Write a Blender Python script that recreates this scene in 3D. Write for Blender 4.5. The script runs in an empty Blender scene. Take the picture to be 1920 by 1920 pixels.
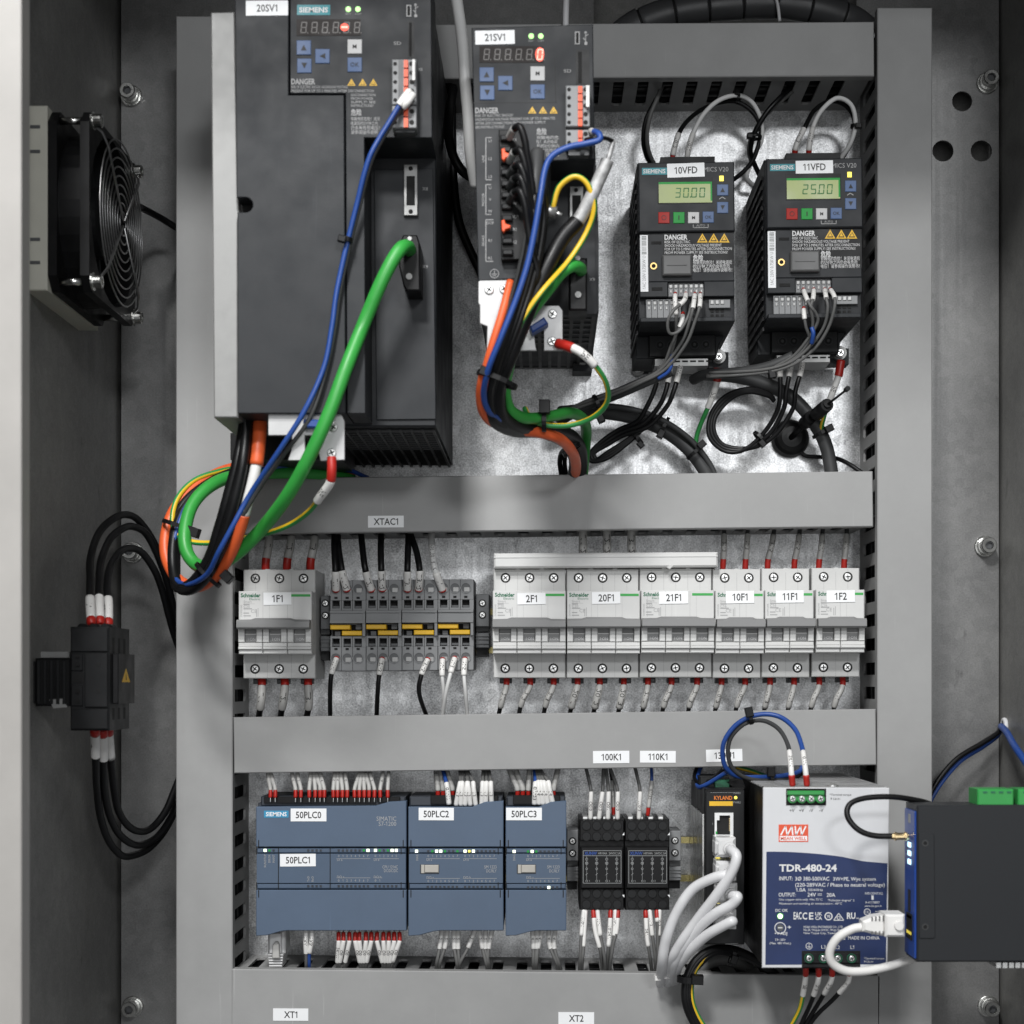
import bpy, bmesh, math, random
from mathutils import Vector, Matrix
random.seed(7)
S = bpy.context.scene
COL = S.collection
# photograph geometry: focal length (px of a 1920 px frame), distance camera-plate (mm), point the optical axis meets
F, D, U, V = 3050.0, 1283.0, 1025.0, 1283.0
ZO = 600.0

# ------------------------------------------------------------------ camera, world, lamps, exposure
cam_d = bpy.data.cameras.new('camera'); cam = bpy.data.objects.new('camera', cam_d); COL.objects.link(cam)
cam.location = (0, -D/1000, ZO/1000); cam.rotation_euler = (math.radians(90), 0, 0)
cam_d.sensor_width = 36; cam_d.lens = F/1920*36
cam_d.shift_x = -(U-960)/1920; cam_d.shift_y = (V-960)/1920
cam_d.clip_start = 0.01; cam_d.clip_end = 50
cam_d.dof.use_dof = True; cam_d.dof.focus_distance = 1.205; cam_d.dof.aperture_fstop = 7.5
S.camera = cam
wd = bpy.data.worlds.new('World'); S.world = wd; wd.use_nodes = True
bgn = wd.node_tree.nodes['Background']
bgn.inputs[0].default_value = (0.96, 0.98, 1.0, 1); bgn.inputs[1].default_value = 0.13
def lamp(name, loc, target, sx, sy, watts, col):
    l = bpy.data.lights.new(name, 'AREA'); l.shape = 'RECTANGLE'; l.size = sx; l.size_y = sy
    l.energy = watts; l.color = col
    o = bpy.data.objects.new(name, l); COL.objects.link(o); o.location = loc
    o.rotation_euler = (Vector(target)-Vector(loc)).to_track_quat('-Z', 'Y').to_euler()
    return o
lamp('near_ceiling_lamp', (-0.28, -1.30, 1.93), (0, 0, 0.62), 0.24, 0.15, 17, (0.99, 0.99, 0.985))
lamp('middle_ceiling_lamp', (-0.36, -1.85, 1.92), (0, 0, 0.66), 0.28, 0.17, 25, (0.99, 0.99, 0.985))
lamp('room_window_light', (0.15, -3.2, 0.55), (0.1, 0, 0.55), 2.2, 1.5, 15, (0.97, 0.985, 1.0))  # big soft panel added behind the camera to brighten the metal's reflections
lamp('room_lamp_light', (0.50, -2.5, 1.45), (0, 0, 0.7), 0.36, 0.20, 14, (0.97, 0.985, 1.0))
S.view_settings.view_transform = 'Standard'; S.view_settings.look = 'None'
S.view_settings.exposure = 0.0; S.view_settings.gamma = 1.0
S.render.engine = 'CYCLES'
S.cycles.use_denoising = True
S.cycles.max_bounces = 6

# ------------------------------------------------------------------ materials
def mat(name, col, rough=0.5, metal=0.0, var=0.06, bump=0.0, scale=60.0, emit=None, es=0.0, spec=0.5, rvar=0.08, trans=0.0, wear=0.0):
    m = bpy.data.materials.new(name); m.use_nodes = True
    nt = m.node_tree; b = nt.nodes['Principled BSDF']
    b.inputs['Base Color'].default_value = (*col, 1); b.inputs['Roughness'].default_value = rough
    b.inputs['Metallic'].default_value = metal; b.inputs['Specular IOR Level'].default_value = spec
    if trans: b.inputs['Transmission Weight'].default_value = trans
    if emit:
        b.inputs['Emission Color'].default_value = (*emit, 1); b.inputs['Emission Strength'].default_value = es
    if var or bump or rvar:
        g = nt.nodes.new('ShaderNodeNewGeometry')
        n = nt.nodes.new('ShaderNodeTexNoise'); n.inputs['Scale'].default_value = scale; n.inputs['Detail'].default_value = 5
        nt.links.new(g.outputs['Position'], n.inputs['Vector'])
        if var:
            r = nt.nodes.new('ShaderNodeMapRange'); r.inputs[1].default_value = 0.3; r.inputs[2].default_value = 0.7
            r.inputs[3].default_value = 1-var; r.inputs[4].default_value = 1+var
            nt.links.new(n.outputs['Fac'], r.inputs[0])
            mx = nt.nodes.new('ShaderNodeMix'); mx.data_type = 'RGBA'; mx.blend_type = 'MULTIPLY'; mx.inputs[0].default_value = 1
            mx.inputs[6].default_value = (*col, 1); nt.links.new(r.outputs[0], mx.inputs[7])
            out = mx.outputs[2]
            if wear:      # broad smudges, and sparse fine scuffs
                n3 = nt.nodes.new('ShaderNodeTexNoise'); n3.inputs['Scale'].default_value = 7; n3.inputs['Detail'].default_value = 6; n3.inputs['Roughness'].default_value = 0.7
                nt.links.new(g.outputs['Position'], n3.inputs['Vector'])
                r3 = nt.nodes.new('ShaderNodeMapRange'); r3.inputs[1].default_value = 0.32; r3.inputs[2].default_value = 0.68; r3.inputs[3].default_value = 1-wear; r3.inputs[4].default_value = 1+wear*0.5
                nt.links.new(n3.outputs['Fac'], r3.inputs[0])
                mp = nt.nodes.new('ShaderNodeMapping'); mp.inputs['Rotation'].default_value = (0, 0.9, 0); mp.inputs['Scale'].default_value = (420, 60, 16)
                nt.links.new(g.outputs['Position'], mp.inputs[0])
                n4 = nt.nodes.new('ShaderNodeTexNoise'); n4.inputs['Scale'].default_value = 1; n4.inputs['Detail'].default_value = 3; nt.links.new(mp.outputs[0], n4.inputs['Vector'])
                r4 = nt.nodes.new('ShaderNodeMapRange'); r4.inputs[1].default_value = 0.69; r4.inputs[2].default_value = 0.76; r4.inputs[3].default_value = 0; r4.inputs[4].default_value = wear*1.8
                nt.links.new(n4.outputs['Fac'], r4.inputs[0])
                ad = nt.nodes.new('ShaderNodeMath'); ad.operation = 'ADD'; nt.links.new(r3.outputs[0], ad.inputs[0]); nt.links.new(r4.outputs[0], ad.inputs[1])
                mx2 = nt.nodes.new('ShaderNodeMix'); mx2.data_type = 'RGBA'; mx2.blend_type = 'MULTIPLY'; mx2.inputs[0].default_value = 1
                nt.links.new(out, mx2.inputs[6]); nt.links.new(ad.outputs[0], mx2.inputs[7]); out = mx2.outputs[2]
            nt.links.new(out, b.inputs['Base Color'])
        if rvar:
            r2 = nt.nodes.new('ShaderNodeMapRange'); r2.inputs[1].default_value = 0.3; r2.inputs[2].default_value = 0.7
            r2.inputs[3].default_value = max(0.02, rough-rvar); r2.inputs[4].default_value = min(1, rough+rvar)
            nt.links.new(n.outputs['Fac'], r2.inputs[0]); nt.links.new(r2.outputs[0], b.inputs['Roughness'])
        if bump:
            n2 = nt.nodes.new('ShaderNodeTexNoise'); n2.inputs['Scale'].default_value = scale*22; n2.inputs['Detail'].default_value = 3
            nt.links.new(g.outputs['Position'], n2.inputs['Vector'])
            bp = nt.nodes.new('ShaderNodeBump'); bp.inputs['Strength'].default_value = bump; bp.inputs['Distance'].default_value = 0.0004
            nt.links.new(n2.outputs['Fac'], bp.inputs['Height']); nt.links.new(bp.outputs[0], b.inputs['Normal'])
    return m

def metal_sheet(name, c_dark, c_light, rough_lo, rough_hi, metal, spangle=True, scratch=0.5):
    """galvanised / brushed sheet: patchy zinc spangle, speckle, streaks, roughness that wanders"""
    m = bpy.data.materials.new(name); m.use_nodes = True; nt = m.node_tree; L = nt.links.new
    b = nt.nodes['Principled BSDF']; b.inputs['Metallic'].default_value = metal
    g = nt.nodes.new('ShaderNodeNewGeometry')
    big = nt.nodes.new('ShaderNodeTexNoise'); big.inputs['Scale'].default_value = 14; big.inputs['Detail'].default_value = 6; big.inputs['Roughness'].default_value = 0.65
    fine = nt.nodes.new('ShaderNodeTexNoise'); fine.inputs['Scale'].default_value = 800; fine.inputs['Detail'].default_value = 2
    L(g.outputs['Position'], big.inputs['Vector']); L(g.outputs['Position'], fine.inputs['Vector'])
    vor = nt.nodes.new('ShaderNodeTexVoronoi'); vor.inputs['Scale'].default_value = 150; L(g.outputs['Position'], vor.inputs['Vector'])
    a1 = nt.nodes.new('ShaderNodeMath'); a1.operation = 'MULTIPLY_ADD'; a1.inputs[1].default_value = 0.85 if spangle else 0.45; L(big.outputs['Fac'], a1.inputs[0])
    sp = nt.nodes.new('ShaderNodeMath'); sp.operation = 'MULTIPLY'; sp.inputs[1].default_value = 0.13 if spangle else 0.06
    sep = nt.nodes.new('ShaderNodeSeparateColor'); L(vor.outputs['Color'], sep.inputs[0]); L(sep.outputs[0], sp.inputs[0])
    L(sp.outputs[0], a1.inputs[2])
    a2 = nt.nodes.new('ShaderNodeMath'); a2.operation = 'MULTIPLY_ADD'; a2.inputs[1].default_value = 0.60 if spangle else 0.30; L(fine.outputs['Fac'], a2.inputs[0]); L(a1.outputs[0], a2.inputs[2])
    cr = nt.nodes.new('ShaderNodeValToRGB')
    cr.color_ramp.elements[0].position = 0.58 if spangle else 0.25; cr.color_ramp.elements[0].color = (*c_dark, 1)
    cr.color_ramp.elements[1].position = 0.97 if spangle else 0.62; cr.color_ramp.elements[1].color = (*c_light, 1)
    L(a2.outputs[0], cr.inputs[0])
    mq = nt.nodes.new('ShaderNodeMapping'); mq.inputs['Scale'].default_value = (75, 75, 26); L(g.outputs['Position'], mq.inputs[0])   # drips, thumb marks
    nq = nt.nodes.new('ShaderNodeTexNoise'); nq.inputs['Scale'].default_value = 1.0; nq.inputs['Detail'].default_value = 4; nq.inputs['Roughness'].default_value = 0.6; L(mq.outputs[0], nq.inputs['Vector'])
    rq = nt.nodes.new('ShaderNodeMapRange'); rq.inputs[1].default_value = 0.66; rq.inputs[2].default_value = 0.74; rq.inputs[3].default_value = 1.0; rq.inputs[4].default_value = 0.62; L(nq.outputs['Fac'], rq.inputs[0])
    mm = nt.nodes.new('ShaderNodeMix'); mm.data_type = 'RGBA'; mm.blend_type = 'MULTIPLY'; mm.inputs[0].default_value = 1; L(cr.outputs[0], mm.inputs[6]); L(rq.outputs[0], mm.inputs[7])
    L(mm.outputs[2], b.inputs['Base Color'])
    # scratches: stretched noise
    mp = nt.nodes.new('ShaderNodeMapping'); mp.inputs['Rotation'].default_value = (0, 0.5, 0); mp.inputs['Scale'].default_value = (260, 40, 5)
    L(g.outputs['Position'], mp.inputs[0])
    st = nt.nodes.new('ShaderNodeTexNoise'); st.inputs['Scale'].default_value = 1.0; st.inputs['Detail'].default_value = 4; L(mp.outputs[0], st.inputs['Vector'])
    rr = nt.nodes.new('ShaderNodeMapRange'); rr.inputs[1].default_value = 0.3; rr.inputs[2].default_value = 0.72
    rr.inputs[3].default_value = rough_lo; rr.inputs[4].default_value = rough_hi
    mixn = nt.nodes.new('ShaderNodeMath'); mixn.operation = 'MULTIPLY_ADD'; mixn.inputs[1].default_value = 0.5
    hb = nt.nodes.new('ShaderNodeMath'); hb.operation = 'MULTIPLY'; hb.inputs[1].default_value = 0.5; L(st.outputs['Fac'], hb.inputs[0])
    L(big.outputs['Fac'], mixn.inputs[0]); L(hb.outputs[0], mixn.inputs[2]); L(mixn.outputs[0], rr.inputs[0]); L(rr.outputs[0], b.inputs['Roughness'])
    bp = nt.nodes.new('ShaderNodeBump'); bp.inputs['Strength'].default_value = 0.14*scratch*2; bp.inputs['Distance'].default_value = 0.0006
    hm = nt.nodes.new('ShaderNodeMath'); hm.operation = 'ADD'; L(fine.outputs['Fac'], hm.inputs[0]); L(sep.outputs[1], hm.inputs[1])
    L(hm.outputs[0], bp.inputs['Height']); L(bp.outputs[0], b.inputs['Normal'])
    return m

M = {}
M['plate'] = metal_sheet('galvanised_steel', (0.24, 0.242, 0.245), (0.78, 0.785, 0.79), 0.33, 0.52, 0.84)
M['wall'] = metal_sheet('stainless_wall', (0.14, 0.14, 0.136), (0.33, 0.325, 0.31), 0.40, 0.56, 0.25, False, 0.3)
M['sheet'] = metal_sheet('darkened_steel_sheet', (0.15, 0.15, 0.15), (0.34, 0.338, 0.332), 0.38, 0.54, 0.55, False, 0.22)  # outer plate, coloured darker to stand in for the dark walls it reflects
M['lip'] = mat('pale_frame_paint', (0.40, 0.385, 0.365), 0.5, 0.0, 0.05, scale=12, wear=0.10)
M['duct'] = mat('grey_duct_plastic', (0.305, 0.305, 0.302), 0.55, 0, 0.03, 0.08, 40, wear=0.10)
M['guard'] = mat('dull_chrome_wire', (0.30, 0.30, 0.30), 0.36, 1.0, 0.1)
M['steel'] = mat('bright_steel', (0.62, 0.62, 0.60), 0.25, 1.0, 0.1)
M['zinc'] = mat('zinc_plated', (0.72, 0.72, 0.71), 0.34, 0.9, 0.08)
M['alu'] = mat('cast_aluminium', (0.27, 0.27, 0.265), 0.55, 0.3, 0.1, 0.1, 90)
M['white_metal'] = mat('white_zinc_bracket', (0.50, 0.50, 0.50), 0.42, 0.3, 0.05)
M['drive'] = mat('anthracite_plastic', (0.022, 0.024, 0.027), 0.55, 0, 0.05, 0.10, 50, spec=0.3, wear=0.16)
M['drive2'] = mat('dark_grey_plastic', (0.0175, 0.019, 0.0215), 0.55, 0, 0.05, 0.10, 50, spec=0.3)
M['black'] = mat('black_plastic', (0.006, 0.006, 0.0065), 0.45, 0, 0.1, 0.05, spec=0.25)
M['black2'] = mat('soft_black_plastic', (0.0095, 0.010, 0.0108), 0.5, 0, 0.1, 0.08, spec=0.3)
M['void'] = mat('deep_black', (0.004, 0.004, 0.004), 0.8, 0, 0)
M['jblack'] = mat('black_cable', (0.006, 0.006, 0.0066), 0.42, 0, 0.1, spec=0.3, wear=0.15)
M['jgrey'] = mat('grey_cable', (0.12, 0.12, 0.118), 0.5, 0, 0.08, spec=0.35)
M['jdgrey'] = mat('dark_grey_cable', (0.045, 0.046, 0.047), 0.5, 0, 0.08, spec=0.35)
M['jwhite'] = mat('white_cable', (0.74, 0.74, 0.73), 0.4, 0, 0.04)
M['lan'] = mat('pale_grey_cable', (0.68, 0.68, 0.69), 0.33, 0, 0.04, wear=0.15)
M['lanplug'] = mat('pale_grey_plug', (0.62, 0.62, 0.62), 0.42, 0, 0.04)
M['jblue'] = mat('blue_cable', (0.016, 0.062, 0.27), 0.45, 0, 0.06, wear=0.15)
M['jgreen'] = mat('green_cable', (0.035, 0.32, 0.05), 0.42, 0, 0.06, wear=0.15)
M['jorange'] = mat('orange_cable', (0.72, 0.115, 0.03), 0.45, 0, 0.08, wear=0.15)
M['jyellow'] = mat('yellow_stripe', (0.72, 0.46, 0.02), 0.42, 0, 0.05)
M['jpegreen'] = mat('earth_green', (0.03, 0.25, 0.06), 0.42, 0, 0.05)
M['shield'] = mat('braided_shield', (0.42, 0.42, 0.42), 0.5, 0.3, 0.3, 0.4, 200)
M['red'] = mat('red_ferrule', (0.40, 0.016, 0.010), 0.42, 0, 0.1)
M['redlever'] = mat('orange_lever', (0.75, 0.09, 0.02), 0.45, 0, 0.05)
M['sleeve'] = mat('white_marker_sleeve', (0.74, 0.73, 0.71), 0.45, 0, 0.04)
M['gsleeve'] = mat('grey_marker_sleeve', (0.42, 0.415, 0.40), 0.5, 0, 0.06)
M['tag'] = mat('white_label_paper', (0.84, 0.85, 0.86), 0.5, 0, 0.01)
M['ink'] = mat('black_ink', (0.012, 0.012, 0.012), 0.6, 0, 0)
M['inkgrey'] = mat('grey_ink', (0.34, 0.34, 0.34), 0.6, 0, 0)
M['inkdim'] = mat('faint_grey_ink', (0.30, 0.31, 0.31), 0.6, 0, 0)
M['inkwhite'] = mat('white_ink', (0.68, 0.68, 0.68), 0.6, 0, 0)
M['inkgreen'] = mat('green_ink', (0.03, 0.33, 0.06), 0.5, 0, 0)
M['inkdgreen'] = mat('dark_green_ink', (0.01, 0.13, 0.06), 0.5, 0, 0)
M['teal'] = mat('teal_logo', (0.02, 0.23, 0.27), 0.5, 0, 0.05)
M['tealblue'] = mat('blue_logo', (0.03, 0.26, 0.45), 0.5, 0, 0.05)
M['yellow'] = mat('warning_yellow', (0.78, 0.46, 0.02), 0.5, 0, 0.06)
M['orangeink'] = mat('orange_ink', (0.75, 0.20, 0.02), 0.5, 0, 0.06)
M['mcb'] = mat('light_grey_breaker', (0.53, 0.53, 0.52), 0.48, 0, 0.02, 0.05, wear=0.05)
M['mcb2'] = mat('off_white_breaker', (0.60, 0.60, 0.59), 0.45, 0, 0.02, 0.05, wear=0.05)
M['handle'] = mat('grey_toggle', (0.22, 0.22, 0.22), 0.45, 0, 0.04)
M['term'] = mat('terminal_grey', (0.215, 0.22, 0.225), 0.5, 0, 0.04, 0.05)
M['clamp'] = mat('clamp_grey', (0.085, 0.088, 0.092), 0.5, 0, 0.04, 0.05)
M['dull'] = mat('dull_tinned_metal', (0.30, 0.30, 0.295), 0.45, 0.6, 0.1)
M['plc'] = mat('slate_blue_plastic', (0.079, 0.115, 0.174), 0.5, 0, 0.03, 0.10, 45, wear=0.10)
M['plc2'] = mat('slate_blue_band', (0.069, 0.103, 0.158), 0.5, 0, 0.03, 0.08, 45, wear=0.10)
M['plcdark'] = mat('dark_slate_plastic', (0.032, 0.037, 0.046), 0.5, 0, 0.05)
M['btnblue'] = mat('blue_button', (0.075, 0.125, 0.25), 0.55, 0, 0.05)
M['btnwhite'] = mat('white_button', (0.52, 0.52, 0.52), 0.55, 0, 0.03)
M['btnred'] = mat('red_button', (0.34, 0.018, 0.012), 0.55, 0, 0.03, spec=0.3)
M['btngreen'] = mat('green_button', (0.02, 0.28, 0.05), 0.55, 0, 0.03, spec=0.3)
M['lcd'] = mat('lit_lcd', (0.24, 0.28, 0.10), 0.35, 0, 0.15, 0, 70, (0.45, 0.58, 0.16), 0.12)
M['lcdink'] = mat('lcd_digit', (0.03, 0.15, 0.03), 0.5, 0, 0)
M['seg'] = mat('dim_digit', (0.13, 0.12, 0.115), 0.5, 0, 0)
M['glasspanel'] = mat('dark_display_window', (0.022, 0.018, 0.017), 0.5, 0, 0.03, spec=0.15)
M['segred'] = mat('lit_red_digit', (0.8, 0.1, 0.05), 0.5, 0, 0, 0, 60, (1.0, 0.55, 0.45), 1.4)
M['glow'] = mat('red_digit_glow', (0.7, 0.06, 0.03), 0.5, 0, 0, 0, 60, (1.0, 0.10, 0.04), 0.7)
M['ledgreen'] = mat('lit_green_led', (0.4, 0.9, 0.3), 0.4, 0, 0, 0, 60, (0.45, 1.0, 0.25), 0.9)
M['ledwhite'] = mat('lit_pale_led', (0.9, 1.0, 0.8), 0.4, 0, 0, 0, 60, (0.95, 1.0, 0.72), 1.6)
M['ledyellow'] = mat('lit_yellow_led', (0.9, 0.8, 0.1), 0.4, 0, 0, 0, 60, (1.0, 0.80, 0.12), 0.9)
M['ledcyan'] = mat('lit_cyan_led', (0.7, 0.95, 1.0), 0.4, 0, 0, 0, 60, (0.55, 0.9, 1.0), 1.6)
M['ledoff'] = mat('dark_led', (0.02, 0.025, 0.035), 0.3, 0, 0)
M['psu'] = mat('white_painted_metal', (0.62, 0.625, 0.64), 0.45, 0, 0.02, 0.04, wear=0.05)
M['psublue'] = mat('navy_print', (0.018, 0.033, 0.105), 0.45, 0, 0.2, 0, 25, spec=0.35)
M['mesh'] = mat('perforated_steel', (0.40, 0.40, 0.40), 0.4, 0.7, 0.15)
M['mwred'] = mat('red_logo', (0.70, 0.085, 0.03), 0.5, 0, 0.03)
M['termgreen'] = mat('green_terminal', (0.03, 0.28, 0.06), 0.42, 0, 0.05)
M['routerblue'] = mat('blue_face', (0.015, 0.06, 0.30), 0.4, 0, 0.05)
M['gold'] = mat('gold_plated', (0.80, 0.62, 0.35), 0.25, 1.0, 0.05)
M['brass'] = mat('brass', (0.45, 0.30, 0.12), 0.35, 1.0, 0.05)
M['rail'] = mat('yellow_chromate', (0.42, 0.36, 0.16), 0.28, 0.85, 0.25, 0, 30)
M['cream'] = mat('cream_plastic', (0.56, 0.55, 0.48), 0.5, 0, 0.04)
M['clear'] = mat('smoked_clear_tab', (0.13, 0.13, 0.13), 0.42, 0, 0.05, spec=0.3)
M['beige'] = mat('beige_tab', (0.42, 0.40, 0.36), 0.4, 0, 0.08)
M['spiral'] = mat('spiral_wrap', (0.06, 0.061, 0.063), 0.38, 0, 0.08)

# ------------------------------------------------------------------ geometry helpers (mm; X right, Y into the plate, Z up)
def k(h): return (D-h)/F
def P(x, y, h): return Vector(((x-U)*k(h), -h, (V-y)*k(h)+ZO))
def px(n, h): return n*k(h)

_tc = {}
def _raw(s, bold=0.0):
    cu = bpy.data.curves.new('t', 'FONT'); cu.body = s; cu.resolution_u = 2; cu.offset = bold; cu.fill_mode = 'FRONT'
    o = bpy.data.objects.new('t', cu); me = o.to_mesh()
    vs = [(v.co.x, v.co.y) for v in me.vertices]; fs = [tuple(p.vertices) for p in me.polygons]
    o.to_mesh_clear(); bpy.data.objects.remove(o); bpy.data.curves.remove(cu)
    return vs, fs
def _wid(s):
    v = _raw(s)[0]; return max(q[0] for q in v)-min(q[0] for q in v)
_adv = {}
def textdata(s, bold=0.0):
    """lettering built glyph by glyph; the figure 1 gets a flag, as on label-printer tape"""
    key = (s, bold)
    if key not in _tc:
        if '1' not in s: _tc[key] = _raw(s, bold)
        else:
            vs = []; fs = []; x = 0.0
            if 'HH' not in _adv: _adv['HH'] = _wid('HH')
            for c in s:
                if c == ' ': x += 0.3; continue
                if c == '1':
                    t = 0.085+2*bold; H = CAP; q = [(x+0.20, 0), (x+0.20+t, 0), (x+0.20+t, H), (x+0.20+t*0.3, H), (x+0.02, H*0.80), (x+0.02, H*0.68), (x+0.20, H*0.83)]
                    n = len(vs); vs += q; fs.append(tuple(range(n, n+7))); x += 0.46; continue
                if c not in _adv: _adv[c] = _wid('H'+c+'H')-_adv['HH']
                v, f = _raw(c, bold); n = len(vs); vs += [(a+x, b) for a, b in v]; fs += [tuple(i+n for i in g) for g in f]; x += _adv[c]
            _tc[key] = (vs, fs)
    return _tc[key]
_hv = _raw('H')[0]
CAP = max(v[1] for v in _hv)-min(v[1] for v in _hv)

SEG = {'0': 'abcdef', '1': 'bc', '2': 'abged', '3': 'abgcd', '4': 'fgbc', '5': 'afgcd', '8': 'abcdefg', '-': 'g'}

class MB:
    def __init__(s): s.v = []; s.f = []; s.mi = []; s.sm = []; s.m = 0; s.rot = None
    def av(s, p):
        p = Vector(p)
        if s.rot:
            (cx, cz, a) = s.rot; dx, dz = p.x-cx, p.z-cz; c_, s_ = math.cos(a), math.sin(a)
            p = Vector((cx+dx*c_-dz*s_, p.y, cz+dx*s_+dz*c_))
        s.v.append(p); return len(s.v)-1
    def af(s, idx, smooth=False): s.f.append(tuple(idx)); s.mi.append(s.m); s.sm.append(smooth)
    def turn(s, x, y, h, deg):           # clockwise in the picture for positive degrees
        p = P(x, y, h); s.rot = (p.x, p.z, -math.radians(deg)); return s
    def boxmm(s, X0, X1, Z0, Z1, H0, H1, b=0.0):
        B = lambda X, Z, H: s.av((X, -H, Z))
        hb = H1-b
        r = [B(X0, Z0, H0), B(X1, Z0, H0), B(X1, Z1, H0), B(X0, Z1, H0)]
        q = [B(X0, Z0, hb), B(X1, Z0, hb), B(X1, Z1, hb), B(X0, Z1, hb)]
        s.af((r[3], r[2], r[1], r[0]))
        for i in range(4):
            j = (i+1) % 4; s.af((r[i], r[j], q[j], q[i]))
        if b > 0:
            t = [B(X0+b, Z0+b, H1), B(X1-b, Z0+b, H1), B(X1-b, Z1-b, H1), B(X0+b, Z1-b, H1)]
            for i in range(4):
                j = (i+1) % 4; s.af((q[i], q[j], t[j], t[i]))
            q = t
        s.af(q); return s
    def box(s, x0, y0, x1, y1, h0, h1, ref=None, b=0.0):
        K = k(h1 if ref is None else ref)
        return s.boxmm((x0-U)*K, (x1-U)*K, (V-y1)*K+ZO, (V-y0)*K+ZO, h0, h1, b)
    def prism(s, pts, h0, h1, ref=None, b=0.0):
        K = k(h1 if ref is None else ref)
        q = [((x-U)*K, (V-y)*K+ZO) for x, y in pts]
        ar = sum(q[i][0]*q[(i+1) % len(q)][1]-q[(i+1) % len(q)][0]*q[i][1] for i in range(len(q)))
        if ar < 0: q = q[::-1]
        n = len(q); hb = h1-b
        a = [s.av((X, -h0, Z)) for X, Z in q]; c = [s.av((X, -hb, Z)) for X, Z in q]
        s.af(a[::-1])
        for i in range(n):
            j = (i+1) % n; s.af((a[i], a[j], c[j], c[i]))
        if b > 0:
            t = []
            for i in range(n):
                p0, p1, p2 = Vector(q[i-1]), Vector(q[i]), Vector(q[(i+1) % n])
                d1 = (p1-p0).normalized(); d2 = (p2-p1).normalized()
                n1 = Vector((-d1.y, d1.x)); n2 = Vector((-d2.y, d2.x)); mm = (n1+n2)
                mm = mm/max(0.3, mm.dot(n1)) if mm.length > 1e-6 else n1
                w = p1+mm*b; t.append(s.av((w.x, -h1, w.y)))
            for i in range(n):
                j = (i+1) % n; s.af((c[i], c[j], t[j], t[i]))
            c = t
        s.af(c); return s
    def cone(s, p0, p1, r0, r1, n=16, caps=True, smooth=True):
        p0, p1 = Vector(p0), Vector(p1); d = (p1-p0).normalized()
        u = d.orthogonal().normalized(); w = d.cross(u)
        A = [s.av(p0+(u*math.cos(2*math.pi*i/n)+w*math.sin(2*math.pi*i/n))*r0) for i in range(n)]
        B = [s.av(p1+(u*math.cos(2*math.pi*i/n)+w*math.sin(2*math.pi*i/n))*r1) for i in range(n)]
        for i in range(n):
            j = (i+1) % n; s.af((A[i], A[j], B[j], B[i]), smooth)
        if caps: s.af(A[::-1]); s.af(B)
        return s
    def cyl(s, x, y, r, h0, h1, n=16, ref=None, r1=None):
        K = k(h1 if ref is None else ref); X, Z = (x-U)*K, (V-y)*K+ZO
        return s.cone((X, -h0, Z), (X, -h1, Z), r*K, (r if r1 is None else r1)*K, n)
    def annulus(s, x, y, ro, ri, h0, h1, n=20, ref=None):
        K = k(h1 if ref is None else ref); X, Z = (x-U)*K, (V-y)*K+ZO
        R = []
        for (r, h) in ((ro, h0), (ro, h1), (ri, h1), (ri, h0)):
            R.append([s.av((X+r*K*math.cos(2*math.pi*i/n), -h, Z+r*K*math.sin(2*math.pi*i/n))) for i in range(n)])
        for a in range(4):
            A, B = R[a], R[(a+1) % 4]
            for i in range(n):
                j = (i+1) % n; s.af((A[i], A[j], B[j], B[i]))
        return s
    def lathe(s, c, d, prof, n=20):
        c = Vector(c); d = Vector(d).normalized(); u = d.orthogonal().normalized(); w = d.cross(u); prev = None
        for (t, r) in prof:
            ring = [s.av(c+d*t+(u*math.cos(2*math.pi*i/n)+w*math.sin(2*math.pi*i/n))*max(r, 0.01)) for i in range(n)]
            if prev:
                for i in range(n):
                    j = (i+1) % n; s.af((prev[i], prev[j], ring[j], ring[i]), False)
            else: s.af(ring[::-1])
            prev = ring
        s.af(prev); return s
    def tube(s, pts, r, n=10, caps=True, stripe=None):
        """stripe: (material slot, centre angle, half width) measured from the camera-facing side"""
        N = len(pts); rings = []; u = None
        for i in range(N):
            t = (pts[min(i+1, N-1)]-pts[max(i-1, 0)])
            t = t.normalized() if t.length > 1e-9 else Vector((0, 0, 1))
            if stripe or u is None:
                c = Vector((0, -1, 0)); u0 = c-t*c.dot(t)
                if u0.length < 0.05: u0 = t.orthogonal()
                if u is not None and stripe and u0.dot(u) < 0: u0 = u-t*u.dot(t)
                u = u0.normalized()
            else:
                u = (u-t*u.dot(t)).normalized()
            w = t.cross(u)
            rr = r[i] if isinstance(r, (list, tuple)) else r
            rings.append([s.av(pts[i]+(u*math.cos(2*math.pi*j/n)+w*math.sin(2*math.pi*j/n))*rr) for j in range(n)])
        m0 = s.m
        for i in range(N-1):
            for j in range(n):
                q = (j+1) % n
                if stripe:
                    a = ((2*math.pi*(j+0.5)/n-stripe[1]+math.pi) % (2*math.pi))-math.pi
                    s.m = stripe[0] if abs(a) < stripe[2] else m0
                s.af((rings[i][j], rings[i][q], rings[i+1][q], rings[i+1][j]), True)
        s.m = m0
        if caps: s.af(rings[0][::-1]); s.af(rings[-1])
        return s
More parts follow.
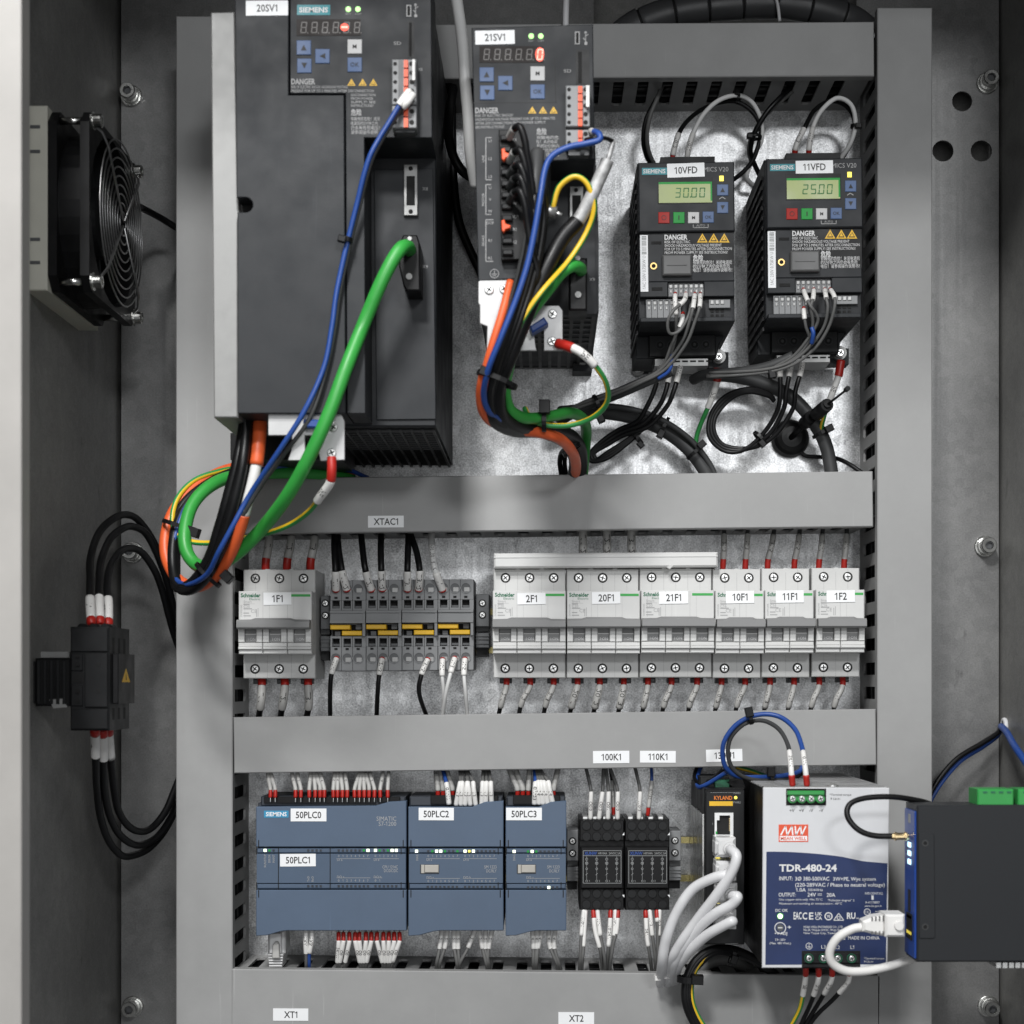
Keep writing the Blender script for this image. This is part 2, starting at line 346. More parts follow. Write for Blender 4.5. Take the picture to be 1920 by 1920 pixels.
    def text(s, t, x, y, cap, h, w=None, al='c', bold=0.0, rot=0, sq=1.0):
        """flat lettering; (x, y) in photo px is the middle of the cap height; rot in degrees, clockwise"""
        vs, fs = textdata(t, bold)
        if not fs: return s
        K = k(h); x0 = min(v[0] for v in vs); x1 = max(v[0] for v in vs); sc = cap/CAP
        sx = sc*sq if w is None else w/(x1-x0)
        off = {'l': x0, 'c': (x0+x1)/2, 'r': x1}[al]
        a = math.radians(rot); c_, s_ = math.cos(a), math.sin(a); base = len(s.v)
        for (a_, b_) in vs:
            dx = (a_-off)*sx; dy = -(b_-CAP/2)*sc
            X, Y = x+dx*c_-dy*s_, y+dx*s_+dy*c_
            s.av(((X-U)*K, -h, (V-Y)*K+ZO))
        for f in fs: s.af([i+base for i in f])
        return s
    def quad(s, pts, h):
        K = k(h); idx = [s.av(((x-U)*K, -h, (V-y)*K+ZO)) for x, y in pts]
        s.af(idx); return s
    def line(s, x0, y0, x1, y1, w, h):
        d = Vector((x1-x0, y1-y0)); L = d.length
        if L < 1e-6: return s
        n = Vector((-d.y, d.x))/L*w/2
        return s.quad([(x0+n.x, y0+n.y), (x1+n.x, y1+n.y), (x1-n.x, y1-n.y), (x0-n.x, y0-n.y)], h)
    def seg7(s, ch, x, y, w, hh, h, t=1.6, skew=0.10, only=None):
        """seven-segment figure, top-left at x, y"""
        def sk(px_, py_): return (px_+(y+hh-py_)*skew, py_)
        xs, ym = x+w, y+hh/2
        R = {'a': (x, y, xs, y+t), 'd': (x, y+hh-t, xs, y+hh), 'g': (x, ym-t/2, xs, ym+t/2),
             'f': (x, y, x+t, ym), 'b': (xs-t, y, xs, ym), 'e': (x, ym, x+t, y+hh), 'c': (xs-t, ym, xs, y+hh)}
        for c in SEG[ch]:
            a, b, c2, d2 = R[c]; i = 0.35
            if c in 'adg': a += i+t*0.3; c2 -= i+t*0.3
            else: b += i+t*0.2; d2 -= i+t*0.2
            s.quad([sk(a, b), sk(c2, b), sk(c2, d2), sk(a, d2)], h)
        return s

W = {}     # world origin of every object in mm
def _props(o, label, cat, group, kind):
    if label: o['label'] = label
    if cat: o['category'] = cat
    if group: o['group'] = group
    if kind: o['kind'] = kind
def mesh_of(mb, mats, org, name):
    me = bpy.data.meshes.new(name)
    me.from_pydata([((v-org)*0.001)[:] for v in mb.v], [], mb.f)
    for m in (mats if isinstance(mats, (list, tuple)) else [mats]): me.materials.append(M[m])
    me.polygons.foreach_set('material_index', mb.mi); me.polygons.foreach_set('use_smooth', mb.sm)
    bm = bmesh.new(); bm.from_mesh(me); bmesh.ops.recalc_face_normals(bm, faces=bm.faces[:]); bm.to_mesh(me); bm.free()
    me.update(); return me
def link(name, me, parent, w, label=None, cat=None, group=None, kind=None):
    o = bpy.data.objects.new(name, me); COL.objects.link(o)
    base = W[parent.name] if parent else Vector((0, 0, 0))
    o.location = (w-base)*0.001
    if parent: o.parent = parent
    W[o.name] = w.copy(); _props(o, label, cat, group, kind); return o
def thing(name, label, cat, w, group=None):
    o = link(name, None, None, Vector(w), label, cat, group); o.empty_display_size = 0.01; return o
def part(name, mb, mats, parent, label=None, kind=None):
    org = W[parent.name]; return link(name, mesh_of(mb, mats, org, name), parent, org, label, None, None, kind)
def whole(name, mb, mats, label, cat, w, group=None, kind=None):
    return link(name, mesh_of(mb, mats, Vector(w), name), None, Vector(w), label, cat, group, kind)
def put(name, me, parent, w, label=None): return link(name, me, parent, Vector(w), label)
def clone(o, d, label=None, parent=None, group=None):
    c = o.copy(); COL.objects.link(c)
    if parent: c.parent = parent
    else: c.location = Vector(o.location)+Vector(d)*0.001
    W[c.name] = W[o.name]+Vector(d)
    if label: c['label'] = label
    if group: c['group'] = group
    for ch in list(o.children): clone(ch, d, None, c)
    return c
ZERO = Vector((0, 0, 0))

# ---- shared small meshes
def screw_mesh(r, ring=True, slot=0.3):
    """pozidriv terminal screw in a dark well, centred at the origin, facing the camera; r mm"""
    b = MB()
    b.m = 1
    if ring: b.lathe((0, 0.6, 0), (0, -1, 0), [(0, r*1.0), (0.66, r*1.0), (0.66, r*0.78)], 18)
    b.m = 0
    b.lathe((0, 0.6, 0), (0, -1, 0), [(0, r*0.74), (0.9, r*0.74), (1.2, r*0.60), (1.25, r*0.2)], 18)
    b.m = 1
    for a in (slot, slot+math.pi/2):
        c_, s_ = math.cos(a)*r*0.5, math.sin(a)*r*0.5; n_ = (-math.sin(a)*r*0.11, math.cos(a)*r*0.11)
        q = [(c_+n_[0], s_+n_[1]), (-c_+n_[0], -s_+n_[1]), (-c_-n_[0], -s_-n_[1]), (c_-n_[0], s_-n_[1])]
        b.af([b.av((X, -0.72, Z)) for X, Z in q])
    return mesh_of(b, ['zinc', 'void'], ZERO, 'screw')
SCREWS = [screw_mesh(3.7, True, a) for a in (0.05, 0.2, 0.42, 0.7, 0.9, 1.1, 1.3, 1.45)]
SMALLSCREW = [screw_mesh(2.9, True, a) for a in (0.3, 1.0)]
BRSCREW = [screw_mesh(4.0, False, a) for a in (0.4, 1.0)]
PSUSCREW = [screw_mesh(2.75, False, a) for a in (0.35, 1.2, 0.8)]
def pick(l): return l[random.randrange(len(l))]

# ---- wires
def smooth(pts, n=8):
    p = [Vector(q) for q in pts]
    if len(p) == 2: return [p[0].lerp(p[1], i/6) for i in range(7)]
    out = []; q = [p[0]*2-p[1]]+p+[p[-1]*2-p[-2]]
    for i in range(1, len(q)-2):
        a, b, c, d = q[i-1], q[i], q[i+1], q[i+2]
        for j in range(n):
            t = j/n
            out.append(0.5*((2*b)+(c-a)*t+(2*a-5*b+4*c-d)*t*t+(3*b-a-3*c+d)*t**3))
    out.append(p[-1]); return out
def cut(path, a, b):
    """piece of the polyline between the lengths a and b"""
    out = []; s = 0.0
    for i in range(len(path)-1):
        L = (path[i+1]-path[i]).length
        if L < 1e-9: continue
        if s+L >= a and s <= b:
            t0 = max(0, (a-s)/L); t1 = min(1, (b-s)/L)
            if not out: out.append(path[i].lerp(path[i+1], t0))
            if t1 > t0: out.append(path[i].lerp(path[i+1], t1))
        s += L
    return out
def plen(path): return sum((path[i+1]-path[i]).length for i in range(len(path)-1))
def sleeve_text(mb, path, r, t, cap, flip=False, ang=0.0):
    """characters wrapped on the camera side of a sleeve, reading along it"""
    vs, fs = textdata(t); L = plen(path); x0 = min(v[0] for v in vs); x1 = max(v[0] for v in vs)
    sc = cap/CAP; w = (x1-x0)*sc
    if w > L*0.86: sx = L*0.86/(x1-x0)
    else: sx = sc
    w = (x1-x0)*sx; base = len(mb.v)
    for (a, b) in vs:
        s_ = (a-x0)*sx+(L-w)/2; q = (b-CAP/2)*sc
        if flip: s_ = L-s_; q = -q
        acc = 0; pt = path[-1]; tg = (path[-1]-path[-2]).normalized()
        for i in range(len(path)-1):
            l_ = (path[i+1]-path[i]).length
            if acc+l_ >= s_ or i == len(path)-2:
                pt = path[i].lerp(path[i+1], max(0, min(1, (s_-acc)/max(l_, 1e-6)))); tg = (path[i+1]-path[i]).normalized(); break
            acc += l_
        c = Vector((0, -1, 0)); u = (c-tg*c.dot(tg)).normalized(); wv = tg.cross(u); th = q/r+ang
        mb.av(pt+(u*math.cos(th)+wv*math.sin(th))*(r+0.06))
    for f in fs: mb.af([i+base for i in f])
def wire(label, pts, segs, name='wire', cat='wire', group=None, h=None):
    """pts: (x, y, h) or (x, y) px with h=(h0, h1); segs from the start: (part, material, radius mm, length mm or None[, text[, flip]])"""
    if h is not None: pts = [(p[0], p[1], h[0]+(h[1]-h[0])*i/(len(pts)-1)) for i, p in enumerate(pts)]
    path = smooth([P(*p) for p in pts]); total = plen(path); a = 0.0
    org = path[0].copy()
    if len(segs) == 1:
        sg = segs[0]; b = MB(); mats = sg[1]
        if isinstance(mats, tuple): b.tube(path, sg[2], 12, True, (1, sg[5] if len(sg) > 5 else 0.5, 0.75))
        else: b.tube(path, sg[2], 10 if sg[2] > 3 else 8)
        return whole(name, b, mats, label, cat, org, group)
    t = thing(name, label, cat, org, group)
    for sg in segs:
        b_ = total if sg[3] is None else min(total, a+sg[3])
        if b_-a < 0.3: break
        pc = cut(path, a, b_); mb = MB(); mats = sg[1]
        if len(pc) < 2: break
        if isinstance(mats, tuple): mb.tube(pc, sg[2], 12, True, (1, sg[5] if len(sg) > 5 else 0.5, 0.75))
        elif sg[0] == 'ferrule':
            n_ = len(pc); mb.tube(pc, [sg[2]*(0.72 if i == 0 else 1) for i in range(n_)], 9)
        else: mb.tube(pc, sg[2], 10 if sg[2] > 2.4 else 8)
        o = part(sg[0], mb, mats, t)
        if len(sg) > 4 and sg[4] and plen(pc) > 4:
            tb = MB(); sleeve_text(tb, pc, sg[2], sg[4], sg[2]*1.3, len(sg) > 5 and sg[5]); part('lettering', tb, 'ink', o)
        a = b_
    return t
def tie(label, x, y, h, r, ang, head=(0, 0), matn='black', width=2.6, flat=1.0, hs=3.4):
    """cable tie: strap ring round a bundle whose direction in the picture is ang (deg), with its square head; r mm"""
    c = P(x, y, h); a = math.radians(ang)
    tdir = Vector((math.cos(a), 0, -math.sin(a))); w = Vector((0, -1, 0)); u = tdir.cross(w)
    t = thing('cable_tie', label, 'cable tie', c, 'cable ties round the wiring')
    b = MB(); n = 18; R = []
    for (rr, off) in ((r, -width/2), (r+0.9, -width/2), (r+0.9, width/2), (r, width/2)):
        R.append([b.av(c+tdir*off+(u*math.cos(2*math.pi*i/n)+w*math.sin(2*math.pi*i/n)*flat)*rr) for i in range(n)])
    for q in range(4):
        A, B_ = R[q], R[(q+1) % 4]
        for i in range(n):
            j = (i+1) % n; b.af((A[i], A[j], B_[j], B_[i]))
    part('strap', b, matn, t)
    hb = MB(); p = P(x+head[0], y+head[1], h+r*flat*0.7); hw = hs
    hb.rot = (p.x, p.z, -a)
    hb.boxmm(p.x-hw*0.8, p.x+hw*0.8, p.z-hw, p.z+hw, h+r*flat*0.3, h+r*flat*0.7+hw*1.2, 0.5)
    part('head', hb, matn, t)
    return t
def tag(text, x0, y0, x1, y1, h, parent, deg=0, cap=None, th=0.35, name='name_tag', bold=0.012):
    b = MB()
    cx, cy = (x0+x1)/2, (y0+y1)/2
    if deg: b.turn(cx, cy, h+th, deg)
    b.box(x0, y0, x1, y1, h-0.2, h+th); o = part(name, b, 'tag', parent, 'white name tag printed %s' % text)
    tb = MB(); tb.text(text, cx, cy, cap or (y1-y0)*0.5, h+th+0.12, None, 'c', bold, deg, 0.86); part('lettering', tb, 'ink', o); return o
ORD = ['first', 'second', 'third', 'fourth', 'fifth', 'sixth', 'seventh', 'eighth', 'ninth', 'tenth', 'eleventh', 'twelfth',
       'thirteenth', 'fourteenth', 'fifteenth', 'sixteenth', 'seventeenth', 'eighteenth', 'nineteenth', 'twentieth']

# ================================================================== the enclosure
def plate_with_holes():
    bm = bmesh.new(); z0, z1, x0, x1 = ZO-330, ZO+620, -335.5, 356.6
    holes = [(1804, 190, 19, 24), (1768, 283, 20, 24), (1840, 283, 20, 24)]
    loops = [[(x0, z0), (x1, z0), (x1, z1), (x0, z1)]]
    for (x, y, r, n) in holes:
        p = P(x, y, 0); rr = r*k(0)
        loops.append([(p.x+rr*math.cos(2*math.pi*i/n), p.z+rr*math.sin(2*math.pi*i/n)) for i in range(n)])
    a, b = P(1113, 2, 0), P(1606, 62, 0)                     # cable cut-out behind the top duct
    a.z += 40
    loops.append([(a.x+4, b.z), (b.x, b.z), (b.x, a.z), (a.x, a.z), (a.x, b.z+4)])
    es = []; front = []
    for lp in loops:
        vs = [bm.verts.new((X*0.001, 0, Z*0.001)) for X, Z in lp]; front.append(vs)
        es += [bm.edges.new((vs[i], vs[(i+1) % len(vs)])) for i in range(len(vs))]
    bmesh.ops.triangle_fill(bm, use_beauty=True, edges=es)
    for vs in front:
        back = [bm.verts.new(v.co+Vector((0, 0.0025, 0))) for v in vs]
        for i in range(len(vs)):
            j = (i+1) % len(vs); bm.faces.new((vs[i], vs[j], back[j], back[i]))
    bmesh.ops.recalc_face_normals(bm, faces=bm.faces[:])
    for f in bm.faces:
        if abs(f.normal.y) > 0.9 and f.normal.y > 0: f.normal_flip()
    me = bpy.data.meshes.new('mounting_plate'); bm.to_mesh(me); bm.free(); me.materials.append(M['sheet'])
    link('mounting_plate', me, None, ZERO, kind='structure')
plate_with_holes()
b = MB(); b.boxmm(P(372, 0, 0).x, P(1700, 0, 0).x, ZO-330, P(0, 64, 0).z-1, 0.4, 1.4)
link('added_galvanised_sheet', mesh_of(b, 'plate', ZERO, 'added_galvanised_sheet'), None, ZERO, kind='structure')  # extra sheet added over the plate so its middle reads brighter
def struct(name, mb, m): link(name, mesh_of(mb, m, ZERO, name), None, ZERO, kind='structure')
b = MB(); b.boxmm(-345, 372, ZO-340, ZO+640, -32, -30); struct('rear_wall', b, 'wall')
b = MB(); b.boxmm(-341, -338, ZO-340, ZO+560, -29, 348); struct('side_wall', b, 'wall')
b = MB(); b.boxmm(358.2, 361, ZO-340, ZO+560, -29, 378); struct('side_wall', b, 'wall')
b = MB(); b.boxmm(-345, 372, ZO+560.5, ZO+563, -29, 450); struct('roof', b, 'wall')  # overhang lengthened past the frame, shaped to shade the upper part
b = MB(); b.boxmm(-400, -301, ZO-340, ZO+560, 349, 351, 0.6); b.boxmm(-302.5, -301, ZO-340, ZO+560, 336, 348.8); struct('front_frame', b, 'lip')

# ================================================================== cable ducts
def slots_wall(mb, horiz, fixed, th, a0, a1, H, pitch, slot, start, hb=15, ht=66):
    """perforated duct side: solid foot and head strips, posts with rounded slot corners between. fixed: mm of the wall plane"""
    def pr(poly):     # poly of (along, h)
        v0 = []; v1 = []
        for (a, h) in poly:
            v0.append(mb.av((a, -h, fixed)) if horiz else mb.av((fixed, -h, a)))
            v1.append(mb.av((a, -h, fixed+th)) if horiz else mb.av((fixed+th, -h, a)))
        n = len(poly); mb.af(v0[::-1]); mb.af(v1)
        for i in range(n):
            j = (i+1) % n; mb.af((v0[i], v0[j], v1[j], v1[i]))
    pr([(a0, 0.5), (a1, 0.5), (a1, hb), (a0, hb)]); pr([(a0, ht), (a1, ht), (a1, H-0.3), (a0, H-0.3)])
    edges = []; s = a0+start
    last = a0
    while s+slot < a1-2:
        if s > last+0.5: edges.append((last, s))
        last = s+slot; s += pitch
    edges.append((last, a1)); c = 2.2
    for (p, q) in edges:
        if q-p < 1: continue
        pr([(p-c if p > a0+0.1 else p, hb), (q+c if q < a1-0.1 else q, hb), (q, hb+c), (q, ht-c), (q+c if q < a1-0.1 else q, ht), (p-c if p > a0+0.1 else p, ht), (p, ht-c), (p, hb+c)])
DUCT = {}
def duct(key, x0, y0, x1, y1, label, horiz, yr0=None, yr1=None, start=6.0):
    """front face x0..x1, y0..y1 at 80 mm; a horizontal duct may lean: yr0 / yr1 are the right-hand corners"""
    h = 80.0; K = k(h); X0, X1 = (x0-U)*K, (x1-U)*K; Zt, Zb = (V-y0)*K+ZO, (V-y1)*K+ZO
    org = Vector(((X0+X1)/2, 0, Zb)); t = thing('cable_duct', label, 'cable duct', org, 'slotted cable ducts'); DUCT[key] = t
    ang = 0.0
    if yr0 is not None: ang = math.atan2(((y0-yr0)+(y1-yr1))/2, x1-x0)
    rot = (X0, (Zt+Zb)/2, ang)
    c = MB(); c.rot = rot; c.boxmm(X0, X1, Zb, Zt, h-2.0, h, 0.7)
    if horiz: c.boxmm(X0, X1, Zt-2, Zt, h-9, h-2.01); c.boxmm(X0, X1, Zb, Zb+2, h-9, h-2.01)
    else: c.boxmm(X0, X0+2, Zb, Zt, h-9, h-2.01); c.boxmm(X1-2, X1, Zb, Zt, h-9, h-2.01)
    part('cover', c, 'duct', t)
    f = MB(); f.rot = rot; f.boxmm(X0+2.4, X1-2.4, Zb+2.4, Zt-2.4, 0.6, 2.6); part('base', f, 'duct', t)
    for i in (0, 1):
        w = MB(); w.rot = rot
        if horiz: slots_wall(w, True, (Zt-4.1 if i == 0 else Zb+2.3), 1.8, X0+1, X1-1, h-2.2, 18.4, 8.2, start)
        else: slots_wall(w, False, (X0+2.3 if i == 0 else X1-4.1), 1.8, Zb+1, Zt-1, h-2.2, 18.4, 9.4, start)
        part('side_wall', w, 'duct', t)
    fill = MB(); fill.rot = rot; rr = 5.8           # the wires lying inside
    lo, hi = ((Zb+11, Zt-11) if horiz else (X0+11, X1-11)); nn = 3
    for q in range(nn):
        for hh in (14, 31, 48):
            c_ = lo+(hi-lo)*q/(nn-1)+random.uniform(-1, 1); a0, a1 = (X0+4, X1-4) if horiz else (Zb+4, Zt-4)
            pts = [(Vector((a0+(a1-a0)*i/8, -(hh+random.uniform(-2, 2)), c_+random.uniform(-1.2, 1.2))) if horiz else Vector((c_+random.uniform(-1.2, 1.2), -(hh+random.uniform(-2, 2)), a0+(a1-a0)*i/8))) for i in range(9)]
            fill.tube(pts, rr, 8)
    part('cable_fill', fill, 'jblack', t, 'black cables lying inside the duct', 'stuff')
    return t
duct('left', 330, 30, 436, 1990, 'grey slotted cable duct running upright along the left of the mounting plate', False, start=7)
duct('right', 1645, 14, 1748, 1990, 'grey slotted cable duct running upright along the right of the mounting plate', False, start=9)
duct('top', 438, 48, 1639, 150, 'shaded grey slotted cable duct running across the top behind the servo drives', True, 40, 143, start=4.5)
duct('mid', 438, 897, 1637, 1001, 'grey slotted cable duct above the breakers carrying the name tag XTAC1', True, 884, 987, start=6)
duct('second', 438, 1345, 1643, 1450, 'grey slotted cable duct between the breakers and the blue controllers', True, 1329, 1435, start=9)
duct('bottom', 434, 1817, 1650, 1985, 'grey slotted cable duct along the bottom carrying tags XT1 and XT2', True, 1829, 1997, start=6.5)
tag('XTAC1', 690, 967, 757, 989, 80, DUCT['mid'], -0.4, 12)
tag('100K1', 1112, 1408, 1180, 1431, 80, DUCT['second'], -0.5, 12)
tag('110K1', 1200, 1408, 1267, 1430, 80, DUCT['second'], 0.3, 12)
tag('130U1', 1324, 1405, 1392, 1428, 80, DUCT['second'], -1.6, 12)
tag('XT1', 512, 1891, 578, 1914, 80, DUCT['bottom'], 0.3, 12)
tag('XT2', 1047, 1898, 1114, 1921, 80, DUCT['bottom'], 0.2, 12)

# ================================================================== mounting bolts, DIN rails
def bolt(x, y, label):
    p = P(x, y, 0); t = thing('mounting_bolt', label, 'bolt', p, 'socket head bolts holding the mounting plate')
    b = MB(); b.lathe(p+Vector((0, -0.3, 0)), (0, -1, 0), [(0, 8.4), (1.6, 8.4), (2.0, 7.9), (2.0, 7.2), (6.0, 7.0), (6.2, 6.6)], 24); part('washer', b, 'steel', t)
    b = MB(); b.lathe(p+Vector((0, -6.6, 0)), (0, -1, 0), [(0, 6.1), (7.4, 6.1), (8.0, 5.6), (8.0, 3.3), (7.9, 3.2), (4.5, 3.0), (4.4, 0.1)], 24); part('head', b, 'steel', t)
    b = MB(); b.lathe(p+Vector((0, -10.9, 0)), (0, -1, 0), [(0, 3.15), (3.4, 3.15), (3.45, 2.7), (1.6, 2.6), (1.5, 0.1)], 6); part('hex_socket', b, 'clamp', t)
bolt(247, 181, 'dull socket head bolt at the upper left beside the cooling fan')
bolt(250, 1036, 'socket head bolt behind the three black cables looping on the left')
bolt(250, 1887, 'bright socket head bolt at the lower left corner of the plate')
bolt(1850, 157, 'dark socket head bolt at the upper right above the round holes')
bolt(1846, 1025, 'socket head bolt at the middle of the right edge of the plate')
bolt(1852, 1886, 'socket head bolt at the lower right corner below the black router')
def rail(y, x0, x1, label, m):
    h = 7.5; b = MB(); c = P(x0, y, h); K = k(h)
    Z = (V-y)*K+ZO; X0, X1 = (x0-U)*K, (x1-U)*K
    prof = [(-17.5, 7.5), (-12.5, 7.5), (-12.5, 1.0), (12.5, 1.0), (12.5, 7.5), (17.5, 7.5), (17.5, 6.3), (13.7, 6.3), (13.7, -0.0), (-13.7, 0.0), (-13.7, 6.3), (-17.5, 6.3)]
    v0 = [b.av((X0, -max(hh, 0.2), Z+z)) for z, hh in prof]; v1 = [b.av((X1, -max(hh, 0.2), Z+z)) for z, hh in prof]
    n = len(prof)
    for i in range(n):
        j = (i+1) % n; b.af((v0[i], v0[j], v1[j], v1[i]))
    whole('mounting_rail', b, m, label, 'mounting rail', Vector(((X0+X1)/2, 0, Z-17.5)), 'profile rails behind the devices')
rail(1183, 478, 1600, 'yellow zinc profile rail behind the breaker row', 'rail')
rail(1611, 505, 1420, 'yellow zinc profile rail showing between relays and network switch', 'rail')

# ================================================================== cooling fan on the left wall
def fan():
    X, H, Z = -310.0, 168.0, ZO+315.5
    t = thing('cooling_fan', 'black square cooling fan with chrome ring guard on the left wall', 'fan', Vector((-338, -H, Z)))
    b = MB(); b.boxmm(-337.8, -324, Z-60, Z+60, H-60, H+60, 0.8); part('filter_base', b, 'cream', t)
    s = MB()
    for z in (46, 30, -27, -42): s.boxmm(-335, -328.5, Z+z-1.1, Z+z+1.1, H+60.0, H+60.25)
    part('slot', s, 'clamp', t, kind='stuff')
    f = MB()
    def ringplate(x0, x1):
        c = 9; o = 59
        outer = [(-o+c, -o), (o-c, -o), (o, -o+c), (o, o-c), (o-c, o), (-o+c, o), (-o, o-c), (-o, -o+c)]
        n = 32; inn = [(56*math.cos(2*math.pi*i/n), 56*math.sin(2*math.pi*i/n)) for i in range(n)]
        a = [[f.av((x, -(H+p[0]), Z+p[1])) for p in outer] for x in (x0, x1)]
        q = [[f.av((x, -(H+p[0]), Z+p[1])) for p in inn] for x in (x0, x1)]
        for i in range(8):
            j = (i+1) % 8; f.af((a[0][i], a[0][j], a[1][j], a[1][i]))
        for i in range(n):
            j = (i+1) % n; f.af((q[0][i], q[0][j], q[1][j], q[1][i]))
        for s_ in (0, 1):
            for i in range(n):
                j = (i+1) % n
                ang = lambda p: math.atan2(p[1], p[0])
                def near(p):
                    return min(range(8), key=lambda m_: abs(((ang(outer[m_])-ang(p)+math.pi) % (2*math.pi))-math.pi))
                m1, m2 = near(inn[i]), near(inn[j])
                f.af((q[s_][i], q[s_][j], a[s_][m1]))
                if m1 != m2: f.af((q[s_][j], a[s_][m2], a[s_][m1]))
    ringplate(-323.8, -318); ringplate(-303, -297)
    n = 32
    r0 = [f.av((-318, -(H+57*math.cos(2*math.pi*i/n)), Z+57*math.sin(2*math.pi*i/n))) for i in range(n)]
    r1 = [f.av((-303, -(H+57*math.cos(2*math.pi*i/n)), Z+57*math.sin(2*math.pi*i/n))) for i in range(n)]
    for i in range(n):
        j = (i+1) % n; f.af((r0[i], r0[j], r1[j], r1[i]))
    part('housing', f, 'black', t)
    w = MB(); w.lathe((-321, -H, Z), (1, 0, 0), [(0, 24), (18, 24), (20, 21), (20.2, 1)], 28); part('hub', w, 'black2', t)
    for i in range(7):
        a = 2*math.pi*i/7; bl = MB(); L = []
        for (rad, tw, wd) in ((23, 0.75, 13), (38, 0.6, 17), (54, 0.45, 19)):
            c = Vector((-311, -(H+rad*math.cos(a)), Z+rad*math.sin(a))); tg = Vector((0, math.sin(a), math.cos(a))); ax = Vector((1, 0, 0))
            dv = tg*math.cos(tw)+ax*math.sin(tw); nv = dv.cross(Vector((0, -math.cos(a), math.sin(a))))*0.6
            L.append([bl.av(c-dv*wd/2+nv), bl.av(c+dv*wd/2+nv), bl.av(c+dv*wd/2-nv), bl.av(c-dv*wd/2-nv)])
        for q in (0, 1):
            for e in range(4):
                g = (e+1) % 4; bl.af((L[q][e], L[q][g], L[q+1][g], L[q+1][e]))
        bl.af(L[0]); bl.af(L[2]); part('blade', bl, 'black2', t)
    for i in range(9):
        r = 8+i*5.9; g = MB(); pts = [Vector((-290.5-0.12*i*0.6, -(H+r*math.cos(2*math.pi*j/44)), Z+r*math.sin(2*math.pi*j/44))) for j in range(45)]
        g.tube(pts, 0.6, 6, False); part('guard_ring', g, 'guard', t)
    for (dy, dz) in ((1, 1), (1, -1), (-1, 1), (-1, -1)):
        g = MB(); q = Vector((0, -dy, dz)); o = Vector((0, -H, Z))
        pth = [o+Vector((-290, 0, 0))+q*2, o+Vector((-289.6, 0, 0))+q*40, o+Vector((-292, 0, 0))+q*47, o+Vector((-296, 0, 0))+q*50, o+Vector((-296, 0, 0))+q*53]
        g.tube(pth, 1.0, 6); part('guard_spoke', g, 'guard', t)
        s = MB(); c = o+Vector((-296.8, 0, 0))+q*52.5; s.lathe(c, (1, 0, 0), [(0, 6.0), (1.0, 6.0), (1.1, 4.4), (6.0, 4.4), (6.6, 3.8), (6.6, 2.2), (4, 2.0), (3.9, 0.1)], 16); part('screw', s, 'steel', t)
        s = MB(); s.cone(o+Vector((-318, 0, 0))+q*52.5, o+Vector((-303, 0, 0))+q*52.5, 2.4, 2.4, 10); part('bolt_shank', s, 'steel', t)
fan()
wire('black flat lead from the cooling fan running behind the left duct', [(262, 388, 95), (285, 400, 70), (310, 414, 50), (350, 440, 40)], [('jacket', 'jblack', 2.6, None)], 'fan_lead', 'cable')

# ================================================================== rotary isolator on the left wall with its six cables
def isolator():
    t = thing('isolator_switch', 'black rotary isolator switch with yellow warning triangle on the left wall', 'switch', P(132, 1370, 190))
    b = MB(); b.box(132, 1175, 205, 1370, 163, 214, None, 0.8); part('contact_block', b, 'black2', t)
    b = MB(); b.box(66, 1234, 132, 1324, 176, 213, None, 1.0); b.box(62, 1240, 66, 1318, 180, 212); part('front_body', b, 'black', t)
    b = MB(); b.boxmm(-287.6, -283.5, (V-1320)*k(214)+ZO, (V-1225)*k(214)+ZO, 164, 206, 0.6); part('side_cover', b, 'black', t)
    b = MB(); b.box(72, 1222, 130, 1233, 172, 196); part('label_plate', b, 'alu', t)
    b = MB(); b.prism([(92, 1312), (118, 1310), (126, 1326), (100, 1328)], 213, 213.6); part('label_plate', b, 'alu', t)
    for (x0, y0, x1, y1, hh) in ((134, 1178, 203, 1222, 215.5), (134, 1330, 203, 1367, 215.5), (160, 1225, 203, 1326, 216.0), (134, 1226, 156, 1258, 215.0), (134, 1284, 156, 1324, 215.0)):
        r = MB(); r.box(x0, y0, x1, y1, 214.02, hh, 214, 0.5); part('moulded_step', r, 'black2', t)
    for i in range(5):
        r = MB(); r.box(70+i*12, 1238, 76+i*12, 1320, 213, 214.4, 213, 0.4); part('grip_rib', r, 'black2', t)
    for xx in (146, 168, 190):
        r = MB(); r.cyl(xx, 1176, 8, 185, 206, 12, 214); part('terminal_collar', r, 'black', t)
    hole = MB()
    for (x, y) in ((145, 1230), (145, 1246), (184, 1246), (145, 1296), (184, 1296), (145, 1313)): hole.box(x-4, y-3, x+4, y+3, 216.0, 216.3)
    hole.box(138, 1262, 157, 1280, 214.05, 214.4)
    part('opening', hole, 'void', t, kind='stuff')
    v = MB(); Xr = -287.9
    for (y0, y1) in ((1195, 1225), (1328, 1350)):
        for hh in (204, 190, 176): v.boxmm(Xr, Xr+0.5, (V-y1)*k(214)+ZO, (V-y0)*k(214)+ZO, hh-3, hh+3)
    part('vent', v, 'void', t, kind='stuff')
    w = MB(); Xs = -283.4; z0 = (V-1279)*k(200)+ZO; w.af([w.av((Xs, -(198), z0)), w.av((Xs, -(176), z0)), w.av((Xs, -(187), z0+9.5))]); part('warning_triangle', w, 'yellow', t)
    w = MB(); w.af([w.av((Xs+.2, -188.2, z0+1.4)), w.av((Xs+.2, -186, z0+1.4)), w.av((Xs+.2, -187.4, z0+6.4))]); part('lettering', w, 'ink', t)
isolator()
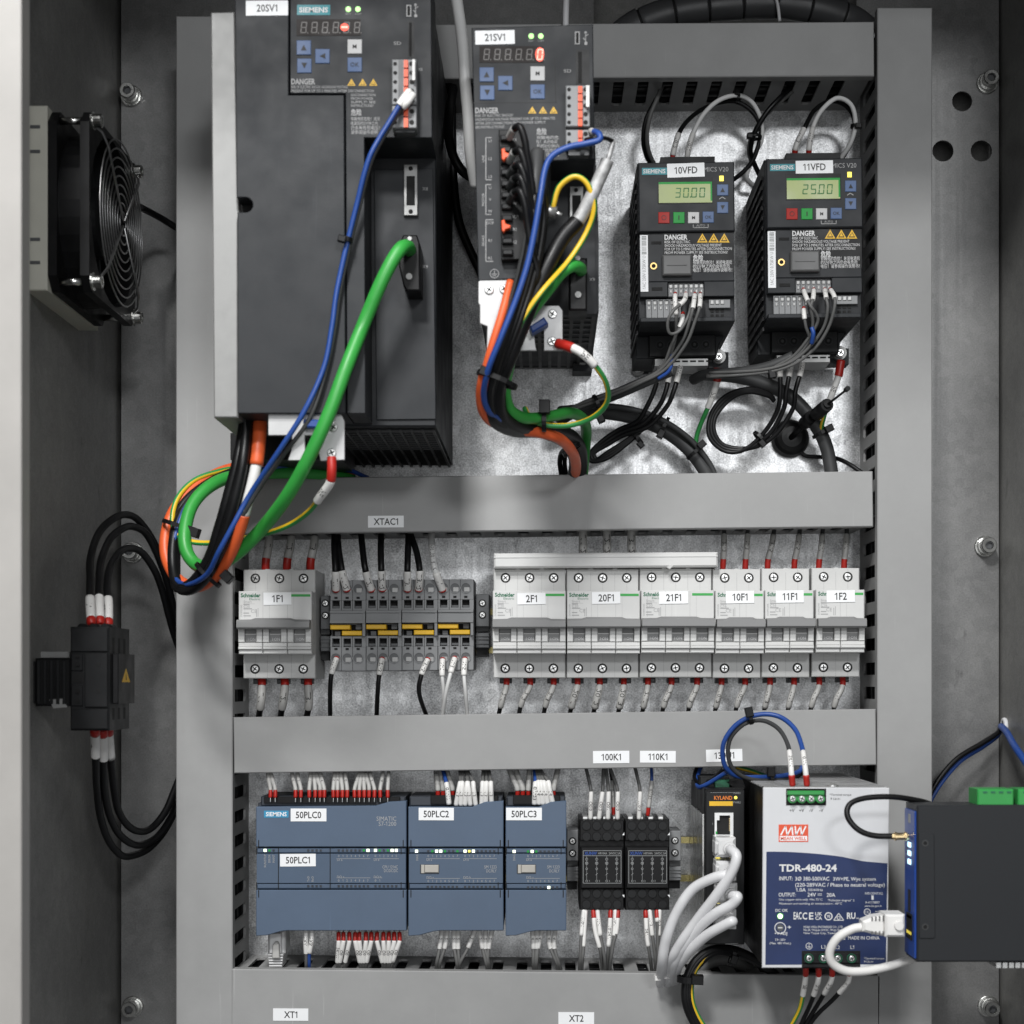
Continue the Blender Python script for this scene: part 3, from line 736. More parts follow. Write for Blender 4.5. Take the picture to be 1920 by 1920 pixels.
up = [('left', 172, 192, [(172, 1172), (169, 1130), (169, 1085), (170, 1045), (185, 1000), (212, 973), (238, 965), (262, 978), (290, 1020), (312, 1080), (325, 1140), (345, 1220)], 'N'),
      ('middle', 188, 182, [(188, 1172), (186, 1130), (186, 1090), (190, 1050), (207, 1010), (232, 990), (252, 988), (275, 1002), (297, 1045), (316, 1100), (330, 1160), (348, 1230)], ''),
      ('right', 203, 172, [(203, 1175), (203, 1135), (201, 1098), (206, 1065), (224, 1036), (243, 1028), (266, 1036), (290, 1070), (305, 1110), (318, 1160), (330, 1200), (350, 1250)], 'T1')]
for nm, x, h0, pts, tx in up:
    wire('%s black cable with white sleeve arching up from the isolator switch' % {'left': 'outermost', 'middle': 'middle', 'right': 'innermost'}[nm], pts,
         [('ferrule', 'red', 3.4, 6), ('sleeve', 'sleeve', 3.3, 21, tx, True), ('jacket', 'jblack', 2.7, None)], 'power_cable', 'cable', 'black cables of the isolator switch', (h0, 30))
dn = [('outermost', 190, [(178, 1366), (179, 1395), (180, 1440), (182, 1480), (188, 1530), (203, 1575), (227, 1603), (250, 1604), (280, 1590), (310, 1555), (335, 1505), (350, 1470)], 'T'),
      ('middle', 180, [(193, 1367), (194, 1400), (194, 1448), (197, 1490), (206, 1530), (222, 1562), (247, 1582), (270, 1583), (298, 1566), (322, 1530), (338, 1490), (352, 1450)], 'T'),
      ('innermost', 170, [(203, 1364), (205, 1395), (209, 1438), (214, 1480), (222, 1520), (240, 1548), (262, 1559), (285, 1552), (310, 1522), (326, 1485), (340, 1450), (355, 1410)], '')]
for nm, h0, pts, tx in dn:
    wire('%s black cable with white sleeve hanging from the isolator switch' % nm, pts,
         [('ferrule', 'red', 3.5, 6.5), ('sleeve', 'sleeve', 3.3, 24, tx), ('jacket', 'jblack', 2.7, None)], 'power_cable', 'cable', 'black cables of the isolator switch', (h0, 30))

# ================================================================== circuit breakers
def mcb_proto(n, x0):
    """n-pole breaker whose upper left corner is at x0, 1067 (photo px at 57 mm)"""
    K57 = k(57); pp = 18.15; X0 = (x0-U)*K57; Wd = n*pp-0.35
    t = thing('circuit_breaker', 'x', 'circuit breaker', Vector((X0, 0, ZO+4.8)), None)
    z = lambda v: v+ZO
    b = MB(); b.boxmm(X0, X0+Wd, z(4.8), z(86.8), 6, 57, 0.6)
    for i in range(1, n): b.boxmm(X0+i*pp-1.6, X0+i*pp+1.6, z(83.6), z(87.2), 40, 56.9)
    part('housing', b, 'mcb', t)
    b = MB(); b.boxmm(X0, X0+Wd, z(46), z(69.4), 57.01, 76.2, 0.5)
    b.boxmm(X0, X0+Wd, z(31.3), z(45.9), 57.01, 70.5)
    for i in range(n):      # uprights between the windows
        xa = X0+i*pp
        b.boxmm(xa+0.05, xa+4.6, z(31.4), z(45.8), 70.5, 78.2, 0.5); b.boxmm(xa+13.4, xa+pp-0.4, z(31.4), z(45.8), 70.5, 78.2, 0.5)
    part('front_cover', b, 'mcb2', t)
    for i in range(n):
        xa = X0+i*pp; b = MB()
        b.boxmm(xa+0.1, xa+pp-0.35, z(22.8), z(26.2), 57.02, 76.4, 0.6); b.boxmm(xa+0.1, xa+pp-0.35, z(26.2), z(28.2), 57.02, 78.6, 0.4); b.boxmm(xa+0.1, xa+pp-0.35, z(28.2), z(31.2), 57.02, 77.6, 0.5)
        part('lower_rib', b, 'mcb2', t)
        b = MB(); b.boxmm(xa+4.8, xa+13.2, z(31.5), z(42.6), 70.55, 74.6); w = part('window', b, 'handle', t)
        tb = MB(); tb.boxmm(xa+4.8, xa+13.2, z(37.2), z(37.9), 74.6, 75.3); part('rocker_edge', tb, 'mcb', w)
    b = MB(); pr = [(0.2, 41.3), (Wd-0.2, 41.3), (Wd-0.2, 48.2), (Wd*0.80, 48.4), (Wd*0.74, 49.4), (Wd*0.26, 49.4), (Wd*0.20, 48.4), (0.2, 48.2)]
    v0 = [b.av((X0+p, -76.3, z(q))) for p, q in pr]; v1 = [b.av((X0+p, -85.0, z(q))) for p, q in pr]
    v2 = [b.av((X0+p, -86.6, z(q-1.6 if q > 45 else q+1.2))) for p, q in pr]
    for i in range(len(pr)):
        j = (i+1) % len(pr); b.af((v0[i], v0[j], v1[j], v1[i])); b.af((v1[i], v1[j], v2[j], v2[i]))
    b.af(v2); b.af(v0[::-1]); part('toggle', b, 'handle', t)
    s = MB(); s.boxmm(X0+Wd-n*pp*0.30, X0+Wd-0.9, z(65.4), z(67.2), 76.2, 76.35); part('green_stripe', s, 'inkgreen', t)
    g = MB()     # seams, fine print
    for i in range(n):
        xm = X0+i*pp
        if i: g.boxmm(xm-0.18, xm+0.02, z(4.9), z(22.6), 57, 57.1); g.boxmm(xm-0.18, xm+0.02, z(69.6), z(84), 57, 57.1)
        g.boxmm(xm+pp/2-0.1, xm+pp/2+0.06, z(5), z(9), 57, 57.1); g.boxmm(xm+pp/2-0.1, xm+pp/2+0.06, z(15.5), z(22.6), 57, 57.1)
        g.boxmm(xm+pp/2-0.1, xm+pp/2+0.06, z(69.6), z(76), 57, 57.1); g.boxmm(xm+pp/2-0.1, xm+pp/2+0.06, z(83.2), z(86), 57, 57.1)
        g.boxmm(xm+pp-0.22, xm+pp-0.05, z(49.5), z(69), 76.2, 76.3)
        if n == 3 or i == 1: g.boxmm(xm+pp*0.25, xm+pp*0.25+0.12, z(49.5), z(66), 76.2, 76.3)
    part('seam', g, 'inkgrey', t, kind='stuff')
    for i in range(n):
        xm = X0+i*pp+pp/2
        put('screw', SCREWS[i % 4], t, (xm-0.1, -57.15, z(80.2))); put('screw', SCREWS[(i+2) % 4], t, (xm-0.3, -57.15, z(12.0)))
        m = MB(); m.boxmm(xm-5, xm+4.2, z(0.6), z(4.7), 30, 40, 1.2); part('clip_tab', m, 'clamp', t)
    tb = MB()
    def T(s_, dx, zz, cap, w=None, al='l', rot=0):
        h = 76.3; x = U+(X0+dx)/k(h); y = V-zz/k(h); tb.text(s_, x, y, cap, h, w, al, 0.0, rot)
    for zz, L in ((59.6, 10), (56.4, 14), (53.2, 9), (51.2, 12)): tb.boxmm(X0+3.6, X0+3.6+L*0.45, z(zz-.4), z(zz+.4), 76.2, 76.3)
    T('C \u20AC' if False else 'CE', 9.2 if n == 3 else 7.6, 54.6, 6.5); T('C20' if n == 3 else 'C16', 3.6, 58.0, 5); T('Smart', 3.6, 61.6, 4.5)
    T('DOM12345', 2.0, 55, 3.2, None, 'c', -90)
    tb.boxmm(X0+13.0, X0+13.5, z(50.5), z(56), 76.2, 76.3); tb.boxmm(X0+14.2, X0+14.6, z(50.5), z(57), 76.2, 76.3)
    tb.boxmm(X0+3.5, X0+12.0, z(60.0), z(60.15), 76.2, 76.3)
    part('fine_print', tb, 'inkgrey', t, kind='stuff')
    tb = MB(); h = 76.3
    tb.text('Schneider' if n == 3 else 'Schn', U+(X0+1.6)/k(h), V-66.4/k(h), 7, h, 37 if n == 3 else 17, 'l', 0.035)
    tb.text('Electric', U+(X0+8)/k(h), V-63.6/k(h), 4, h, 20, 'l') if n == 3 else None
    part('maker_print', tb, 'inkdgreen', t)
    return t
def mcb_tag(t, text, x0, x1, y0, y1, deg=-1):
    tag(text, x0, y0, x1, y1, 76.45, t, deg, 13)
MCBS = {}
B3 = mcb_proto(3, 925.5); B3['label'] = 'light grey three pole breaker tagged 2F1 under the white busbar cover'
B3['group'] = 'miniature circuit breakers'; K57 = k(57)
MCBS['2F1'] = B3
for nm, x, y, lb in (('20F1', 1062.5, 1067, 'light grey three pole breaker tagged 20F1 under the white busbar cover'),
                     ('21F1', 1199.5, 1066, 'light grey three pole breaker tagged 21F1 under the white busbar cover'),
                     ('1F1', 456.5, 1068, 'light grey three pole breaker tagged 1F1 standing alone at the left')):
    MCBS[nm] = clone(B3, ((x-925.5)*K57, 0, -(y-1067)*K57), lb)
B2 = mcb_proto(2, 1336.5); B2['label'] = 'light grey two pole breaker tagged 10F1 beside the busbar cover end'
B2['group'] = 'miniature circuit breakers'; MCBS['10F1'] = B2
bpy.context.view_layer.update()
for nm, x, y in (('11F1', 1428.2, 1066), ('1F2', 1522.0, 1065)):
    MCBS[nm] = clone(B2, ((x-1336.5)*K57, 0, -(y-1067)*K57), 'light grey two pole breaker tagged %s %s' % (nm, 'between the breakers 10F1 and 1F2' if nm == '11F1' else 'at the right end of the row'))
for t in MCBS.values():
    for c in t.children:
        if c.name.startswith('screw'): c.data = pick(SCREWS)
        elif c.name.startswith('toggle'): c.rotation_euler.x += 0.0; c.location.z += random.uniform(-0.0005, 0.0003)
mcb_tag(MCBS['1F1'], '1F1', 494, 546, 1111, 1134)
mcb_tag(MCBS['2F1'], '2F1', 970, 1023, 1112, 1133)
mcb_tag(MCBS['20F1'], '20F1', 1110, 1163, 1110, 1132)
mcb_tag(MCBS['21F1'], '21F1', 1236, 1290, 1109, 1132)
mcb_tag(MCBS['10F1'], '10F1', 1361, 1414, 1108, 1131)
mcb_tag(MCBS['11F1'], '11F1', 1455, 1507, 1107, 1130)
mcb_tag(MCBS['1F2'], '1F2', 1550, 1603, 1107, 1129)
for nm, t in MCBS.items():      # window lettering
    for w in [c for c in t.children if c.name.startswith('window')]:
        X = W[t.name]; v = w.data.vertices; cx = sum(q.co.x for q in v)/len(v)*1000+W[w.name].x; cz = min(q.co.z for q in v)*1000+W[w.name].z
        tb = MB(); h = 74.72; tb.text('I\u00B7ON', U+cx/k(h)+1, V-(cz-ZO+2.4)/k(h), 5.2, h, 14, 'c'); part('lettering', tb, 'inkwhite', w)

# busbar cover
b = MB(); t = thing('busbar_cover', 'long white busbar cover strip above breakers 2F1 20F1 and 21F1', 'busbar cover', P(926, 1064, 40))
b.turn(926, 1050, 66, -0.35); b.box(926, 1037.5, 1346, 1065, 38, 66, None, 1.2); b.box(926, 1044, 1346, 1046, 66, 66.5); part('strip', b, 'mcb2', t)
b = MB(); b.prism([(1250, 1063), (1260, 1058), (1262, 1061), (1256, 1067)], 60, 66.8); part('clip', b, 'mcb', t)

# ================================================================== terminal strip
def tblock(x0):
    K = k(52); h = 52; X0 = (x0-U)*K; wd = 66.5*K
    t = thing('terminal_block', 'x', 'terminal block', P(x0, 1258, 0), 'grey feed through terminal blocks')
    b = MB(); b.box(x0, 1088, x0+66.5, 1258, 6, 44, 52)
    cols = [x0+10.5, x0+31.5, x0+52]
    for (ya, yb) in ((1088, 1145), (1193, 1258)):   # front faces with square wells left open between bars
        b.box(x0, ya, x0+66.5, ya+(38 if ya < 1100 else 4), 44, h, 52, 0.3) if ya < 1100 else b.box(x0, 1213, x0+66.5, 1258, 44, h, 52, 0.3)
        y0, y1 = (1126, 1141) if ya < 1100 else (1197, 1213)
        xs = [x0]+[v for c in cols for v in (c-7, c+7)]+[x0+66.5]
        for i in range(0, len(xs), 2): b.box(xs[i], y0, xs[i+1], y1, 44, h, 52)
        if ya < 1100: b.box(x0, 1141, x0+66.5, 1145, 44, h, 52)
        else: b.box(x0, 1193, x0+66.5, 1197, 44, h, 52)
    b.box(x0+1, 1146, x0+66, 1150, 44, 58, 52); b.box(x0+1, 1150, x0+64, 1164, 44, 56.5, 52); b.box(x0+1, 1164, x0+66, 1169, 44, 58, 52)
    b.box(x0+61.5, 1145, x0+66.5, 1193, 44, 57, 52)
    part('body', b, 'term', t)
    s = MB()
    for c in (x0+21, x0+41.8): s.box(c-.5, 1088, c+.3, 1145, 52, 52.15, 52); s.box(c-.5, 1193, c+.3, 1258, 52, 52.15, 52)
    for c in cols: s.box(c-3, 1119, c+3, 1123, 52, 52.2, 52); s.box(c-3, 1215, c+3, 1219, 52, 52.2, 52)
    s.box(x0+1, 1171, x0+61, 1192, 44, 44.4, 52)
    part('test_hole', s, 'void', t, kind='stuff')
    for c in cols:
        for yy in (1104, 1234):
            m = MB(); m.m = 0; m.annulus(c, yy, 10.2, 8.8, 51.9, 52.8, 20, 52); m.m = 1; m.cyl(c, yy, 8.8, 52.02, 52.2, 20, 52)
            m.m = 2; m.box(c-3, yy-1, c+7, yy+7, 52.2, 52.5, 52)
            part('wire_entry', m, ['term', 'clamp', 'dull'], t)
        for yy in (1126.5, 1197.5):
            m = MB(); m.box(c-6.6, yy, c+6.6, yy+14, 44.1, 44.8, 52); part('clamp_well', m, 'void', t)
            m = MB(); m.box(c-6.6, yy+9.5, c+6.6, yy+13.8, 44.8, 49, 52); part('clamp_spring', m, 'clamp', t)
    for (a, c_, yy) in ((0.5, 38, 1172), (22.5, 60, 1183)):
        m = MB(); m.box(x0+a, yy, x0+c_, yy+8.5, 44.5, 55, 52, 0.5); part('jumper_bar', m, 'yellow', t, 'yellow jumper bar')
    m = MB(); m.box(x0+47, 1171, x0+58, 1180, 44.4, 50, 52); m.box(x0+8, 1184, x0+18, 1192, 44.4, 50, 52); part('jumper_socket', m, 'clamp', t)
    return t
T0 = tblock(619.5); T0['label'] = 'grey terminal block holding wires L11 and L11-2, leftmost of its strip'
TB = [T0]; bpy.context.view_layer.update()
for i, lb in ((1, 'grey terminal block with yellow jumpers holding wires L21 and L21-2'), (2, 'grey terminal block with yellow jumpers holding wires L31 and L31-2'), (3, 'grey terminal block holding the white neutral wires, rightmost of its strip')):
    TB.append(clone(T0, (67.3*k(52)*i, 0, 0.25*i), lb))
def endclamp(x0, x1, y0, y1, label, m, scr):
    t = thing('end_clamp', label, 'end clamp', P(x0, y1, 7), 'screw end clamps on the rails')
    b = MB(); hgt = y1-y0
    b.box(x0, y0, x1, y0+hgt*0.52, 7, 40, None, 0.5); b.box(x0+1, y0+hgt*0.52, x1-1, y0+hgt*0.60, 7, 30); b.box(x0, y0+hgt*0.62, x1, y0+hgt*0.86, 7, 38, None, 0.5)
    for q in (0.66, 0.71, 0.78): b.box(x0, y0+hgt*q, x1, y0+hgt*q+2, 38, 39.2, 38)
    part('body', b, m, t)
    b = MB(); b.box(x0+1, y0+hgt*0.86, x1-2, y1, 7, 30); part('foot', b, 'black2', t)
    for i, yy in enumerate(scr):
        p = P((x0+x1)/2, yy, 40); put('screw', SMALLSCREW[i], t, p+Vector((0, -0.3, 0)))
endclamp(601, 619, 1117, 1238, 'dark grey screw end clamp left of the terminal strip', 'clamp', (1131, 1154))
endclamp(892, 917, 1114, 1231, 'dark grey screw end clamp right of the terminal strip', 'clamp', (1131, 1153))
endclamp(1063, 1084, 1556, 1668, 'grey screw end clamp between blue controller and relays', 'term', (1577, 1600))
endclamp(1254, 1277, 1558, 1666, 'grey screw end clamp right of the second relay', 'term', (1576, 1599))

# ---- terminal strip wires
for tx, pts, col in (('L11', [(630, 1109, 53), (629, 1070, 62), (627, 1030, 55), (627, 1000, 40)], 'jblack'), ('L11-2', [(651, 1109, 53), (641, 1068, 60), (635, 1030, 52), (633, 1002, 40)], 'jblack'),
                     ('L21', [(697, 1109, 53), (685, 1068, 62), (680, 1030, 55), (677, 1000, 40)], 'jblack'), ('L21-2', [(717, 1108, 53), (715, 1068, 62), (714, 1030, 55), (715, 1000, 40)], 'jblack'),
                     ('L31', [(764, 1109, 53), (764, 1068, 62), (765, 1030, 55), (766, 1000, 40)], 'jblack'), ('L31-2', [(785, 1108, 53), (787, 1072, 62), (781, 1035, 55), (769, 1000, 40)], 'jblack'),
                     ('N', [(831, 1109, 53), (816, 1068, 62), (810, 1030, 55), (809, 1000, 40)], 'jwhite')):
    wire('%s wire with white sleeve marked %s entering the terminal strip from above' % ('thick black' if col == 'jblack' else 'thick white', tx), pts,
         [('ferrule', 'red', 3.2, 1.6), ('sleeve', 'sleeve', 3.0, 15.5, tx, True)]+([('jacket', col, 2.5, 24, '450/750V RVK', True), ('jacket', col, 2.5, None)] if tx == 'N' else [('jacket', col, 2.5, None)]), group='wires of the terminal strip')
for tx, pts, col in (('L11-1', [(632, 1232, 54), (622, 1262, 60), (619, 1295, 56), (619, 1345, 40)], 'jblack'), ('L21-3', [(717, 1233, 54), (711, 1266, 60), (708, 1300, 56), (706, 1345, 40)], 'jblack'),
                     ('L31-5', [(803, 1234, 54), (790, 1266, 60), (786, 1300, 56), (801, 1346, 40)], 'jblack'), ('N-1', [(830, 1234, 54), (829, 1265, 60), (832, 1300, 54), (831, 1346, 40)], 'jwhite'),
                     ('N-3', [(853, 1232, 54), (845, 1262, 62), (836, 1300, 58), (829, 1346, 42)], 'jwhite'), ('N-5', [(872, 1233, 54), (870, 1264, 60), (873, 1300, 56), (877, 1346, 40)], 'jwhite')):
    wire('%s wire with white sleeve marked %s leaving the terminal strip downwards' % ('black' if col == 'jblack' else 'thin white', tx), pts,
         [('ferrule', 'red', 2.4, 1.3), ('sleeve', 'sleeve', 2.25, 13.5, tx), ('jacket', col, 1.75 if col == 'jblack' else 1.5, None)], group='wires of the terminal strip')
# ---- breaker wires
for tx, x, xt in (('L1', 498, 505), ('L2', 538, 546), ('L3', 582, 590)):
    wire('grey sleeved wire %s dropping into the top of breaker 1F1' % tx, [(x, 1072, 44), (x+1, 1050, 46), (xt-1, 1020, 45), (xt, 992, 40)],
         [('ferrule', 'red', 3.2, 10.5), ('sleeve', 'gsleeve', 3.2, 17, tx, True), ('jacket', 'jblack', 2.4, None)], group='wires of the circuit breakers')
for tx, x, xt in (('L11', 491, 488), ('L21', 534, 529), ('L31', 578, 578)):
    wire('white sleeved wire %s leaving the bottom of breaker 1F1' % tx, [(x, 1270, 44), (x, 1290, 47), (xt+1, 1320, 47), (xt-4, 1350, 38)],
         [('ferrule', 'red', 3.2, 7), ('sleeve', 'gsleeve', 3.2, 18, tx), ('jacket', 'jblack', 2.4, None)], group='wires of the circuit breakers')
for tx, x in (('L11-2', 1093), ('L21-2', 1138), ('L31-2', 1184)):
    wire('thick grey sleeved wire %s running down behind the busbar cover' % tx, [(x, 985, 45), (x, 1015, 46), (x+1, 1055, 44)],
         [('sleeve', 'gsleeve', 3.3, 29, tx), ('jacket', 'jblack', 2.5, None)], group='wires of the circuit breakers')
for tx, x, xt, q in (('L21-3', 1355, 1358, '10F1'), ('N-3', 1397, 1402, '10F1'), ('L31-5', 1439, 1452, '11F1'), ('N-5', 1489, 1500, '11F1'), ('L11-1', 1535, 1543, '1F2'), ('N-1', 1582, 1588, '1F2')):
    wire('grey sleeved wire %s dropping into the top of breaker %s' % (tx, q), [(x, 1070, 44), (x+1, 1050, 46), ((x+xt)/2+1, 1025, 46), (xt, 990, 38)],
         [('ferrule', 'red', 2.3, 9), ('sleeve', 'gsleeve', 2.3, 20, tx, True), ('jacket', 'jdgrey', 1.7, None)], group='wires of the circuit breakers')
for i, (tx, x, xt, r, q) in enumerate((('2L1', 950, 938, 2.3, '2F1'), ('2L2', 994, 976, 2.3, '2F1'), ('2L3', 1038, 1022, 2.3, '2F1'), ('20L1', 1083, 1071, 3.0, '20F1'), ('20L2', 1125, 1115, 3.0, '20F1'), ('20L3', 1170, 1161, 3.0, '20F1'),
                          ('21L1', 1215, 1206, 2.4, '21F1'), ('21L2', 1259, 1244, 2.4, '21F1'), ('21L3', 1307, 1292, 2.4, '21F1'), ('10L2', 1353, 1342, 2.3, '10F1'), ('10N', 1397, 1381, 2.3, '10F1'),
                          ('11L3', 1444, 1434, 2.3, '11F1'), ('11N', 1489, 1478, 2.3, '11F1'), ('1L1', 1536, 1521, 2.3, '1F2'), ('1N', 1580, 1564, 2.3, '1F2'))):
    wire('grey sleeved wire %s leaving the bottom of breaker %s' % (tx, q), [(x, 1268, 44), (x-1, 1288, 47), (xt+3, 1315, 47), (xt-5, 1348, 38)],
         [('ferrule', 'red', 2.3, 7.5), ('sleeve', 'gsleeve', r, 18, tx), ('jacket', 'jblack', 1.7, None)], group='wires of the circuit breakers')

# ================================================================== servo drives
def tri(mb, x, y, s, h): mb.quad([(x-s, y+s*0.86), (x+s, y+s*0.86), (x, y-s*0.86)], h)
def lines(mb, x, y, ws, step, cap, h):
    """blocks of fine print too small to read: words as short bars"""
    for i, w in enumerate(ws):
        q = x
        while q < x+w-2:
            l = min(random.uniform(4, 13), x+w-q); mb.quad([(q, y+i*step-cap/2), (q+l, y+i*step-cap/2), (q+l, y+i*step+cap/2), (q, y+i*step+cap/2)], h); q += l+1.6
def warn(parent, xs, y, s, h):
    b = MB()
    for x in xs: tri(b, x, y, s, h)
    part('warning_triangle', b, 'yellow', parent)
    b = MB()
    for x in xs: tri(b, x, y+1, s*0.62, h+0.08)
    part('warning_mark', b, 'ink', parent)
    b = MB()
    for x in xs: tri(b, x, y+1.3, s*0.38, h+0.16); b.line(x-1, y-s*0.3, x+1, y+s*0.4, 1.4, h+0.2)
    part('warning_bolt', b, 'yellow', parent)
def button(parent, x, y, s, h, m, sym, symm='ink'):
    b = MB(); b.box(x-s/2, y-s/2, x+s/2, y+s/2, h-0.5, h+0.7, None, 0.3); o = part('button', b, m, parent)
    g = MB(); hh = h+0.85; a = s*0.2
    if sym == 'up': g.quad([(x-a, y+a), (x+a, y+a), (x, y-a)], hh)
    elif sym == 'down': g.quad([(x-a, y-a), (x+a, y-a), (x, y+a)], hh)
    elif sym == 'left': g.quad([(x+a, y-a), (x+a, y+a), (x-a, y)], hh)
    elif sym == 'I': g.quad([(x-1, y-a), (x+1, y-a), (x+1, y+a), (x-1, y+a)], hh)
    elif sym == 'O': 
        for i in range(10):
            t0, t1 = i*math.pi/5, (i+1)*math.pi/5; g.line(x+a*math.cos(t0), y+a*math.sin(t0), x+a*math.cos(t1), y+a*math.sin(t1), 1.1, hh)
    else: g.text(sym, x, y, s*0.28, hh, None, 'c', 0.01)
    part('symbol', g, symm, o); return o
def servo_face(t, h, o, tagtext, lit):
    """operator panel; o = (dx, dy) px from the left-hand drive's panel"""
    dx, dy = o
    X = lambda v: v+dx
    Y = lambda v: v+dy
    b = MB(); b.box(X(556), Y(36), X(676), Y(67), h-0.3, h+0.25); disp = part('display', b, 'glasspanel', t)
    b = MB()
    for i in range(6):
        b.seg7('8', X(563+i*20.0), Y(41), 11, 21, h+0.35, 1.8)
        b.box(X(576+i*20), Y(60.5), X(578+i*20), Y(62.5), h+0.26, h+0.34)
    part('dim_digits', b, 'seg', disp)
    b = MB()
    if lit == '-': b.prism([(X(646+8*math.cos(i*math.pi/8)), Y(51+7.5*math.sin(i*math.pi/8))) for i in range(16)], h+0.36, h+0.42)
    else: b.prism([(X(669+8.5*math.cos(i*math.pi/8)), Y(51.5+13.5*math.sin(i*math.pi/8))) for i in range(16)], h+0.36, h+0.42)
    part('lit_halo', b, 'glow', disp)
    b = MB()
    if lit == '-': b.box(X(640), Y(49), X(652), Y(52.5), h+0.5, h+0.55)
    else: b.seg7('0', X(663), Y(41), 11, 21, h+0.5, 2.4)
    part('lit_digit', b, 'segred', disp)
    for lx in (653, 671):
        b = MB(); b.cyl(X(lx), Y(17), 5, h-0.5, h+0.5, 14); part('indicator_light', b, 'ledgreen', t)
    for (bx, by, m, s_) in ((569.5, 89, 'btnblue', 'up'), (570.5, 123, 'btnblue', 'down'), (604.5, 105, 'btnblue', 'left'), (665, 87, 'btnwhite', 'M'), (665, 121, 'btnblue', 'OK')):
        button(t, X(bx), Y(by), 27, h, m, s_)
    g = MB(); g.text('RDY', X(653), Y(26), 3.5, h+.1); g.text('COM', X(671), Y(26), 3.5, h+.1)
    part('fine_print', g, 'inkdim', t, kind='stuff')
def drive20():
    t = thing('servo_drive', 'large anthracite servo drive tagged 20SV1 with aluminium left side', 'servo drive', P(640, 872, 3), 'servo drives')
    Xl, Xr = -216.5, -74.0; Zb = (V-872)*k(3)+ZO; Zt = 433+ZO
    b = MB(); b.boxmm(-201, Xr, Zb, Zt-1, 3, 195.5, 0.8); part('body', b, 'drive2', t)
    b = MB(); b.boxmm(-200.5, Xr-0.5, Zt-1, Zt+10, 60, 195); part('top_vent', b, 'black2', t)
    b = MB(); b.prism([(395, 23), (440, 22), (442, 140), (446, 392), (448, 400), (446, 420), (446, 783), (401, 783), (399, 500)], 20, 232, None, 0.8); part('heat_sink', b, 'alu', t)
    h = 240
    n = 10; notch = [(446+ (460-446) + 13*math.sin(i*math.pi/n)*1.0, 369+28*i/n) for i in range(n+1)]
    cov = [(440, -42), (541, -42), (541, 178), (645, 178), (648, 775), (446, 775), (445, 398), (460, 398)]+[(460+14*math.sin(math.pi*i/n), 384+14*math.cos(math.pi*i/n)) for i in range(1, n)]+[(460, 370), (444, 370)]
    b = MB(); b.prism(cov, 196, h, None, 0.5); part('front_cover', b, 'drive', t)
    b = MB(); b.box(440, 362, 480, 406, 196, 222, h); part('hole_floor', b, 'void', t)
    hp = 237.5
    b = MB(); b.prism([(544, -42), (808, -42), (810, 258), (683, 258), (685, 775), (651, 775), (648, 175), (544, 175)], 196, hp, None, 0.4); part('control_panel', b, 'drive', t)
    g = MB(); g.line(545, 169, 645, 169, 1, hp+.1); g.line(543, 0, 543, 176, 1.4, hp+.1)
    b = MB(); b.prism([(701, 318), (812, 316), (817, 786), (706, 787)], 190, 197, 197, 0.4); part('lower_panel', b, 'drive', t)
    servo_face(t, hp, (0, 0), '20SV1', '-')
    b = MB(); b.box(557, 9, 619, 28, hp-.2, hp+.2); lg = part('maker_badge', b, 'teal', t)
    g = MB(); g.text('SIEMENS', 588, 18.5, 9, hp+.35, 54, 'c', 0.03); part('lettering', g, 'inkwhite', lg)
    g = MB(); g.text('DANGER', 546, 153, 10, hp+.12, 45, 'l', 0.03)
    g.text('RISK OF ELECTRIC SHOCK! HAZARDOUS VOLTAGE', 546, 163, 5, hp+.12, 106, 'l'); g.text('PRESENT FOR UP TO 5 MINUTES AFTER DISCONNECTION', 546, 170.5, 5, hp+.12, 155, 'l')
    for i, s in enumerate(('DISCONNECTION', 'FROM POWER', 'SUPPLY! SEE', 'INSTRUCTIONS!')): g.text(s, 658, 178+i*6.7, 4.6, hp+.12, 46-4*(i % 2), 'l')
    g.text('\u5371\u9669', 658, 211, 9, hp+.12, 20, 'l', 0.02)
    for i, s in enumerate(('\u6709\u89e6\u7535\u7684\u5371\u9669\uff01\u5173\u95ed', '\u7535\u6e90\u540e\u76845\u5206\u949f\u4e4b\u5185', '\u4ecd\u4f1a\u6709\u5371\u9669\u7535\u538b\uff01', '\u8bf7\u53c2\u9605\u64cd\u4f5c\u8bf4\u660e')): g.text(s, 658, 223+i*8.4, 5.6, hp+.12, 54-4*(i % 2), 'l')
    g.text('SD', 745, 81, 6, hp+.12, 14); g.text('X5', 788, 130, 5, hp+.12)
    part('warning_text', g, 'inkgrey', t, kind='stuff')
    warn(t, (659, 680, 700), 154, 7.5, hp+.12)
    b = MB(); b.box(762, 9, 771, 31, hp-.3, hp+.3); b.m = 1; b.box(764, 11, 769, 29, hp+.3, hp+.4); part('data_port', b, ['inkgrey', 'void'], t)
    g = MB(); g.line(779, 10, 779, 32, 1.5, hp+.2); g.line(779, 16, 784, 12, 1.3, hp+.2); g.line(779, 24, 775, 19, 1.3, hp+.2); g.cyl(779, 9, 2.5, hp, hp+.2, 8); g.box(777, 27, 782, 32, hp, hp+.25); part('port_symbol', g, 'inkgrey', t)
    b = MB(); b.box(765, 40, 777, 108, hp-.3, hp+.2); b.m = 1; b.box(767, 42, 772, 106, hp+.2, hp+.3); part('card_slot', b, ['black2', 'void'], t)
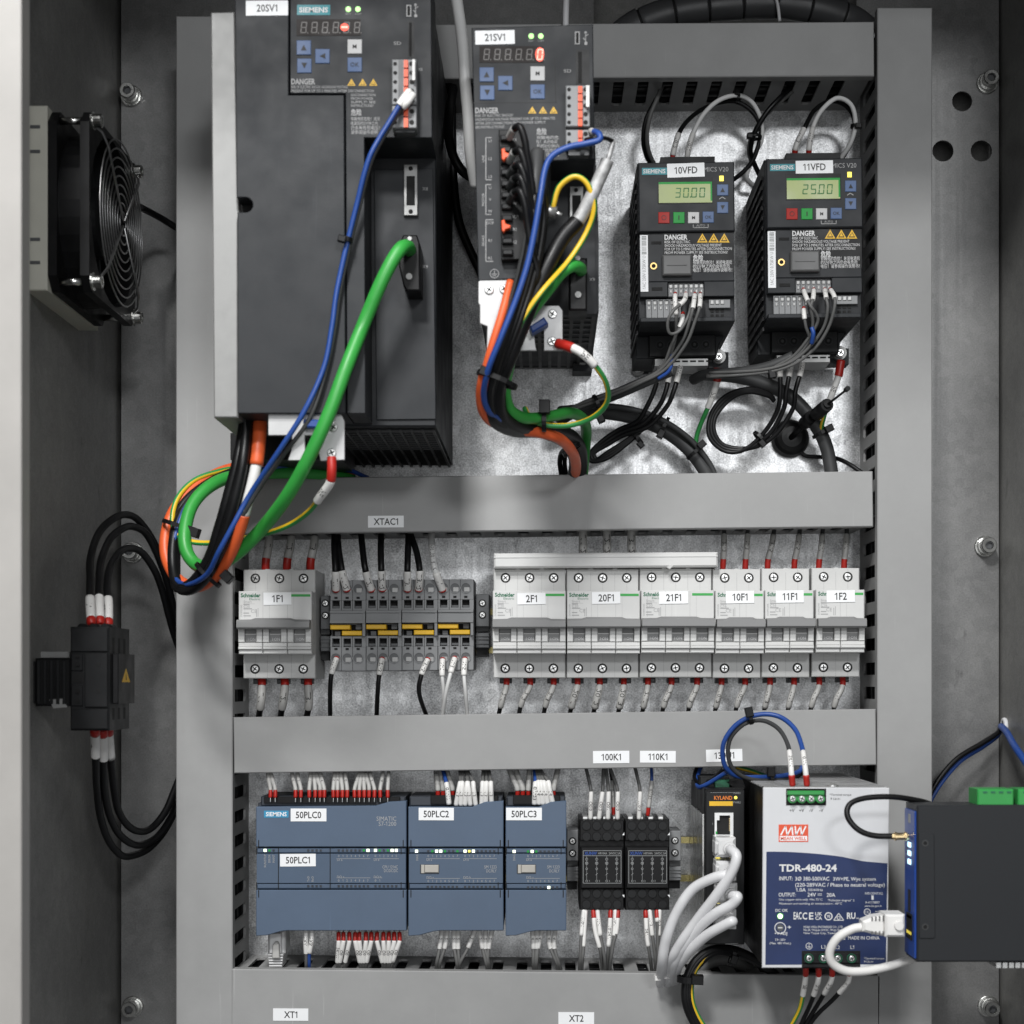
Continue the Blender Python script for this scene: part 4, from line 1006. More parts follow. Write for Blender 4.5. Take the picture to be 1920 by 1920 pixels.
    for (y0, y1, n_) in ((111, 196, 5), (198, 240, 2)):
        b = MB(); b.box(735, y0, 781, y1, hp, 249, None, 0.5); blk = part('signal_terminal', b, 'term', t)
        st = (y1-y0)/n_; b = MB(); hh = MB()
        for i in range(n_):
            yc = y0+st*(i+.5); b.box(757, yc-st*.42, 765, yc+st*.42, 249, 251.5); hh.cyl(741, yc, 3.6, 249, 249.2, 10); hh.cyl(772, yc, 4.6, 249, 249.2, 10)
        part('release_lever', b, 'redlever', blk); part('wire_hole', hh, 'void', blk)
        g = MB(); g.box(747, y0+2, 755, y1-2, 249, 249.5); part('marking_strip', g, 'clamp', blk)
    b = MB(); b.box(742, 240, 778, 248, hp, 245); part('connector_latch', b, 'clamp', t)
    b = MB(); b.box(773, 111, 778, 150, 249, 253); part('white_clip', b, 'sleeve', t)
    lp = 198
    def dsub(x, y, w, hh, par, lvl):
        b = MB(); b.box(x-w/2, y-hh/2, x+w/2, y+hh/2, lvl-2, lvl+4, None, 0.4); o = part('connector_shell', b, 'dull', par)
        b = MB(); b.box(x-w*.3, y-hh*.27, x+w*.3, y+hh*.30, lvl+4, lvl+4.3); part('connector_opening', b, 'void', o)
        b = MB(); b.cyl(x, y-hh*.42, w*.16, lvl+4, lvl+4.4, 10); b.cyl(x, y+hh*.42, w*.16, lvl+4, lvl+4.4, 10); part('screw_hole', b, 'void', o)
    dsub(770, 356, 26, 96, t, 196)
    b = MB(); b.prism([(756, 440), (782, 440), (787, 455), (788, 545), (762, 545), (756, 535), (748, 500), (748, 456)], 197, 222, None, 1.0); pl = part('encoder_plug', b, 'black', t)
    b = MB(); b.cyl(768, 447, 4, 222, 223, 10); b.cyl(767, 518, 6, 222, 223.5, 12); part('plug_screw', b, 'dull', pl)
    g = MB(); g.text('X8', 797, 354, 6, 197.2); g.text('X9', 797, 500, 6, 197.2); part('port_mark', g, 'inkgrey', t, kind='stuff')
    # ventilated underside: bars over a dark tray
    b = MB(); b.boxmm(-168, Xr-3, Zb-0.6, Zb-0.1, 8, 185); part('vent_tray', b, 'void', t)
    b = MB()
    for i in range(13): x = -166+i*7.4; b.boxmm(x, x+1.7, Zb-2.2, Zb-0.7, 6, 186)
    for j in range(9): hh = 100+j*10.2; b.boxmm(-168, Xr-3, Zb-2.0, Zb-0.72, hh, hh+2.2)
    part('vent_bars', b, 'jdgrey', t, kind='stuff')
    b = MB(); b.box(793, 838, 846, 872, 0.5, 3.6); part('mounting_flange', b, 'drive2', t)
    put('mounting_screw', BRSCREW[0], t, P(823, 857, 4)+Vector((0, -0.4, 0)))
    b = MB(); b.box(432, 812, 640, 862, 60, 140); part('added_shadow_block', b, 'black', t)  # black box added to fill the shadow region under the drive
    # shield bracket
    b = MB(); b.prism([(503, 773), (640, 776), (646, 790), (646, 862), (601, 864), (598, 850), (602, 816), (571, 816), (572, 848), (580, 863), (540, 863), (546, 846), (548, 816), (503, 816)], 233, 235.5, None, 0.3); br = part('shield_bracket', b, 'white_metal', t)
    put('bracket_screw', BRSCREW[1], br, P(625, 801, 236)); put('bracket_screw', BRSCREW[0], br, P(622, 849, 236))
    b = MB(); b.prism([(569, 785), (603, 787), (602, 803), (573, 801), (568, 793)], 235.6, 243, None, 1); part('cable_clamp', b, 'jblue', t, 'bright blue cable clamp')
    tag('20SV1', 461, 1, 540, 29, h, t, -0.5, 13)
    return t
drive20()
def drive21():
    t = thing('servo_drive', 'narrow anthracite servo drive tagged 21SV1 with wires fanning from its left terminals', 'servo drive', P(1005, 686, 3), 'servo drives')
    h = 240; Zb = (V-686)*k(3)+ZO
    b = MB(); b.prism([(911, 285), (1097, 285), (1108, 575), (1108, 690), (918, 690)], 3, 196, 3.1); part('body', b, 'drive2', t)
    b = MB(); b.prism([(884, 52), (1112, 45), (1115, 299), (1014, 302), (1019, 520), (897, 527)], 190, h, None, 0.6); part('front_cover', b, 'drive', t)
    b = MB(); b.prism([(1019, 330), (1112, 328), (1119, 588), (1022, 592)], 190, 198, 198); part('lower_panel', b, 'drive', t)
    g = MB(); g.line(886, 193, 1045, 192, 1.2, h+.1); g.line(1040, 110, 1042, 192, 1.2, h+.1); part('panel_seam', g, 'black', t)
    servo_face(t, h, (343, 50.5), '21SV1', '0')
    g = MB(); g.text('DANGER', 891, 207, 10, h+.12, 44, 'l', 0.03)
    for i, (s, w) in enumerate((('RISK OF ELECTRIC SHOCK!', 71), ('HAZARDOUS VOLTAGE PRESENT FOR UP TO 5 MINUTES', 150), ('AFTER DISCONNECTION FROM POWER SUPPLY!', 132), ('SEE INSTRUCTIONS!', 55))): g.text(s, 891, 217+i*7.2, 4.8, h+.12, w, 'l', 0, -1)
    g.text('\u5371\u9669', 1006, 247, 9, h+.12, 19, 'l', 0.02)
    for i, s in enumerate(('\u6709\u89e6\u7535\u7684\u5371', '\u9669\uff01\u5173\u95ed\u7535\u6e90', '\u540e\u76845\u5206\u949f\u5185', '\u4ecd\u6709\u5371\u9669\u7535', '\u538b\uff01\u8bf7\u53c2\u9605')): g.text(s, 1006, 258+i*8, 5.2, h+.12, 42-3*(i % 2), 'l')
    g.text('SD', 1064, 133, 6, h+.12, 14)
    for (y0, y1, w, marks) in ((258, 337, 11, ('L1', 'L2', 'L3')), (346, 402, 10, ('U', 'V', 'W')), (412, 490, 14, ('DCP', 'R1', 'R2'))):
        g.line(911, y0, 911, y1, 1.3, h+.12); g.line(911, y0, 911+w, y0, 1.3, h+.12); g.line(911, y1, 911+w, y1, 1.3, h+.12)
        for j, mk in enumerate(marks): g.text(mk, 919, y0+6+(y1-y0-12)*j/2, 5, h+.12)
        g.text({258: 'LINE', 346: 'MOTOR', 412: 'BRAKE'}[y0], 906, (y0+y1)/2, 4.5, h+.12, None, 'c', 0, -90)
    g.annulus(927, 513, 8.5, 7.6, h+.05, h+.12, 20); g.line(927, 507, 927, 514, 1, h+.12); g.line(922, 514, 932, 514, 1, h+.12); g.line(924, 517, 930, 517, 1, h+.12)
    part('warning_text', g, 'inkgrey', t, kind='stuff')
    warn(t, (998, 1018, 1038), 206, 7.5, h+.12)
    b = MB(); b.box(1078, 59, 1087, 83, h-.3, h+.3); b.m = 1; b.box(1080, 61, 1085, 81, h+.3, h+.4); part('data_port', b, ['inkgrey', 'void'], t)
    g = MB(); g.line(1098, 62, 1098, 83, 1.5, h+.2); g.line(1098, 68, 1103, 64, 1.3, h+.2); g.line(1098, 76, 1093, 71, 1.3, h+.2); g.cyl(1098, 61, 2.5, h, h+.2, 8); g.box(1096, 78, 1101, 84, h, h+.25); part('port_symbol', g, 'inkgrey', t)
    b = MB(); b.box(1080, 93, 1105, 158, h-.3, h+.2); b.m = 1; b.box(1084, 97, 1091, 156, h+.2, h+.3); part('card_slot', b, ['black2', 'void'], t)
    for (y0, y1, n_) in ((160, 237, 5), (243, 275, 2)):
        b = MB(); b.box(1061, y0, 1106, y1, h, 251, None, 0.5); blk = part('signal_terminal', b, 'term', t)
        st = (y1-y0)/n_; b = MB(); hh = MB()
        for i in range(n_):
            yc = y0+st*(i+.5); b.box(1084, yc-st*.42, 1092, yc+st*.42, 251, 253.5); hh.cyl(1067, yc, 3.6, 251, 251.2, 10); hh.cyl(1098, yc, 4.4, 251, 251.2, 10)
        part('release_lever', b, 'redlever', blk); part('wire_hole', hh, 'void', blk)
    b = MB(); b.box(1066, 277, 1104, 291, 205, 247); part('connector_latch', b, 'clamp', t)
    b = MB(); b.box(1099, 160, 1105, 200, 251, 255); part('white_clip', b, 'sleeve', t)
    b = MB(); b.prism([(935, 243), (984, 241), (989, 486), (940, 488)], h, 247, None, 0.6); blk = part('power_terminal', b, 'black', t)
    for i in range(11):
        g = MB(); y = 252+i*21.5; g.box(938+i*.4, y, 958+i*.4, y+11, 247, 250.5, None, 0.8); part('terminal_key', g, 'black2', blk)
    for y in (288, 422):
        g = MB(); g.prism([(940, y-9), (946, y-11), (948, y-3), (957, y), (957, y+5), (948, y+8), (945, y+13), (941, y+10)], 250.6, 255, None, 0.5); part('release_lever', g, 'redlever', blk)
    g = MB()
    for i, mk in enumerate(('L1', 'L2', 'L3', 'U', 'V', 'W', 'DCP', 'R1', 'R2')): g.text(mk, 965, 262+i*24, 5.5, 247.2)
    part('terminal_mark', g, 'inkgrey', blk)
    lvl = 197
    b = MB(); b.box(1068, 349, 1094, 408, lvl, lvl+6, None, 0.4); o = part('connector_shell', b, 'dull', t)
    b = MB(); b.box(1073, 366, 1089, 404, lvl+6, lvl+6.3); b.cyl(1080, 356, 4, lvl+6, lvl+6.4, 10); part('connector_opening', b, 'void', o)
    b = MB(); b.box(1067, 483, 1101, 582, lvl, 224, None, 1.2); pl = part('encoder_plug', b, 'black', t)
    b = MB(); b.cyl(1083, 484, 5, 224, 225, 10); b.cyl(1084, 552, 6, 224, 225.5, 12); part('plug_screw', b, 'dull', pl)
    g = MB(); g.text('X9', 1110, 524, 6, 198.3); g.text('X8', 1109, 377, 6, 198.3); part('port_mark', g, 'inkgrey', t, kind='stuff')
    Xa, Xb = (918-U)*k(3.1)+2, (1108-U)*k(3.1)-2
    tr = MB(); tr.boxmm(Xa, Xb, Zb-0.6, Zb-0.1, 6, 194); part('vent_tray', tr, 'void', t)
    v = MB()
    for i in range(11): x = Xa+i*(Xb-Xa-2.4)/10; v.boxmm(x, x+2.4, Zb-2.6, Zb-0.7, 5, 194)
    for j in range(7): hh = 96+j*15.5; v.boxmm(Xa, Xb, Zb-2.4, Zb-0.72, hh, hh+4.5)
    v.boxmm(Xa, Xb, Zb-2.5, Zb-0.72, 5, 9)
    part('vent_bars', v, 'jdgrey', t, kind='stuff')
    b = MB(); b.box(1072, 655, 1112, 690, 1, 4); part('mounting_flange', b, 'drive2', t)
    b = MB(); b.box(1074, 652, 1110, 696, 1, 22); part('mounting_foot', b, 'drive2', t)
    put('mounting_screw', BRSCREW[0], t, P(1092, 672, 25)); b = MB(); b.cyl(1092, 672, 12, 22, 24.4, 16); part('screw_washer', b, 'dull', t)
    # white brackets
    b = MB(); b.prism([(897, 528), (900, 526), (955, 525), (958, 540), (958, 640), (940, 700), (905, 688), (912, 670), (914, 612), (900, 606), (900, 572), (897, 568)], 242, 244, None, 0.3); br = part('shield_bracket', b, 'white_metal', t)
    put('bracket_screw', BRSCREW[1], br, P(917, 543, 244.6)); put('bracket_screw', BRSCREW[0], br, P(945, 542, 244.6))
    b = MB(); b.prism([(1003, 573), (1048, 573), (1055, 582), (1055, 657), (1020, 657), (1020, 618), (1000, 618), (1004, 648), (1006, 657), (970, 657), (985, 610)], 214, 216.5, None, 0.3); br = part('shield_bracket', b, 'white_metal', t)
    put('bracket_screw', BRSCREW[1], br, P(1036, 589, 217.2)); put('bracket_screw', BRSCREW[0], br, P(1035, 640, 217.2))
    b = MB(); b.prism([(992, 612), (1020, 594), (1028, 606), (998, 624)], 216.6, 228, None, 1); part('cable_clamp', b, 'jblue', t, 'bright blue cable clamp')
    b = MB(); b.turn(928, 70, h, -1); tag('21SV1', 891, 57, 965, 83, h, t, -1.2, 13)
    return t
drive21()

# ================================================================== frequency inverters
def vfd():
    t = thing('frequency_inverter', 'anthracite frequency inverter tagged 10VFD showing 30.00 on its green display', 'frequency inverter', P(1280, 690, 3), 'frequency inverters')
    R = MB().turn(1285, 440, 118, -0.6).rot
    def B(): m = MB(); m.rot = R; return m
    b = B(); b.box(1196, 306, 1376, 604, 4, 108, 108, 0.6); part('body', b, 'drive2', t)
    b = B(); b.prism([(1190, 580), (1366, 580), (1362, 622), (1346, 648), (1342, 672), (1190, 672)], 4, 58, None, 0.6); part('lower_body', b, 'drive2', t)
    b = B(); b.box(1240, 294, 1342, 306, 20, 96, 96); part('terminal_cover', b, 'black2', t)
    b = B()
    for i in range(16): y = 330+i*19; b.boxmm((1196-U)*k(108)-1.2, (1196-U)*k(108)-0.1, (V-y-7)*k(108)+ZO, (V-y)*k(108)+ZO, 14, 100)
    part('side_rib', b, 'black', t, kind='stuff')
    h = 118
    b = B(); b.box(1198, 304, 1378, 434, 108, h, None, 0.8); part('keypad_panel', b, 'drive', t)
    b = B(); b.box(1199, 436, 1376, 528, 108, 115, None, 0.6); b.box(1199, 528, 1251, 556, 108, 115, 115, 0.4); b.box(1319, 528, 1376, 556, 108, 115, 115, 0.4); b.box(1199, 596, 1372, 604, 84, 117, 115, 0.4); part('lower_cover', b, 'drive', t)
    # badge and lettering
    b = B(); b.box(1205, 314, 1252, 327, h-.1, h+.2); lg = part('maker_badge', b, 'teal', t); g = B(); g.text('SIEMENS', 1228, 320.5, 7.5, h+.3, 42, 'c', 0.02); part('lettering', g, 'inkwhite', lg)
    g = B(); g.text('MICS V20', 1367, 318, 8.5, h+.12, 46, 'r'); part('model_print', g, 'inkgrey', t)
    b = B(); b.box(1234, 333, 1338, 382, h-.2, h+.25); fr = part('display_frame', b, 'black', t); b = B(); b.box(1236, 341, 1336, 380, h+.25, h+.4); part('display', b, 'lcd', fr); 
    b = B(); b.box(1236, 341, 1336, 345, h+.4, h+.45); b.box(1333, 345, 1336, 377, h+.4, h+.45); part('display_edge', b, 'btngreen', fr)
    b = B(); b.box(1350, 330, 1358, 340, h-.2, h+.8, None, 0.2); part('indicator_light', b, 'ledyellow', t)
    for (x, y, m, s) in ((1355, 356, 'btnblue', 'up'), (1355, 389, 'btnblue', 'down'), (1245, 408, 'btnred', 'O'), (1273, 408, 'btngreen', 'I'), (1300.5, 408, 'btnwhite', 'M'), (1328, 407, 'btnblue', 'OK')):
        old = globals()['MB']
        button(t, x, y, 21, h, m, s)
    g = B(); g.line(1300, 421, 1300, 427, 1.2, h+.1); g.line(1300, 427, 1328, 427, 1.2, h+.1); g.line(1328, 421, 1328, 427, 1.2, h+.1); g.text('AUTO', 1314, 423, 4, h+.12)
    g.line(1349, 374, 1355, 370, 1.4, h+.1); g.line(1355, 370, 1361, 374, 1.4, h+.1); part('key_symbol', g, 'inkgrey', t)
    hl = 115.2
    b = B(); b.box(1244, 437, 1376, 510, hl-.3, hl+.15); st = part('warning_sticker', b, 'black', t)
    g = B(); g.text('DANGER', 1246, 444.5, 9, hl+.25, 43, 'l', 0.03)
    for i, (s, w) in enumerate((('RISK OF ELECTRIC', 48), ('SHOCK! HAZARDOUS VOLTAGE PRESENT', 107), ('FOR UP TO 5 MINUTES AFTER DISCONNECTION', 126), ('FROM POWER SUPPLY! SEE INSTRUCTIONS!', 118))): g.text(s, 1246, 453.5+i*6.7, 5, hl+.25, w, 'l')
    g.text('\u5371\u9669', 1299, 484, 8.5, hl+.25, 19, 'l', 0.02)
    for i, s in enumerate(('\u6709\u89e6\u7535\u7684\u5371\u9669\uff01\u5173\u95ed\u7535\u6e90\u540e', '\u76845\u5206\u949f\u4e4b\u5185\u4ecd\u4f1a\u6709\u5371\u9669', '\u7535\u538b\uff01\u8bf7\u53c2\u9605\u64cd\u4f5c\u8bf4\u660e\u4e66\uff01')): g.text(s, 1299, 492.5+i*7.3, 5.6, hl+.25, 73-4*(i % 2), 'l')
    part('lettering', g, 'inkwhite', st)
    warn(st, (1317, 1338, 1358), 446, 10, hl+.3)
    b = B(); b.box(1242, 477, 1296, 515, hl, hl+5, None, 1.0); b.box(1250, 494, 1287, 497, hl+5, hl+5.6); part('clear_tab', b, 'clear', t)
    b = B(); b.annulus(1225, 498, 6.5, 4, hl-.3, hl+.6, 16); b.m = 1; b.cyl(1225, 498, 4, hl, hl+.1, 12); part('brass_insert', b, ['brass', 'void'], t)
    b = B(); b.box(1221, 452, 1240, 457, hl, hl+.2); b.box(1221, 538, 1241, 544, hl, hl+.2); part('latch_slot', b, 'void', t)
    b = B(); b.box(1200, 440, 1214.5, 546, hl, hl+.3); sl = part('side_sticker', b, 'tag', t)
    g = B(); g.text('1AC 230V 0.75KW U', 1207, 510, 6, hl+.42, 62, 'c', 0, -90)
    for i in range(12): y = 442+i*2.9; g.box(1203, y, 1212, y+random.choice((1, 1.6, 2.1)), hl+.3, hl+.4)
    part('lettering', g, 'inkdim', sl)
    # control terminals
    b = B(); b.box(1251, 516, 1319, 528, 100, 110); part('terminal_recess', b, 'black2', t)
    for (x0, x1, y0, y1, n_, hh) in ((1252, 1319, 530, 556, 7, 112), (1210, 1276, 561, 600, 6, 113)):
        b = B(); b.box(x0, y0, x1, y1, 96, hh, None, 0.4); tb = part('control_terminal', b, 'term', t); stp = (x1-x0)/n_
        for i in range(n_):
            xc = x0+stp*(i+.5); s = B(); s.box(xc-3.2, y0+3, xc+3.2, y0+10, hh, hh+.6, None, 0.3); s.box(xc-2.0, y0+13, xc+2.0, y0+19, hh, hh+.5, None, 0.2); part('clamp_screw', s, 'dull', tb)
        s = B()
        for i in range(n_): xc = x0+stp*(i+.5); s.box(xc-3.9, y0+1.6, xc+3.9, y0+2.6, hh, hh+.3); s.box(xc+4.4, y0+2, xc+5.2, y1-2, hh, hh+.2)
        part('divider', s, 'void', tb)
    b = B(); b.box(1321, 548, 1372, 604, 90, 109, 110); rt = part('relay_terminal', b, 'drive2', t)
    b = B(); b.box(1328, 562, 1368, 578, 109, 112, None, .3); s = B()
    part('terminal_bar', b, 'term', rt)
    for i in range(3):
        xc = 1334+i*9.5; s = B(); s.box(xc-3.5, 563, xc+3.5, 571, 112, 112.7, None, 0.3); part('clamp_screw', s, 'dull', rt)
        s = B(); s.box(xc-3, 575, xc+3, 586, 109.2, 109.6); s.box(xc-2.6, 590, xc+2.6, 596, 109.2, 110.2); part('wire_hole', s, 'void', rt)
    s = B()
    for i in range(9): x = 1224+i*13; s.box(x, 611, x+9, 615, 58, 58.4); s.box(x, 619, x+9, 623, 58, 58.4)
    part('vent_slot', s, 'void', t, kind='stuff')
    b = B(); b.box(1215, 628, 1340, 668, 58, 64, None, 0.6); pt = part('power_terminal', b, 'black2', t)
    for i in range(5):
        x = 1236+i*21.5; s = B(); s.annulus(x, 646, 8.5, 6.5, 63, 64.6, 16); s.m = 1; s.cyl(x, 646, 6.5, 64.02, 64.2, 14); s.m = 2; s.cyl(x, 646, 3, 64.2, 64.5, 8); part('screw_well', s, ['drive', 'void', 'jdgrey'], pt)
    b = B(); b.box(1225, 672, 1326, 687, 30, 60, None, 0.4); part('shield_plate', b, 'dull', t)
    s = B()
    for i in range(5): x = 1292+i*15-30; s.box(x, 676, x+11, 679, 60, 60.3)
    part('plate_slot', s, 'void', t, kind='stuff')
    b = B(); b.box(1184, 660, 1214, 700, 1, 5); part('mounting_flange', b, 'drive2', t)
    put('mounting_screw', BRSCREW[0], t, P(1196, 692, 9)); b = MB(); b.cyl(1196, 692, 12.5, 3, 8.5, 16); part('screw_washer', b, 'dull', t)
    b = MB(); b.box(1328, 660, 1366, 690, 30, 44); b.m = 1; b.cyl(1348, 668, 13, 44, 50, 16); b.m = 2; b.cyl(1348, 668, 9, 50, 56, 14); part('earth_terminal', b, ['drive2', 'dull', 'dull'], t)
    put('earth_screw', BRSCREW[1], t, P(1348, 668, 57))
    return t
V1 = vfd(); bpy.context.view_layer.update()
dV = Vector((240*k(118), 0, 7.2*k(118)))
V2 = clone(V1, dV, 'anthracite frequency inverter tagged 11VFD showing 25.00, rightmost of the two')
def digits(t, s, x, y, h):
    b = MB(); b.turn(1285, 440, 118, -0.6) if x < 1400 else b.turn(1525, 433, 118, -0.6)
    q = x
    for c in s:
        if c == '.': b.box(q-2, y+16, q, y+18.5, h-.05, h+.05); continue
        b.seg7(c, q, y, 10.5, 18.5, h, 2.0, 0.08); q += 15.2
    part('display_digits', b, 'lcdink', t)
digits(V1, '30.00', 1266, 352, 118.55); digits(V2, '25.00', 1505, 345.5, 118.55)
tag('10VFD', 1251, 306, 1321, 332, 118, V1, -2.0, 12.5)
tag('11VFD', 1492, 301, 1562, 325, 118, V2, -1.0, 12.5)

# ================================================================== blue controllers
def plc(x0, x1, label, kind):
    h = 82; t = thing('plc_module', label, 'plc module', P(x0, 1752, 8), 'blue controller modules')
    w = x1-x0; cpu = kind == 'cpu'
    b = MB(); b.box(x0+1, 1507, x1-1, 1744, 8, 72, 78, 0.5); part('housing', b, 'plcdark', t)
    b = MB(); b.box(x0+(2 if not cpu else 8), 1494, x1-2, 1512, 20, 74, 76, 1.0); part('top_cap', b, 'plcdark', t)
    b = MB()
    if cpu: b.box(495, 1494, 704, 1506, 74.02, 76.5, 76, 0.3); b.box(708, 1494, 750, 1504, 74.02, 76.5, 76, .3)
    else: b.box(x0+42 if w > 150 else x0+14, 1491, x1-(10 if w > 150 else 12), 1508, 74.02, 77, 76, 0.4)
    part('terminal_strip', b, 'black', t)
    r0 = x1-58 if w > 150 else x1-52
    if cpu: top = [(x0, 1588), (x0, 1513), (r0, 1511), (r0+26, 1503.5), (x1, 1502)]
    else: top = [(x0, 1588), (x0, 1513), (r0, 1513), (r0+24, 1503.5), (x1, 1502)]
    b = MB(); b.prism(top+[(x1, 1588)], 72, h, None, 0.5); td = part('upper_door', b, 'plc', t)
    l1 = x0+(58 if cpu else 60 if w > 150 else 60); l0 = x0+20
    b = MB(); b.prism([(x0, 1669), (x1, 1669), (x1, 1745), (l1, 1745), (l1-12, 1746.5), (l0, 1754), (x0, 1755)], 72, h, None, 0.5); part('lower_door', b, 'plc', t)
    b = MB()
    b.box(x0+1, 1590, x1-1, 1600, 72, 80.6, 80.6, 0.9); b.box(x0+1, 1601, x1-1, 1656, 72, 81.0, 81, 0.2); b.box(x0+1, 1657, x1-1, 1667, 72, 80.6, 80.6, 0.9)
    part('middle_panel', b, 'plc2', t)
    g = MB(); hh = h+.1
    for xx in ((x0+5, x1-6)):
        g.line(xx, 1575, xx, 1588, 1.8, hh); g.line(xx, 1669, xx, 1683, 1.8, hh); g.line(xx-4, 1588, xx-4, 1602, 1.4, 81.2); g.line(xx-4, 1654, xx-4, 1669, 1.4, 81.2)
    if cpu: g.line(522, 1589, 522, 1668, 1.5, 81.2); g.line(619, 1589, 619, 1668, 1.5, 81.2)
    part('hinge_slit', g, 'void', t, kind='stuff')
    if cpu:
        rows = [(1594.5, [(497, 'ledwhite'), (505, 'btngreen'), (513, 'ledoff')]+[(578+i*7.8, 'ledoff') for i in range(4)]+[(635+i*7.85, 'ledoff' if i < 6 else ('btngreen' if i == 6 else 'ledwhite')) for i in range(8)]+
                 [(704+i*7.8, m) for i, m in enumerate(('ledwhite', 'btngreen', 'ledoff', 'btngreen', 'ledwhite', 'ledwhite'))]),
                (1661.5, [(578+i*7.8, 'ledoff') for i in range(4)]+[(635+i*7.85, 'ledoff') for i in range(8)]+[(704+i*7.8, 'ledoff') for i in range(6)])]
    elif w > 150:
        rows = [(1596, [(781, 'ledwhite')]+[(803+i*7.8, 'ledwhite' if i in (2, 3) else 'btngreen' if i in (1, 4, 7) else 'ledoff') for i in range(8)]+[(872+i*7.8, 'ledwhite' if i in (0, 2) else 'ledyellow' if i == 1 else 'ledoff') for i in range(8)]),
                (1663, [(802+i*7.8, 'ledoff') for i in range(8)]+[(872+i*7.8, 'ledoff') for i in range(8)])]
    else:
        rows = [(1596.5, [(964, 'ledwhite')]+[(990+i*7.8, 'ledwhite' if i == 1 else 'btngreen' if i in (0, 2) else 'ledoff') for i in range(8)]), (1664, [(990+i*7.8, 'ledwhite' if i == 5 else 'ledoff') for i in range(8)])]
    groups = {}
    for y, row in rows:
        for x, m in row:
            s_ = 2.6 if m == 'ledwhite' else 2.1; groups.setdefault(m, MB()).box(x-s_, y-s_, x+s_, y+s_, 80.6, 80.95)
    for m, b in groups.items(): part({'ledwhite': 'lit_indicator', 'btngreen': 'green_indicator', 'ledoff': 'dark_indicator', 'ledyellow': 'amber_indicator'}[m], b, m, t, kind='stuff')
    g = MB(); hh = 81.12
    def scale(xa, n_, y, lab, yl, up):
        g.line(xa-4, y+5 if not up else y-5, xa+n_*7.8-3, y+5 if not up else y-5, 0.7, hh)
        for i in range(n_): g.text(str(i), xa+i*7.8, y, 4.2, hh)
        g.text(lab, xa-3, yl, 4.2, hh, None, 'l')
    if cpu:
        for xx, s in ((497, 'RUN/STOP'), (505, 'ERROR'), (513, 'MAINT')): g.text(s, xx, 1614 if s[0] == 'R' else 1610, 4.2, hh, 24 if s[0] == 'R' else 15, 'c', 0, -90)
        scale(635, 8, 1605, 'DI a', 1612, False); scale(704, 6, 1605, 'DI b', 1612, False); scale(635, 8, 1651, 'DQ a', 1644, True); scale(704, 2, 1651, 'DQ b', 1644, True)
        g.text('CPU 1214C', 746, 1625.5, 5.6, hh, 29, 'r'); g.text('DC/DC/DC', 746, 1632.5, 5.6, hh, 26, 'r'); g.text('TxD', 578, 1648, 4, hh, None, 'c', 0, -90); g.text('RxD', 586, 1648, 4, hh, None, 'c', 0, -90)
        g.text('SIMATIC', 743, 1535, 8, h+.1, 37, 'r'); g.text('S7-1200', 743, 1544.5, 8, h+.1, 33, 'r')
    elif w > 150:
        scale(803, 8, 1605, 'DI a', 1612, False); scale(872, 8, 1605, 'DI b', 1612, False); scale(803, 8, 1652, 'DQ a', 1645, True); scale(872, 8, 1652, 'DQ b', 1645, True); g.text('DIAG', 782, 1608, 4, hh, 11, 'c', 0, -90)
        g.text('SM 1223', 931, 1625.5, 5.6, hh, 23, 'r'); g.text('DC/RLY', 931, 1633, 5.6, hh, 19, 'r')
    else:
        scale(990, 8, 1605, 'DI a', 1612, False); scale(990, 8, 1652, 'DQ a', 1645, True); g.text('DIAG', 964, 1608, 4, hh, 11, 'c', 0, -90)
        g.text('SM 1223', 1049, 1625.5, 5.6, hh, 23, 'r'); g.text('DC/RLY', 1049, 1633, 5.6, hh, 19, 'r')
    part('fine_print', g, 'inkgrey', t, kind='stuff')
    if not cpu:
        xa = x0+22 if w > 150 else x0+21
        b = MB(); b.box(xa, 1621, xa+36, 1638, 80.9, 81.3); o = part('tab_recess', b, 'plcdark', t)
        b = MB(); b.box(xa+2, 1621.5, xa+8, 1637.5, 81.3, 82, None, .2); b.box(xa+8.5, 1622, xa+35, 1636.5, 81.3, 82.6, None, 0.5); part('slide_tab', b, 'beige', o)
    return t
A = plc(480, 762, 'wide slate blue controller tagged 50PLC0 with rows of indicator lights', 'cpu')
b = MB(); b.box(495, 1520, 541, 1533, 82, 82.25); o = part('maker_badge', b, 'tealblue', A); g = MB(); g.text('SIEMENS', 518, 1526.5, 7.5, 82.4, 39, 'c', 0.02); part('lettering', g, 'tag', o)
tag('50PLC0', 545, 1516, 612, 1540, 82, A, 0, 12); tag('50PLC1', 525, 1601, 592, 1624.5, 81, A, -0.5, 12)
A2 = plc(765.5, 944, 'slate blue expansion module tagged 50PLC2 with a beige sliding tab', 'sm'); tag('50PLC2', 785, 1514.5, 851, 1538, 82, A2, 0.2, 12)
A3 = plc(948, 1062, 'narrow slate blue expansion module tagged 50PLC3 beside the end clamp', 'sm'); tag('50PLC3', 949, 1514.5, 1016, 1538, 82, A3, 0, 12)

